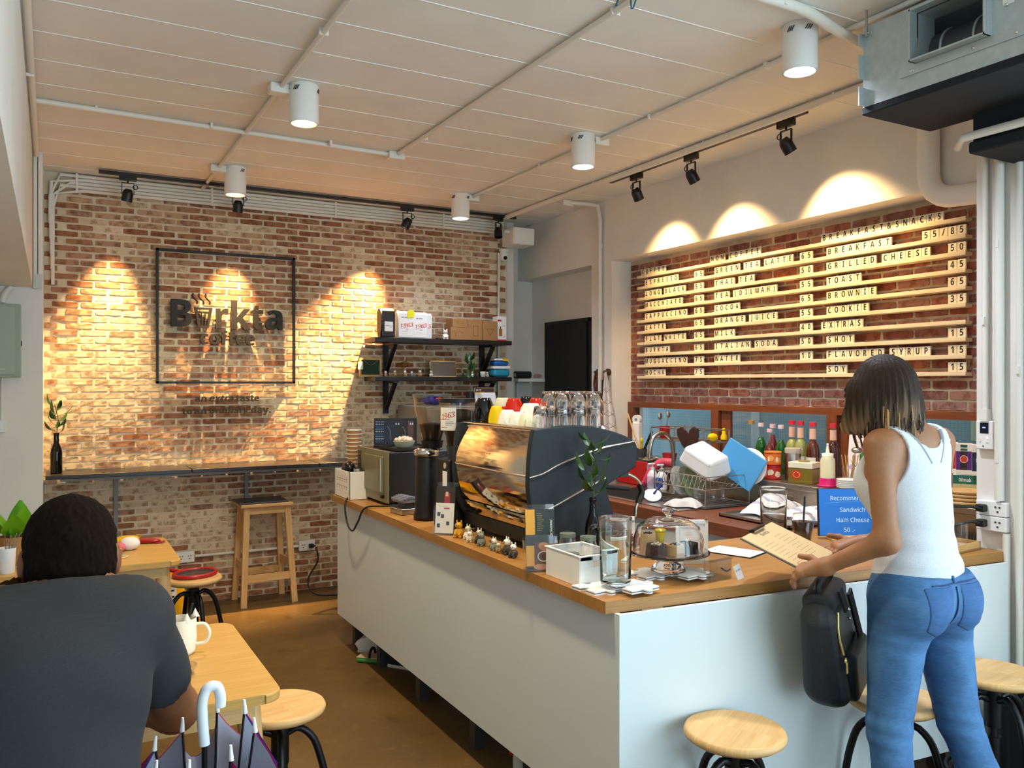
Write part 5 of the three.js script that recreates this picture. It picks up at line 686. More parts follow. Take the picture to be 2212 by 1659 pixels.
{
  const t = thing('iced_coffee', 'iced black coffee in a clear plastic cup with black straw', 'drink', [2.64, CT, -2.34]);
  part(t, 'cup', lathe([[0, 0.001], [0.029, 0], [0.045, 0.118], [0.043, 0.118], [0.028, 0.004], [0, 0.004]], 28), Mt.glass); part(t, 'coffee', lathe([[0, 0.005], [0.0275, 0.005], [0.042, 0.108], [0, 0.109]], 28), std(0x1c0b05, 0.08)); part(t, 'lid', lathe([[0.047, 0.117], [0.047, 0.124], [0.038, 0.13], [0.036, 0.138], [0, 0.139]], 28), Mt.glass); part(t, 'straw', rod([-0.006, 0.02, 0.004], [0.024, 0.205, -0.01], 0.004), Mt.black);
  const p = thing('paper_sheet', 'blank white paper sheet on a black board on the counter', 'paper', [2.34, CT, -2.41], 0.35); part(p, 'board', box(0.14, 0.004, 0.2, 0, 0.002, 0), Mt.matte); part(p, 'sheet', box(0.135, 0.0015, 0.195, -0.003, 0.005, -0.002), Mt.paper);
  const s = thing('blue_menu_board', 'blue board with chalk writing recommending a sandwich', 'menu board', [2.985, CT, -2.372], -0.50);
  part(s, 'board', rbox(0.31, 0.2, 0.01, 0.002, 0, 0.115, 0, -0.06), Mt.matte); part(s, 'chalk_face', new THREE.PlaneGeometry(0.302, 0.196).rotateX(-0.06).translate(0.002, 0.1155, 0.0055), printed(print(0.302, 0.196, (x, w, h) => { fillRect(x, '#1b74cf', 0, 0, w, h); const o = (q, px, py, z) => write(x, q, w * px, h * py, h * z, '#d3e4f4', 'sans-serif', 'normal'); o('Recommended', 0.44, 0.2, 0.13); o('Sandwich', 0.47, 0.45, 0.13); o('Ham Cheese', 0.47, 0.67, 0.13); o('50 .-', 0.42, 0.88, 0.13); x.strokeStyle = '#6fa9e4'; x.lineWidth = 2; x.beginPath(); x.moveTo(w * 0.08, h * 0.31); x.quadraticCurveTo(w * 0.4, h * 0.26, w * 0.85, h * 0.28); x.stroke(); }, 512), 0.7)); part(s, 'stand', [rbox(0.16, 0.018, 0.06, 0.003, -0.03, 0.009, 0.01)], Mt.pine); part(s, 'stand_tag', box(0.05, 0.012, 0.001, 0.0, 0.009, 0.0405), Mt.paper);
}
{ // tray with sachets at the right end
  const t = thing('condiment_tray', 'small pine tray at the right end of the counter', 'tray', [3.13, CT, -2.03], 0.08); part(t, 'tray', [bb(-0.11, 0.11, 0, 0.008, -0.06, 0.06), bb(-0.11, 0.11, 0, 0.032, 0.053, 0.06), bb(-0.11, 0.11, 0, 0.032, -0.06, -0.053), bb(-0.11, -0.103, 0, 0.032, -0.06, 0.06), bb(0.103, 0.11, 0, 0.032, -0.06, 0.06)].map((q) => metre(q)), Mt.pine);
  const j = (n, l, x, z, r, h, fill, c) => { const k = thing(n, l, 'jar', [x, CT + 0.009, z]); part(k, 'glass', lathe([[0, 0], [r, 0], [r, h], [r * 0.93, h], [r * 0.93, 0.005], [0, 0.005]], 26), Mt.glass); if (fill) part(k, 'contents', lathe([[0, 0.006], [r * 0.9, 0.006], [r * 0.9, fill], [0, fill * 1.15]], 20), std(c, 0.9)); return k; };
  j('glass_jar', 'wide empty glass jar on the condiment tray', 3.165, -2.035, 0.045, 0.1, 0.012, 0xb9a88c); const s = j('sugar_jar', 'round glass jar of brown sugar on the condiment tray', 3.08, -2.025, 0.032, 0.06, 0.045, 0x9a7340); part(s, 'lid', lathe([[0.03, 0.06], [0.02, 0.07], [0.014, 0.08], [0, 0.082]], 20), Mt.glass);
  const b = thing('napkin_box', 'blue cloth bundle in a glass cup behind the sugar jar', 'cup', [3.10, CT, -2.13]); part(b, 'cup', lathe([[0, 0], [0.035, 0], [0.042, 0.1], [0.04, 0.1], [0.033, 0.005], [0, 0.005]], 24), Mt.glass); part(b, 'cloth', new THREE.IcosahedronGeometry(0.04, 1).scale(1.1, 0.5, 1).translate(0, 0.11, 0), std(0x2a9ad6, 0.6));
  const l = thing('sweet_stand', 'tiny pine stand with wrapped sweets beside the tray', 'stand', [2.965, CT, -2.03]); part(l, 'stand', [bb(-0.05, 0.05, 0.055, 0.062, -0.03, 0.03), bb(-0.048, -0.042, 0, 0.055, -0.028, 0.028), bb(0.042, 0.048, 0, 0.055, -0.028, 0.028)], Mt.rail); part(l, 'sweets', [sph(0.014, -0.02, 0.074, 0), sph(0.013, 0.01, 0.073, 0.01), sph(0.012, -0.005, 0.088, 0.005)], std(0x8a2436, 0.3)); part(l, 'yellow_card', ext(shapeOf([[0, 0], [0.03, 0], [0.034, 0.05], [0.02, 0.1], [-0.01, 0.1]]), 0.003).translate(0.02, 0.062, -0.02), Mt.yellowC);
}
// ---------- ledge below the window ----------
const LD = 1.0215;
const syrupP = [[0, 0], [0.034, 0.001], [0.036, 0.01], [0.036, 0.15], [0.03, 0.175], [0.016, 0.215], [0.0145, 0.275], [0.017, 0.28], [0.017, 0.29], [0.013, 0.292]];
function syrup(label, x, z, s, liquid, fill, cap, lab, group, neck) {
  const t = thing('syrup_bottle', label, 'bottle', [x, LD, z], rr(-0.2, 0.2), group); const P = syrupP.map((q) => [q[0] * s, q[1] * s]);
  part(t, 'bottle', lathe(P, 26), Mt.glass); part(t, 'syrup', lathe([[0, 0.004], ...P.slice(1).filter((q) => q[1] < fill * s).map((q) => [q[0] * 0.93, q[1] + 0.003]), [0.0135 * s, fill * s], [0, fill * s]], 24), new THREE.MeshPhysicalMaterial({ color: liquid, roughness: 0.08, transmission: 0.35, thickness: 0 })); part(t, 'cap', cyl(0.0175 * s, 0.0175 * s, 0.022 * s, 0, 0.29 * s, 0, 18), std(cap, 0.4));
  if (lab) part(t, 'label', new THREE.CylinderGeometry(0.0365 * s, 0.0365 * s, 0.085 * s, 20, 1, true, 2.6, 3.2).translate(0, 0.075 * s, 0), new THREE.MeshStandardMaterial({ map: lab, roughness: 0.7, side: THREE.DoubleSide })); if (neck) part(t, 'neck_label', new THREE.CylinderGeometry(0.0165 * s, 0.0175 * s, 0.055 * s, 16, 1, true).translate(0, 0.24 * s, 0), std(0xe2b9a4, 0.6, { side: THREE.DoubleSide }));
}
const moninLab = print(0.115, 0.085, (x, w, h) => { fillRect(x, '#eeebe2', 0, 0, w, h); write(x, 'MONIN', w / 2, h * 0.5, h * 0.3, '#1d1a18', 'serif'); scribble(x, w * 0.35, h * 0.75, w * 0.3, 2, h * 0.09, '#777', 3); });
syrup('green syrup bottle with white cap, left of two', 3.72, -3.612, 0.98, 0x0c6a1c, 0.215, 0xe9d7dc, null, 'syrup bottles on the ledge'); syrup('green syrup bottle with white cap beside the red ones', 3.72, -3.457, 0.96, 0x0c6a1c, 0.21, 0xe9d7dc, null, 'syrup bottles on the ledge'); syrup('dark red syrup bottle behind another red bottle', 3.73, -3.53, 0.97, 0x7d0f1e, 0.235, 0xe7c3cd, null, 'syrup bottles on the ledge'); syrup('dark red syrup bottle in front of the green bottles', 3.6, -3.43, 0.9, 0x7d0f1e, 0.2, 0xe7c3cd, null, 'syrup bottles on the ledge');
syrup('pale green syrup bottle with red cap, leftmost of the labelled row', 3.72, -3.374, 1.06, 0xb8c070, 0.2, 0xd8263c, moninLab, 'syrup bottles on the ledge', 1); syrup('pale green syrup bottle with red cap, second of the labelled row', 3.69, -3.285, 1.06, 0xb8c070, 0.21, 0xd8263c, moninLab, 'syrup bottles on the ledge', 1); syrup('amber syrup bottle with red cap, third of the labelled row', 3.69, -3.2, 1.05, 0x6a2f10, 0.21, 0xd8263c, moninLab, 'syrup bottles on the ledge', 1); syrup('dark amber syrup bottle with red cap, last of the labelled row', 3.765, -3.125, 1.03, 0x4a1a10, 0.205, 0xd8263c, moninLab, 'syrup bottles on the ledge', 1);
syrup('clear bottle with gold cap and yellow liquid', 3.72, -3.69, 1.02, 0xc6b53a, 0.12, 0xb08a3c, null, 'syrup bottles on the ledge');
{
  const can = (l, y, z, c1, c2, n) => { const t = thing('peach_can', l, 'can', [3.52, LD + y, z], 0.3, 'fruit cans on the ledge'); part(t, 'tin', lathe([[0, 0], [0.043, 0], [0.045, 0.002], [0.045, 0.064], [0.0465, 0.066], [0.0465, 0.074], [0, 0.074]], 28), Mt.red); part(t, 'label', new THREE.CylinderGeometry(0.0456, 0.0456, 0.06, 24, 1, true, 2.2, 4.2).translate(0, 0.034, 0), new THREE.MeshStandardMaterial({ roughness: 0.5, side: THREE.DoubleSide, map: print(0.16, 0.06, (x, w, h) => { fillRect(x, c1, 0, 0, w, h); for (let i = 0; i < 4; i++) { x.fillStyle = c2; x.beginPath(); x.arc(w * (0.2 + i * 0.22), h * (0.4 + 0.2 * (i % 2)), h * 0.26, 0, 7); x.fill(); fillRect(x, '#f1ece2', w * (0.08 + i * 0.24), h * 0.3, w * 0.05, h * 0.4); } }) })); part(t, 'lid', cyl(0.047, 0.047, 0.008, 0, 0.072, 0, 28), n ? std(0xe08a30, 0.4) : Mt.red); };
  can('lower red fruit tin on the ledge', 0, -3.33, '#c22a1e', '#f0d9b8', 0); can('upper orange fruit tin stacked on the red one', 0.0775, -3.33, '#e06a20', '#f2a64a', 1);
  const t = thing('tea_tin', 'square gold tea tin with a red oval emblem', 'tin', [3.525, LD, -3.115], -1.25); part(t, 'tin', rbox(0.13, 0.078, 0.1, 0.004, 0, 0.039, 0), std(0x8d7a30, 0.35, { metalness: 0.4 })); part(t, 'lid', rbox(0.134, 0.032, 0.104, 0.004, 0, 0.096, 0), std(0xe9dfc4, 0.4)); part(t, 'knob', cyl(0.03, 0.03, 0.006, 0, 0.115, 0, 20), std(0x9a8a50, 0.4)); part(t, 'emblem', new THREE.CircleGeometry(0.028, 24).scale(1.1, 0.85, 1).translate(-0.02, 0.045, 0.0508), std(0xc0361c, 0.5)); part(t, 'emblem_ring', torus(0.017, 0.0015, 0, 0, 0).scale(1.1, 0.85, 1).translate(-0.02, 0.045, 0.051), std(0xe0a85a, 0.5));
  const s = thing('steel_canister', 'brushed steel canister with a lid behind the gold tin', 'canister', [3.6, LD, -3.26]); part(s, 'body', lathe([[0, 0], [0.042, 0], [0.042, 0.15], [0, 0.15]], 28), Mt.steel); part(s, 'lid', lathe([[0.044, 0.145], [0.044, 0.17], [0.04, 0.174], [0, 0.174]], 28), std(0xb7aea0, 0.3)); part(s, 'wire_clasp', torus(0.02, 0.002, 0.05, 0.13, 0), Mt.paper);
  const q = thing('squeeze_bottle', 'cream sauce squeeze bottle standing in a pink dish', 'squeeze bottle', [3.50, LD + 0.012, -2.94]); part(q, 'bottle', lathe([[0, 0], [0.036, 0], [0.037, 0.03], [0.036, 0.125], [0.028, 0.14], [0.026, 0.15], [0, 0.152]], 26), std(0xeadfb2, 0.35)); part(q, 'cap', lathe([[0.028, 0.14], [0.029, 0.158], [0.01, 0.162], [0.005, 0.2], [0, 0.202]], 20), std(0xf0e8cf, 0.35)); part(q, 'tip', sph(0.006, 0, 0.205, 0), Mt.plasticW);
  const d = thing('pink_dish', 'bright pink plastic dish under the squeeze bottle', 'dish', [3.50, LD, -2.94]); part(d, 'dish', lathe([[0, 0.0], [0.05, 0], [0.052, 0.01], [0.042, 0.01], [0.04, 0.045], [0.038, 0.045], [0.038, 0.011], [0, 0.011]], 30), Mt.pink);
  const plate = lathe([[0, 0.002], [0.05, 0], [0.075, 0.008], [0.085, 0.014], [0.084, 0.016], [0.07, 0.011], [0, 0.006]], 36); for (let k = 0; k < 5; k++) solo('saucer', `white saucer in the stack beside the pink dish, ${ORD[k]} from the bottom`, 'saucer', plate.clone().scale(0.62, 0.95, 0.62), Mt.porcelain, [3.5, LD + k * 0.0088, -2.82], 0, 'saucers in the near stack');
  for (let k = 0; k < 11; k++) solo('small_plate', `white plate in the tall stack by the tea boxes, ${ORD[k]} from the bottom`, 'plate', plate.clone().scale(0.8, 0.95, 0.8), Mt.porcelain, [3.55, LD + k * 0.0092, -2.40], 0, 'plates in the tall stack');
  for (let k = 0; k < 4; k++) solo('wooden_plate', `round wooden plate, ${ORD[k]} from the bottom of its stack`, 'wooden plate', [lathe([[0, 0], [0.075, 0], [0.083, 0.006], [0.083, 0.014], [0.076, 0.015], [0.07, 0.012], [0, 0.012]], 36)], Mt.pine, [3.53 + rr(-0.004, 0.004), LD + k * 0.0155, -2.22], k, 'round wooden plates');
  const tea = (l, x, y, z, w, h, d, art) => { const k = thing('tea_box', l, 'tea box', [x, LD + y, z], -1.05, 'boxes of tea on the ledge'); part(k, 'carton', rbox(w, h, d, 0.002, 0, h / 2, 0), std(0xe9e4d6, 0.6)); part(k, 'printed_face', new THREE.PlaneGeometry(w * 0.98, h * 0.98).translate(0, h / 2, d / 2 + 0.0006), printed(art, 0.5)); };
  const tall = (c, dot) => print(0.07, 0.14, (x, w, h) => { fillRect(x, '#e8e4da', 0, 0, w, h); fillRect(x, c, 0, h * 0.24, w, h * 0.62); fillRect(x, '#1f4a42', w * 0.28, h * 0.02, w * 0.44, h * 0.2); write(x, 'Dilmah', w / 2, h * 0.13, h * 0.075, '#f1efe8', 'sans-serif'); fillRect(x, '#2a2120', w * 0.28, h * 0.24, w * 0.44, h * 0.62); x.fillStyle = dot; x.beginPath(); x.arc(w / 2, h * 0.5, w * 0.24, 0, 7); x.fill(); x.strokeStyle = '#e8ddd0'; x.lineWidth = 4; x.stroke(); });
  const flat = (c) => print(0.1, 0.075, (x, w, h) => { fillRect(x, c, 0, 0, w, h); fillRect(x, '#1c6a58', 0, 0, w, h * 0.36); write(x, 'Dilmah', w / 2, h * 0.2, h * 0.2, '#f1efe8'); if (c === '#3d1a18') for (let i = 0; i < 18; i++) { x.fillStyle = ['#b3303a', '#d24a4e'][i % 2]; x.beginPath(); x.arc(w * hash(i, 1, 9), h * (0.5 + 0.45 * hash(i, 2, 9)), h * 0.13, 0, 7); x.fill(); } else { x.strokeStyle = '#6a7a34'; x.lineWidth = 3; for (let i = 0; i < 12; i++) { x.beginPath(); x.moveTo(w * (0.1 + 0.07 * i), h); x.lineTo(w * (0.12 + 0.065 * i), h * 0.7); x.stroke(); } } });
  tea('raspberry tea box in the lower row', 3.66, 0, -2.42, 0.1, 0.115, 0.06, flat('#3d1a18')); tea('pale green herbal tea box in the lower row', 3.66, 0, -2.305, 0.1, 0.115, 0.06, flat('#d9c98a')); tea('navy tea box at the right end of the lower row', 3.67, 0, -2.19, 0.09, 0.115, 0.06, tall('#1a2140', '#7a3a20'));
  tea('green tall tea box in the upper row', 3.68, 0.116, -2.465, 0.065, 0.14, 0.06, tall('#2c5a3a', '#8a9a40')); tea('red tall tea box in the upper row', 3.67, 0.116, -2.385, 0.065, 0.14, 0.06, tall('#b3202a', '#5a1a18')); tea('purple tall tea box in the upper row', 3.66, 0.116, -2.31, 0.065, 0.14, 0.06, tall('#5a1f7a', '#c0431c')); tea('navy tall tea box in the upper row', 3.66, 0.116, -2.235, 0.065, 0.14, 0.06, tall('#18244a', '#8a4a2a'));
  const pap = thing('notice_sheet', 'white printed notice leaning on the window', 'paper', [3.80, LD, -2.97], -1.35); part(pap, 'sheet', new THREE.PlaneGeometry(0.15, 0.24).rotateX(-0.15).translate(0, 0.14, 0), new THREE.MeshStandardMaterial({ roughness: 0.8, side: THREE.DoubleSide, map: print(0.15, 0.24, (x, w, h) => { fillRect(x, '#e8e2ea', 0, 0, w, h); for (let i = 0; i < 3; i++) { x.fillStyle = '#2a2a30'; x.beginPath(); x.arc(w * 0.22, h * (0.18 + i * 0.24), 5, 0, 7); x.fill(); fillRect(x, '#7a7884', w * 0.28, h * (0.18 + i * 0.24), w * 0.45, 2); scribble(x, w * 0.24, h * (0.22 + i * 0.24), w * 0.5, 4, 7, '#b0acb8', 1); } x.fillStyle = '#b9a4dc'; x.beginPath(); x.arc(w * 0.15, h * 0.75, 14, 0, 7); x.fill(); }) })); part(pap, 'backing', box(0.15, 0.24, 0.003, 0, 0.14, -0.003, -0.15), Mt.paper);
  const pk = thing('flower_pack', 'pink and red flower printed package by the window', 'package', [3.78, LD, -2.83], -1.35); part(pk, 'package', bagGeo(0.12, 0.26, 0.05), std(0xb81d4c, 0.4)); part(pk, 'blossoms', Array.from({ length: 14 }, (_, i) => sph(0.014, -0.045 + 0.03 * (i % 4), 0.1 + 0.035 * Math.floor(i / 4), 0.024, 1, 1, 0.3, 8)), std(0xe98aa8, 0.5));
  const mj = thing('mint_jar', 'glass jar holding fresh green mint leaves', 'jar', [3.50, LD, -2.71]); part(mj, 'jar', lathe([[0, 0], [0.03, 0], [0.03, 0.07], [0.034, 0.09], [0.032, 0.09], [0.028, 0.07], [0.028, 0.005], [0, 0.005]], 22), Mt.glass); sprig(mj, 0.11, 14, 0.055, new THREE.MeshPhysicalMaterial({ color: 0x3f8a2a, roughness: 0.5, side: THREE.DoubleSide }), [0, 0.05, 0]);
  const wj = thing('utensil_jar', 'clear jar with wooden stirrers and a whisk behind the squeeze bottle', 'jar', [3.62, LD, -2.9]); part(wj, 'jar', lathe([[0, 0], [0.035, 0], [0.036, 0.1], [0.034, 0.1], [0.033, 0.005], [0, 0.005]], 22), Mt.glass); part(wj, 'stirrers', Array.from({ length: 10 }, (_, i) => bar([0.018 * Math.cos(i), 0.01, 0.018 * Math.sin(i)], [0.04 * Math.cos(i), 0.16, 0.04 * Math.sin(i)], 0.005, 0.002)), Mt.pine); part(wj, 'ladle', [sph(0.028, 0.03, 0.185, 0.02, 1, 0.6, 1), rod([0, 0.02, 0], [0.03, 0.18, 0.01], 0.003)], Mt.steel);
  const cj = thing('coffee_jar', 'glass jar with red lid and dark contents', 'jar', [3.53, LD, -3.49]); part(cj, 'jar', lathe([[0, 0], [0.035, 0], [0.036, 0.01], [0.036, 0.07], [0.03, 0.08]], 22), std(0x2a1410, 0.2)); part(cj, 'lid', cyl(0.034, 0.034, 0.02, 0, 0.09, 0, 22), Mt.red);
  const sp = thing('spice_jar', 'small jar of pale spice with a clear lid', 'jar', [3.6, LD, -3.55]); part(sp, 'jar', lathe([[0, 0], [0.03, 0], [0.03, 0.1], [0.026, 0.12]], 20), std(0xb39a5a, 0.3)); part(sp, 'lid', cyl(0.03, 0.03, 0.02, 0, 0.128, 0, 20), Mt.tintglass);
  const po = thing('fruit_pouch', 'dark red and green fruit pouch on the ledge', 'pouch', [3.65, LD, -3.66], -1.2); part(po, 'pouch', bagGeo(0.1, 0.14, 0.05), std(0x7d1420, 0.4)); part(po, 'leaf_print', sph(0.028, -0.005, 0.05, 0.022, 1.2, 0.9, 0.25), std(0x2a5a24, 0.5));
  const yb = thing('syrup_dispenser', 'slim clear bottle with a yellow nozzle cap', 'bottle', [3.70, LD, -3.905]); part(yb, 'bottle', lathe([[0, 0], [0.03, 0], [0.03, 0.13], [0.018, 0.17], [0.016, 0.18]], 20), glassy(0xe6d9b8)); part(yb, 'cap', lathe([[0.02, 0.178], [0.02, 0.2], [0.012, 0.215], [0.009, 0.25], [0, 0.252]], 16), Mt.yellowC); const gb = thing('spray_bottle', 'small bottle with a white cap beside the yellow nozzle', 'bottle', [3.7, LD, -3.8]); part(gb, 'bottle', lathe([[0, 0], [0.025, 0], [0.025, 0.12], [0.014, 0.14]], 18), glassy(0xdce8e0)); part(gb, 'cap', cyl(0.017, 0.017, 0.03, 0, 0.155, 0, 16), Mt.plasticW);
}
// ---------- small rack with glasses and ladles ----------
{
  const t = thing('glass_rack', 'small steel rack shelf on the ledge holding upside-down glasses', 'rack', [3.6, LD, -4.13]); const g = []; for (const [x, z] of [[-0.08, -0.27], [0.12, -0.27], [-0.08, 0.25], [0.12, 0.25]]) g.push(rod([x, 0, z], [x, 0.24, z], 0.005)); for (const y of [0.165, 0.24]) g.push(rod([-0.08, y, -0.27], [-0.08, y, 0.25], 0.004), rod([0.12, y, -0.27], [0.12, y, 0.25], 0.004), rod([-0.08, y, -0.27], [0.12, y, -0.27], 0.004), rod([-0.08, y, 0.25], [0.12, y, 0.25], 0.004)); part(t, 'frame', g, Mt.steel); const w = []; for (let i = 0; i < 14; i++) w.push(rod([-0.08, 0.165, -0.25 + i * 0.037], [0.12, 0.165, -0.25 + i * 0.037], 0.002, 6)); part(t, 'shelf_wires', w, Mt.steel);
  const tg = lathe([[0.027, 0], [0.029, 0.001], [0.026, 0.1], [0, 0.1], [0, 0.09], [0.023, 0.092], [0.026, 0]], 18); let i = 0; for (const [x, z] of [[-0.03, -0.1], [0.05, -0.1], [-0.03, -0.03], [0.05, -0.03], [-0.03, 0.04], [0.05, 0.04]]) solo('rack_glass', `clear glass upside down on the steel rack, ${['front', 'back'][i % 2]} one of the ${['left', 'middle', 'right'][Math.floor(i++ / 2)]} pair`, 'glass', tg, Mt.glass, [3.6 + x, LD + 0.1675, -4.13 + z], 0, 'glasses on the steel rack');
  const cup = (l, z, m) => { const c = thing('utensil_cup', l, 'utensil cup', [3.585, LD + 0.1675, z]); part(c, 'cup', lathe([[0, 0], [0.033, 0], [0.036, 0.08], [0.034, 0.08], [0.031, 0.004], [0, 0.004]], 20), m); part(c, 'spoons', [rod([0, 0.01, 0], [-0.02, 0.13, -0.02], 0.003), sph(0.02, -0.022, 0.145, -0.022, 0.9, 1.2, 0.4), rod([0, 0.01, 0], [0.01, 0.14, 0.02], 0.003), sph(0.018, 0.012, 0.155, 0.022, 0.9, 1.2, 0.4), rod([0.01, 0.01, 0], [0.03, 0.12, -0.01], 0.003)], Mt.steel); };
  cup('red cup of steel spoons on the rack', -4.34, Mt.red);
  const rc = thing('red_bowl', 'red plastic bowl hanging under the rack shelf', 'bowl', [3.585, LD, -4.29]); part(rc, 'bowl', lathe([[0, 0], [0.035, 0], [0.05, 0.07], [0.048, 0.07], [0.033, 0.004], [0, 0.004]], 24), Mt.red);
  for (const [z, l, r] of [[-4.03, 'dark wooden spoon rest leaning on the rack, left one', 0.5], [-3.97, 'dark wooden spoon rest leaning on the rack, right one', -0.25]]) solo('wooden_ladle', l, 'wooden spoon', [ext(shapeOf([[-0.012, -0.09], [0.012, -0.09], [0.03, -0.03], [0.034, 0.04], [0.02, 0.085], [-0.012, 0.09], [-0.03, 0.06], [-0.032, -0.01]]), 0.01, 0.003).rotateZ(r)], std(0x3a1d12, 0.6), [3.5, LD + 0.17, z], -1.2, 'dark wooden spoon rests');
  const mi = thing('mini_clip_jar', 'olive green glass clipped below the spoon rests', 'glass', [3.52, LD, -3.95]); part(mi, 'glass', lathe([[0, 0.0], [0.022, 0], [0.026, 0.1], [0.024, 0.1], [0.02, 0.004], [0, 0.004]], 18), std(0x5d6548, 0.25));
  solo('plastic_lemon', 'yellow plastic lemon squeezer on a white tray', 'lemon', [sph(0.028, 0, 0.026, 0, 1.3, 0.9, 1)], Mt.yellowC, [3.64, LD + 0.1675, -3.94]);
  const lt = thing('label_dispenser', 'white upright tape dispenser by the window corner', 'dispenser', [3.74, LD, -4.84], -1.2); part(lt, 'body', rbox(0.06, 0.25, 0.05, 0.01, 0, 0.125, 0), Mt.plasticW); part(lt, 'roll', cyl(0.033, 0.033, 0.03, 0, 0.27, 0.0, 24, 1.5708), Mt.plasticW); part(lt, 'hub', cyl(0.01, 0.01, 0.034, 0, 0.27, 0, 14, 1.5708), Mt.grey);
  const cp = thing('utensil_pot', 'grey pot holding a long wooden stick and yellow utensils', 'pot', [3.58, LD, -4.6]); part(cp, 'pot', lathe([[0, 0], [0.045, 0], [0.05, 0.08], [0.047, 0.08], [0.043, 0.005], [0, 0.005]], 22), Mt.darkgrey); part(cp, 'wooden_stick', rod([0.01, 0.02, 0.01], [0.02, 0.32, -0.17], 0.006), Mt.pine); part(cp, 'yellow_tool', [rod([0, 0.02, 0.01], [-0.01, 0.13, 0.03], 0.008), sph(0.014, -0.012, 0.14, 0.032, 0.8, 1.3, 0.8)], Mt.yellowC); part(cp, 'black_tool', rod([0.01, 0.02, 0], [0.04, 0.2, 0.08], 0.009), Mt.black);
  for (const [l, z, c] of [['small jar with gold lid below the rack, left one', -4.12, 0xb08a3c], ['small jar with gold lid below the rack, right one', -4.06, 0xb08a3c]]) { const j = thing('spice_jar', l, 'jar', [3.6, LD, z], 0, 'small jars below the rack'); part(j, 'jar', lathe([[0, 0], [0.024, 0], [0.025, 0.06], [0.02, 0.075]], 18), std(0x7a6a4a, 0.3)); part(j, 'lid', cyl(0.022, 0.022, 0.016, 0, 0.08, 0, 18), std(c, 0.35, { metalness: 0.5 })); }
}
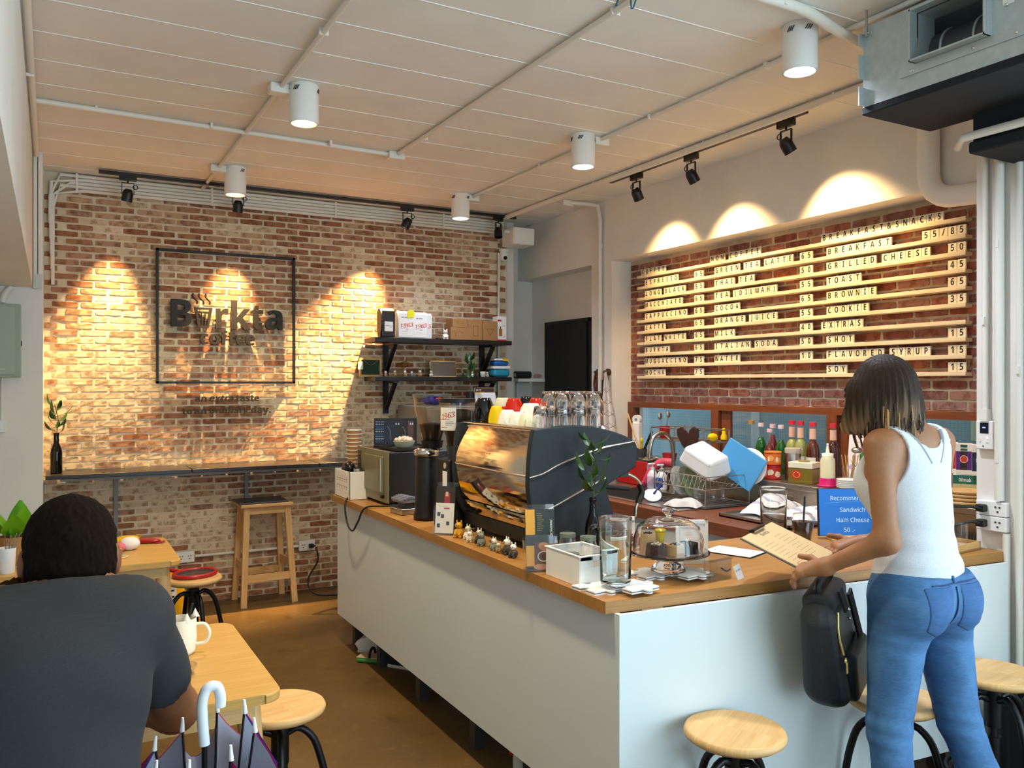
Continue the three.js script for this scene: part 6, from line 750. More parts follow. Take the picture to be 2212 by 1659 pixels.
// ---------- sink side ----------
const BC = 0.8805;
{
  const t = thing('sink_faucet', 'tall gooseneck steel faucet behind the sink', 'faucet', [3.36, BC, -3.99]); part(t, 'neck', tube([[0, 0, 0], [0, 0.26, 0], [-0.02, 0.33, 0], [-0.085, 0.37, 0.0], [-0.15, 0.345, 0], [-0.18, 0.27, 0], [-0.185, 0.22, 0]], 0.012, 48, 12), Mt.steel); part(t, 'base', cyl(0.02, 0.026, 0.04, 0, 0.02, 0), Mt.steel); part(t, 'lever', [rod([0, 0.06, 0], [-0.05, 0.09, 0.04], 0.007), cyl(0.016, 0.016, 0.03, 0, 0.06, 0.015, 14, 1.5708)], Mt.chrome);
  const r = thing('dish_rack', 'two-tier steel wire dish rack beside the sink', 'dish rack', [3.235, BC - 0.004, -3.60]); const g = [], hw = 0.16, hd = 0.215; const ring = (y, r2) => { g.push(rod([-hw, y, -hd], [hw, y, -hd], r2), rod([-hw, y, hd], [hw, y, hd], r2), rod([-hw, y, -hd], [-hw, y, hd], r2), rod([hw, y, -hd], [hw, y, hd], r2)); }; ring(0.012, 0.003); ring(0.1, 0.0035); ring(0.17, 0.003); for (const [x, z] of [[-hw, -hd], [hw, -hd], [-hw, hd], [hw, hd]]) g.push(rod([x, 0, z], [x, 0.17, z], 0.004)); part(r, 'frame', g, Mt.steel);
  const w = []; for (let i = 0; i < 12; i++) { const z = -hd + 0.02 + i * 0.035; w.push(rod([-hw, 0.012, z], [hw, 0.012, z], 0.0018, 6), tube([[-hw, 0.1, z], [-hw + 0.03, 0.165, z], [-hw + 0.045, 0.17, z], [-hw + 0.06, 0.11, z]], 0.0018, 10, 5), rod([hw - 0.08, 0.1, z], [hw, 0.17, z], 0.0018, 6)); } part(r, 'wire_slats', w, Mt.steel); part(r, 'drip_tray', [rbox(0.35, 0.008, 0.46, 0.003, 0, 0.004, 0)], Mt.darkgrey);
  const tub = thing('white_basin', 'white plastic basin upside down and tilted on the dish rack', 'basin', [3.235, BC + 0.165, -3.56]); part(tub, 'basin', (() => { const g2 = rbox(0.18, 0.12, 0.26, 0.03, 0, 0, 0, 0, 0, 0, 4), p = g2.attributes.position; for (let i = 0; i < p.count; i++) { const k = p.getY(i) > 0 ? 0.86 : 1; p.setX(i, p.getX(i) * k); p.setZ(i, p.getZ(i) * k); } g2.computeVertexNormals(); return g2.rotateX(0.42).rotateZ(0.25).translate(0, 0.075, 0); })(), Mt.plasticW);
  const cb = thing('cutting_board', 'sky blue cutting board tilted in the dish rack', 'cutting board', [3.36, BC + 0.11, -3.42]); part(cb, 'board', rbox(0.012, 0.2, 0.26, 0.006, 0, 0.11, 0, 0.5, 0.35, -0.15), std(0x4f9fd4, 0.4)); part(cb, 'slot', rbox(0.014, 0.03, 0.014, 0.004, 0.02, 0.19, -0.13, 0.5, 0.35, -0.15), Mt.leaf);
  solo('dinner_plate', 'white dinner plate standing behind the blue board', 'plate', [mv(lathe([[0, 0.002], [0.07, 0], [0.105, 0.012], [0.104, 0.015], [0.07, 0.006], [0, 0.007]], 36).rotateZ(-Math.PI / 2), 0.03, 0.1, 0.03, 0.5, 0.35, -0.15)], Mt.porcelain, [3.36, BC + 0.11, -3.42]);
  for (const [l, x, z, c, rz] of [['pale plate standing in the lower dish rack, leftmost', 3.2, -3.76, 0xe3e2da, 0.25], ['grey plate standing in the lower dish rack', 3.21, -3.72, 0xc9cac4, 0.2], ['green-tinted plate standing in the lower dish rack', 3.22, -3.68, 0x9cb28a, 0.15]]) solo('rack_plate', l, 'plate', [lathe([[0, 0.002], [0.05, 0], [0.085, 0.01], [0.084, 0.013], [0.05, 0.006], [0, 0.007]], 30).rotateX(1.57 - rz)], std(c, 0.2), [x, BC + 0.105, z], 0.3, 'plates in the dish rack');
  const lid = thing('container_lid', 'clear food container with a navy rim leaning at the rack', 'container', [3.05, BC, -3.79], 0.5); part(lid, 'box', rbox(0.1, 0.1, 0.03, 0.012, 0, 0.065, 0, -0.35, 0, 0.3), glassy(0xdfe4ea, { roughness: 0.2 })); part(lid, 'rim', [rbox(0.115, 0.012, 0.012, 0.005, 0, 0.065, 0.03)].map((q) => q.rotateZ(0.3)), std(0x23326e, 0.4));
  let i = 0; for (const [x, z] of [[3.12, -3.52], [3.2, -3.47], [3.3, -3.5], [3.18, -3.56]]) solo('rack_tumbler', `clear glass upside down in the lower dish rack, ${ORD[i++]} from the left`, 'glass', [lathe([[0.03, 0], [0.032, 0.001], [0.028, 0.085], [0, 0.085], [0, 0.078], [0.026, 0.08], [0.03, 0]], 20)], Mt.glass, [x, BC + 0.012, z], 0, 'glasses in the dish rack');
  const soap = (l, z, c, lb) => { const s = thing('soap_bottle', l, 'soap bottle', [3.37, BC, z], 0, 'pump bottles by the sink'); part(s, 'bottle', lathe([[0, 0], [0.032, 0], [0.035, 0.01], [0.034, 0.09], [0.018, 0.115], [0.014, 0.118]], 24), Mt.plasticW); part(s, 'label', new THREE.CylinderGeometry(0.0355, 0.0355, 0.06, 20, 1, true, 2.8, 3).translate(0, 0.05, 0), std(lb, 0.5, { side: THREE.DoubleSide })); part(s, 'pump', [cyl(0.014, 0.014, 0.02, 0, 0.126, 0), rod([0, 0.13, 0], [0, 0.155, 0], 0.005), rbox(0.045, 0.012, 0.018, 0.004, -0.01, 0.158, 0)], std(c, 0.4)); };
  soap('white pump soap bottle with a pink label by the sink', -4.2, 0xf0eeea, 0xe6bcd0); soap('white pump soap bottle with a blue label by the sink', -4.11, 0xe8ecf4, 0x1f4fae);
  const gl = thing('rubber_gloves', 'pink rubber gloves draped over the steel splash behind the sink', 'gloves', [3.44, BC + 0.135, -4.21]); part(gl, 'glove', [tube([[0.02, 0.035, 0.1], [-0.02, 0.03, 0.03], [-0.05, -0.03, -0.03], [-0.06, -0.1, -0.07]], 0.026, 16), tube([[-0.05, -0.03, -0.02], [-0.065, -0.08, 0.0]], 0.012, 6)], std(0xd84a66, 0.5)); part(gl, 'fingers', [[-0.08, -0.1], [-0.06, -0.115], [-0.04, -0.12]].map(([a, b], k) => tube([[-0.058, -0.085, -0.06], [a, b, -0.075 - k * 0.006], [a, b - 0.05, -0.08 - k * 0.01]], 0.009, 8)), std(0xd84a66, 0.5));
  solo('red_cutting_board', 'red cutting board standing against the wall by the sink', 'cutting board', [rbox(0.012, 0.16, 0.31, 0.006, 0, 0.08, 0, 0, 0, -0.12)], Mt.red, [3.42, BC - 0.004, -4.48]); const br = thing('bottle_brush', 'magenta and lilac cleaning brush beside the soap', 'brush', [3.40, BC, -4.3]); part(br, 'handle', rod([0, 0, 0], [0.01, 0.15, 0.01], 0.008), std(0xb99ad0, 0.4)); part(br, 'grip', rod([0, 0.0, 0.02], [0.01, 0.1, 0.03], 0.009), Mt.pink);
  const gs = thing('green_scrubber', 'green handled scrubber on the ledge above the sink', 'scrubber', [3.5, LD, -3.93], -0.4); part(gs, 'handle', rbox(0.06, 0.025, 0.13, 0.012, 0, 0.018, 0), std(0x1ba43a, 0.4)); part(gs, 'pad', rbox(0.05, 0.012, 0.08, 0.004, 0, 0.006, 0), Mt.leaf);
  const pan = thing('steel_pan', 'shallow steel pan with handle on the ledge end', 'pan', [3.52, LD, -4.42]); part(pan, 'bowl', lathe([[0, 0.002], [0.05, 0], [0.075, 0.03], [0.073, 0.03], [0.048, 0.005], [0, 0.006]], 28), Mt.chrome); part(pan, 'handle', tube([[-0.05, 0.03, 0.05], [-0.05, 0.045, 0.12], [-0.04, 0.035, 0.18]], 0.007), Mt.steel);
  const drape = (name, label, x, y, z, w, d, turn, h, mat, n) => { const g2 = new THREE.PlaneGeometry(w, d, 22, 18).rotateX(-Math.PI / 2), p = g2.attributes.position; for (let k = 0; k < p.count; k++) { const u = p.getX(k) / w, v = p.getZ(k) / d, e = 1 - Math.pow(Math.max(Math.abs(u), Math.abs(v)) * 2, 3); p.setY(k, 0.006 + h * Math.max(0, e) * (0.35 + fbm(u * 0.5 + 0.5, v * 0.5 + 0.5, 7, n, 3) * 1.1)); p.setX(k, p.getX(k) + 0.02 * Math.sin(v * 9 + n)); } g2.computeVertexNormals(); solo(name, label, 'cloth', g2, mat, [x, y, z], turn, 'cloths on the back counter'); };
  drape('dish_cloth', 'crumpled pinkish white dish cloth beside the sink', 3.02, BC, -3.5, 0.12, 0.2, 0.5, 0.04, Mt.cloth, 301);
  const stripe = std(0xffffff, 0.95, { side: THREE.DoubleSide, map: tex(64, [0.3, 1], (u) => mixc(hex(0xf0ece6), hex(0xb7b4c0), u > 0.4 && u < 0.6 ? 1 : 0)) });
  const st = thing('sheet_tray', 'flat steel tray under the draped cloths', 'tray', [3.25, BC - 0.004, -2.95]); part(st, 'tray', [bb(-0.27, 0.27, 0, 0.006, -0.23, 0.23)], Mt.steel); part(st, 'rim', [bb(-0.27, 0.27, 0, 0.018, -0.23, -0.225), bb(-0.27, 0.27, 0, 0.018, 0.225, 0.23), bb(-0.27, -0.265, 0, 0.018, -0.23, 0.23), bb(0.265, 0.27, 0, 0.018, -0.23, 0.23)], Mt.steel);
  drape('tea_towel', 'white tea towel with grey stripe draped over a tray, left one', 3.25, BC + 0.006, -3.07, 0.3, 0.2, 0.25, 0.075, stripe, 311); drape('tea_towel', 'white tea towel with grey stripe draped over a tray, right one', 3.30, BC + 0.006, -2.83, 0.28, 0.2, -0.3, 0.06, stripe, 317);
  const sl = thing('strainer_lid', 'round white lid propped at the sink edge', 'lid', [3.0, BC, -3.74]); part(sl, 'disc', lathe([[0, 0.004], [0.045, 0.004], [0.05, 0.0], [0.05, 0.012], [0, 0.014]], 28).rotateX(0.5).rotateZ(0.35).translate(0, 0.03, 0), Mt.plasticW); part(sl, 'grip', torus(0.05, 0.004, 0, 0, 0, 1.5708).rotateX(0.5).rotateZ(0.35).translate(0, 0.03, 0), Mt.darkgrey);
}

// ---------- tables ----------
function cafeTable(label, x0, x1, z0, z1) {
  const t = thing('cafe_table', label, 'table', [(x0 + x1) / 2, 0, (z0 + z1) / 2], 0, 'light wood cafe tables'), w = x1 - x0, d = z1 - z0, r = 0.05, s = new THREE.Shape();
  s.moveTo(-w / 2 + r, -d / 2); s.lineTo(w / 2 - r, -d / 2); s.absarc(w / 2 - r, -d / 2 + r, r, -1.5708, 0); s.lineTo(w / 2, d / 2 - r); s.absarc(w / 2 - r, d / 2 - r, r, 0, 1.5708); s.lineTo(-w / 2 + r, d / 2); s.absarc(-w / 2 + r, d / 2 - r, r, 1.5708, 3.1416); s.lineTo(-w / 2, -d / 2 + r); s.absarc(-w / 2 + r, -d / 2 + r, r, 3.1416, 4.7124);
  part(t, 'tabletop', metre(ext(s, 0.016, 0.005).rotateX(-Math.PI / 2).translate(0, 0.699, 0)), Mt.table);
  part(t, 'apron', [bb(-w / 2 + 0.06, w / 2 - 0.06, 0.635, 0.694, -d / 2 + 0.05, -d / 2 + 0.07), bb(-w / 2 + 0.06, w / 2 - 0.06, 0.635, 0.694, d / 2 - 0.07, d / 2 - 0.05), bb(-w / 2 + 0.05, -w / 2 + 0.07, 0.635, 0.694, -d / 2 + 0.07, d / 2 - 0.07), bb(w / 2 - 0.07, w / 2 - 0.05, 0.635, 0.694, -d / 2 + 0.07, d / 2 - 0.07)].map((q) => metre(q)), Mt.pine);
  for (const [a, b] of [[-1, -1], [1, -1], [-1, 1], [1, 1]]) part(t, 'leg', metre(rod([a * (w / 2 - 0.02), 0, b * (d / 2 - 0.03)], [a * (w / 2 - 0.075), 0.694, b * (d / 2 - 0.085)], 0.02, 12, 0.034), 'y'), Mt.pine);
  return t;
}
cafeTable('light wood cafe table where the man sits, with a mug on it', -0.55, 0.545, -3.01, -2.255);
cafeTable('light wood cafe table farther back with toys and a plant', -0.6, 0.535, -4.85, -4.17);
// ---------- round stools ----------
function roundStool(label, x, z, h, turn, parts = true) {
  const t = thing('round_stool', label, 'stool', [x, 0, z], turn, 'round wooden stools on black metal bases');
  part(t, 'seat', metre(lathe([[0, h - 0.032], [0.135, h - 0.032], [0.149, h - 0.022], [0.151, h - 0.012], [0.146, h - 0.002], [0.138, h], [0, h]], 44)), Mt.pine);
  part(t, 'post', [cyl(0.016, 0.016, h - 0.16, 0, (h - 0.16) / 2 + 0.128, 0), cyl(0.03, 0.03, 0.13, 0, h - 0.13, 0), cyl(0.055, 0.055, 0.008, 0, h - 0.036, 0)], Mt.blackmetal); part(t, 'hub', cyl(0.026, 0.026, 0.12, 0, 0.24, 0), Mt.blackmetal);
  for (let k = 0; k < 4; k++) { const a = k * 1.5708 + 0.4, c = Math.cos(a), s = Math.sin(a), q = (r, y) => [r * c, y, r * s]; part(t, 'leg', tube([q(0.02, h - 0.1), q(0.06, h - 0.085), q(0.105, h - 0.12), q(0.135, h - 0.2), q(0.165, 0.12), q(0.175, 0.012)], 0.0125, 24), Mt.blackmetal); }
  part(t, 'foot_ring', torus(0.15, 0.008, 0, 0.17, 0, 1.5708, 0, 0, 6.2832, 8, 32), Mt.blackmetal);
  return t;
}
roundStool('round wooden stool tucked beside the mug table', 0.675, -2.82, 0.47, 0.2); roundStool('round wooden stool alone in front of the counter corner', 1.789, -1.842, 0.52, 0.5); roundStool('round wooden stool behind the standing woman under the backpack', 2.45, -1.79, 0.512, 0.9); roundStool('round wooden stool at the right beside the black bag', 2.93, -1.742, 0.53, 0.1); roundStool('round wooden stool under the red racket by the far table', 0.69, -4.86, 0.485, 0.6); roundStool('round wooden stool the seated man sits on', -0.02, -1.73, 0.45, 0.3);
{
  const t = thing('insect_racket', 'red electric insect racket lying on the far stool', 'racket', [0.70, 0.486, -4.88], 0.5); part(t, 'ring', torus(0.115, 0.011, 0, 0.012, 0, 1.5708, 0, 0, 6.2832, 8, 40).scale(1, 1, 0.85), Mt.red); const g = []; for (let i = -7; i <= 7; i++) { const k = i * 0.014, l = Math.sqrt(0.112 ** 2 - k * k); g.push(rod([k, 0.012, -l * 0.85], [k, 0.012, l * 0.85], 0.0012, 5), rod([-l, 0.013, k * 0.85], [l, 0.013, k * 0.85], 0.0012, 5)); } part(t, 'wire_mesh', g, Mt.darkgrey); part(t, 'handle', [rod([-0.02, 0.012, -0.095], [-0.06, 0.022, -0.32], 0.012)], Mt.red);
  const b = thing('yellow_bin', 'yellow plastic bin with a power strip behind the far stool', 'bin', [0.62, 0, -5.75]); part(b, 'bin', lathe([[0, 0], [0.12, 0], [0.15, 0.33], [0.143, 0.33], [0.115, 0.008], [0, 0.008]], 28), std(0xe3b400, 0.45)); part(b, 'power_strip', [rbox(0.045, 0.12, 0.02, 0.004, 0.05, 0.25, 0.145)], Mt.plasticW); part(b, 'socket_marks', [0.21, 0.25, 0.29].map((y) => box(0.018, 0.012, 0.002, 0.05, y, 0.156)), Mt.darkgrey);
  const y = thing('toy_pouch', 'yellow cloth pouch among the toys on the far table', 'toy', [0.34, 0.7205, -4.72], 0.3); part(y, 'pouch', sph(0.05, 0, 0.022, 0, 1.4, 0.45, 0.8), std(0xe0ab08, 0.7)); part(y, 'tie', torus(0.012, 0.003, 0.06, 0.03, 0), std(0xc68a06, 0.7));
  solo('red_wrapper', 'red and white crinkled wrapper on the far table', 'wrapper', [new THREE.IcosahedronGeometry(0.045, 1).scale(1.4, 0.3, 0.7).translate(0, 0.012, 0), box(0.05, 0.004, 0.03, 0.06, 0.006, 0.01, 0, 0.4, 0.1)], std(0xa81420, 0.3), [0.445, 0.7205, -4.7], -0.4);
  const w = thing('plush_ball', 'white fluffy ball with coloured cord on the far table', 'toy', [0.345, 0.7205, -4.55]); part(w, 'ball', new THREE.IcosahedronGeometry(0.04, 2).scale(1.2, 0.85, 1).translate(0, 0.032, 0), std(0xf0e9e6, 0.95)); part(w, 'ribbon', sph(0.03, -0.05, 0.022, 0.03, 1, 0.8, 1.2), std(0xdb6a82, 0.8));
  const l = thing('loop_bands', 'tangle of blue and rainbow loop bands on the far table', 'toy', [0.27, 0.7205, -4.42]); const cols = [0x2a86d8, 0x4cb04a, 0xe9c93a, 0xd84a5a, 0x8a4ab8]; for (let i = 0; i < 9; i++) part(l, 'band', torus(0.02 + 0.004 * (i % 3), 0.004, 0.012 * Math.cos(i * 2), 0.008 + 0.003 * i, 0.022 * Math.sin(i * 1.7), 1.4 + 0.25 * Math.sin(i), i), std(cols[i % 5], 0.5)); part(l, 'cord', tube([[0.02, 0.006, 0.02], [0.05, 0.005, 0.06], [0.01, 0.004, 0.085], [-0.03, 0.004, 0.06]], 0.003, 20), std(0xe9dcae, 0.7));
}
{ // plant and cutlery at the left end of the far table
  const t = thing('potted_plant', 'bright green leafy plant in a brown paper pot on the far table', 'plant', [-0.15, 0.7205, -4.45]); part(t, 'pot', lathe([[0, 0], [0.05, 0], [0.06, 0.13], [0.056, 0.13], [0.046, 0.005], [0, 0.005]], 24), Mt.kraft); part(t, 'soil', cyl(0.054, 0.054, 0.004, 0, 0.115, 0, 20), std(0x2a1c10, 1));
  const lg = leafGeo(0.15, 0.105, 0.25); [[0.5, 0.75, 1], [1.6, 0.9, 0.9], [2.8, 0.6, 1], [4.0, 0.9, 0.9], [5.2, 0.8, 1.05], [0.05, 1.05, 1.0]].forEach(([a, tilt, s]) => { const m = part(t, 'leaf', lg, Mt.brightleaf); m.position.set(0.02 * Math.sin(a), 0.14, 0.02 * Math.cos(a)); m.rotation.set(0, a, 0); m.rotateX(tilt); m.scale.setScalar(s); }); part(t, 'stem', Array.from({ length: 6 }, (_, i) => rod([0, 0.1, 0], [0.02 * Math.sin(i), 0.15, 0.02 * Math.cos(i)], 0.003)), std(0x5a8a1a, 0.6));
  const c = thing('cutlery_pot', 'white patterned pot with forks at the left edge', 'cutlery pot', [-0.17, 0.7205, -4.26]); part(c, 'pot', lathe([[0, 0], [0.035, 0], [0.042, 0.11], [0.039, 0.11], [0.033, 0.005], [0, 0.005]], 6), std(0xe9ecee, 0.4)); const f = []; for (let i = 0; i < 4; i++) { const a = 0.6 + i * 0.35; f.push(rod([0, 0.02, 0], [0.05 * Math.cos(a), 0.15, 0.03 * Math.sin(a)], 0.003)); for (let k = -1; k <= 1; k++) f.push(rod([0.05 * Math.cos(a), 0.15, 0.03 * Math.sin(a) + k * 0.005], [0.068 * Math.cos(a), 0.175, 0.035 * Math.sin(a) + k * 0.006], 0.0014, 5)); } part(c, 'forks', f, Mt.chrome);
  const p = thing('small_carton', 'tiny white and orange carton on the far table', 'box', [-0.075, 0.7205, -4.42], 0.2); part(p, 'carton', rbox(0.04, 0.045, 0.03, 0.002, 0, 0.0225, 0), Mt.paper); part(p, 'flap', box(0.035, 0.03, 0.003, 0, 0.05, -0.02, 0.5), std(0xe0875a, 0.7));
}
// ---------- on the near table ----------
{
  const t = thing('cat_mug', 'tall white cat-face mug with ears and a dark spoon', 'mug', [0.35, 0.7205, -2.72], -0.4); part(t, 'cup', lathe([[0, 0.0], [0.036, 0], [0.042, 0.012], [0.046, 0.05], [0.0445, 0.11], [0.041, 0.11], [0.042, 0.05], [0.038, 0.012], [0, 0.008]], 36), std(0xf1ead8, 0.2)); for (const [a] of [[-0.6], [0.9]]) part(t, 'ear', new THREE.ConeGeometry(0.013, 0.028, 4).scale(1, 1, 0.35).rotateY(0.3).translate(0.043 * Math.cos(a), 0.12, 0.043 * Math.sin(a)), std(0xf1ead8, 0.2));
  part(t, 'handle', tube([[0.044, 0.09, -0.004], [0.07, 0.088, -0.004], [0.083, 0.062, -0.004], [0.072, 0.034, -0.004], [0.045, 0.028, -0.004]], 0.0055, 24, 10), std(0xf1ead8, 0.2)); part(t, 'whisker', [[0.055, 0.01], [0.045, 0], [0.036, -0.01]].map(([y, k]) => rod([0.018, y, 0.0422], [0.002, y + k, 0.0462], 0.001, 5)), Mt.letter); part(t, 'eye_mark', torus(0.007, 0.0014, 0, 0, 0, 0, 0, 0, 3.14).translate(0.002, 0.068, 0.0458), Mt.letter); part(t, 'spoon', rod([-0.005, 0.01, 0], [0.03, 0.15, -0.015], 0.004), Mt.black); part(t, 'tea', cyl(0.0415, 0.0415, 0.003, 0, 0.085, 0, 24), std(0x3a2414, 0.1));
  const d = thing('wooden_dish', 'small pale wooden dish with dark crumbs on the near table', 'dish', [0.325, 0.7205, -2.53]); part(d, 'dish', lathe([[0, 0], [0.028, 0], [0.045, 0.022], [0.043, 0.025], [0.026, 0.005], [0, 0.005]], 28), Mt.pine); part(d, 'crumbs', [sph(0.007, 0, 0.011, 0.01), sph(0.006, 0.012, 0.01, -0.004), sph(0.008, -0.012, 0.012, -0.006)], std(0x2a0f0c, 0.8));
}
// ---------- umbrella ----------
{
  const U0 = [0.292, 0, -1.90], t = thing('umbrella', 'half-closed purple and pink umbrella with white handle standing tip down', 'umbrella', U0);
  part(t, 'handle', tube([[0, 0.765, 0], [-0.004, 0.82, 0], [-0.004, 0.862, 0], [0.006, 0.887, 0], [0.024, 0.889, 0], [0.033, 0.866, 0], [0.033, 0.842, 0]], 0.0115, 32, 12), std(0xeef2f8, 0.3)); part(t, 'shaft', rod([0, 0, 0], [0, 0.77, 0], 0.006), Mt.blackmetal);
  const N = 8, R = (k, y) => (0.022 + 0.085 * Math.pow(Math.max(0, (y - 0.1) / 0.7), 1.1)) * (0.86 + 0.25 * hash(k, 3, 9)), tipY = (k) => [0.765, 0.8, 0.805, 0.79, 0.765, 0.745, 0.735, 0.755][k], ang = (k) => -1.9 + k * 6.2832 / N;
  const pts = (k) => { const o = [], a = ang(k); for (let i = 0; i <= 10; i++) { const y = 0.1 + (tipY(k) - 0.1) * i / 10; o.push([R(k, y) * Math.cos(a), y, R(k, y) * Math.sin(a)]); } return o; };
  const outer = [0x24107a, 0xc31a64, 0x24107a, 0xc31a64, 0x24107a, 0xc31a64, 0x24107a, 0xd02f78], inner = std(0x9a9cb0, 0.45, { side: THREE.DoubleSide });
  for (let k = 0; k < N; k++) {
    const A = pts(k), B = pts((k + 1) % N), v = [], W = 8;
    for (let i = 0; i <= 10; i++) for (let j = 0; j <= W; j++) { const u = j / W, sag = Math.sin(u * Math.PI), f = i / 10; const x = A[i][0] * (1 - u) + B[i][0] * u, z = A[i][2] * (1 - u) + B[i][2] * u, fold = 1 + sag * f * (k % 2 ? 0.95 : 0.6); v.push(x * fold, (A[i][1] * (1 - u) + B[i][1] * u) - sag * 0.1 * f * f, z * fold); }
    const idx = []; for (let i = 0; i < 10; i++) for (let j = 0; j < W; j++) { const a = i * (W + 1) + j, b = a + 1, c = a + W + 1, d = c + 1; idx.push(a, c, b, b, c, d); }
    const mk = (off) => { const g = new THREE.BufferGeometry(), q = v.slice(); for (let i = 0; i < q.length; i += 3) { const r = Math.hypot(q[i], q[i + 2]) || 1; q[i] *= 1 + off / r; q[i + 2] *= 1 + off / r; } g.setAttribute('position', new THREE.Float32BufferAttribute(q, 3)); g.setIndex(idx); g.computeVertexNormals(); g.setAttribute('uv', new THREE.Float32BufferAttribute(new Float32Array(q.length / 3 * 2), 2)); return g; };
    part(t, 'canopy_panel', mk(0.002), std(outer[k], 0.5, { side: THREE.DoubleSide })); part(t, 'lining_panel', mk(-0.002), inner);
    const rib = part(t, 'rib', tube(A.slice(3).map((p) => [p[0] * 0.97, p[1], p[2] * 0.97]), 0.0028, 12, 6), Mt.blackmetal); const e = A[10], r = Math.hypot(e[0], e[2]); part(rib, 'rib_tip', rod(e, [e[0] * 0.97, e[1] + 0.032, e[2] * 0.97], 0.0055, 8, 0.003), Mt.plasticW);
  }
}
// ---------- floor things ----------
{
  const shoe = (l, x, z, turn, m, sole, group) => { const t = thing('shoe', l, 'shoe', [x, 0, z], turn, group); const s = shapeOf([[-0.13, 0], [0.12, 0], [0.14, 0.03], [0.11, 0.055], [0.03, 0.075], [-0.02, 0.11], [-0.12, 0.115], [-0.135, 0.06]]); part(t, 'upper', ext(s, 0.055, 0.012).translate(0, 0.018, -0.0275), m); part(t, 'sole', rbox(0.28, 0.022, 0.088, 0.01, 0, 0.011, 0), sole); part(t, 'laces', [0, 1, 2].map((k) => box(0.006, 0.004, 0.05, 0.075 - k * 0.025, 0.092 + k * 0.012, 0, 0, 0, 0.5)), Mt.grey); };
  shoe('white sneaker under the far end of the counter', 1.68, -4.56, 2.6, Mt.plasticW, std(0xe0ded6, 0.6)); shoe('dark shoe with pale sole under the counter', 1.72, -4.2, 2.2, Mt.matte, std(0xd8d8d2, 0.6));
  const s = thing('sandal', 'green-soled sandal on the floor under the counter', 'sandal', [1.60, 0, -4.40], 2.4); part(s, 'sole', rbox(0.24, 0.025, 0.09, 0.012, 0, 0.0135, 0), std(0x3a8a3a, 0.6)); part(s, 'footbed', rbox(0.235, 0.008, 0.086, 0.004, 0, 0.029, 0), std(0xb9a484, 0.8)); part(s, 'strap', torus(0.042, 0.008, 0.04, 0.03, 0, 0, 1.5708, 0, 3.1416), Mt.matte);
  const v = thing('water_valve', 'white water pipe with a red valve handle under the counter', 'valve', [1.66, 0, -2.9]); part(v, 'pipe', [cyl(0.02, 0.02, 0.19, -0.03, 0.095, 0.02), cyl(0.013, 0.013, 0.19, 0.01, 0.095, -0.05)], Mt.pvc); part(v, 'valve_body', cyl(0.026, 0.026, 0.05, -0.03, 0.12, 0.02, 16, 1.5708), Mt.pvc); part(v, 'handle', [rbox(0.014, 0.07, 0.02, 0.005, -0.06, 0.11, 0.02), rbox(0.02, 0.02, 0.03, 0.004, -0.055, 0.15, 0.02)], Mt.red);
  const c = thing('folding_chair', 'black folding chair half hidden behind the counter end', 'chair', [1.98, 0, -5.55], 0.4); part(c, 'seat', rbox(0.3, 0.03, 0.3, 0.01, 0, 0.36, 0), Mt.matte); part(c, 'backrest', rbox(0.3, 0.2, 0.02, 0.008, 0, 0.66, -0.17), Mt.matte); for (const x of [-0.15, 0.15]) { part(c, 'leg', rod([x, 0, 0.17], [x, 0.76, -0.17], 0.011), Mt.blackmetal); part(c, 'leg', rod([x, 0, -0.16], [x, 0.36, 0.12], 0.011), Mt.blackmetal); }
  const b = thing('tote_bag', 'slouched black tote bag on the floor by the right stool', 'bag', [3.13, 0, -1.66], 0.1); const g = rbox(0.19, 0.4, 0.3, 0.06, 0, 0.2, 0, 0, 0, 0, 6), p = g.attributes.position; for (let i = 0; i < p.count; i++) { const y = p.getY(i), n = 1 + 0.1 * Math.sin(y * 22 + p.getZ(i) * 9) + 0.08 * Math.sin(p.getZ(i) * 30); p.setX(i, p.getX(i) * n * (1 - 0.5 * Math.max(0, y - 0.2))); } g.computeVertexNormals(); part(b, 'bag', g, std(0x141417, 0.7)); part(b, 'strap', tube([[-0.03, 0.39, -0.1], [-0.06, 0.46, -0.03], [-0.06, 0.45, 0.05], [-0.02, 0.38, 0.11]], 0.011, 20), Mt.matte); part(b, 'seam', tube([[-0.1, 0.05, 0.05], [-0.105, 0.2, 0.02], [-0.09, 0.34, 0.0]], 0.003), std(0x4a3a34, 0.7));
}
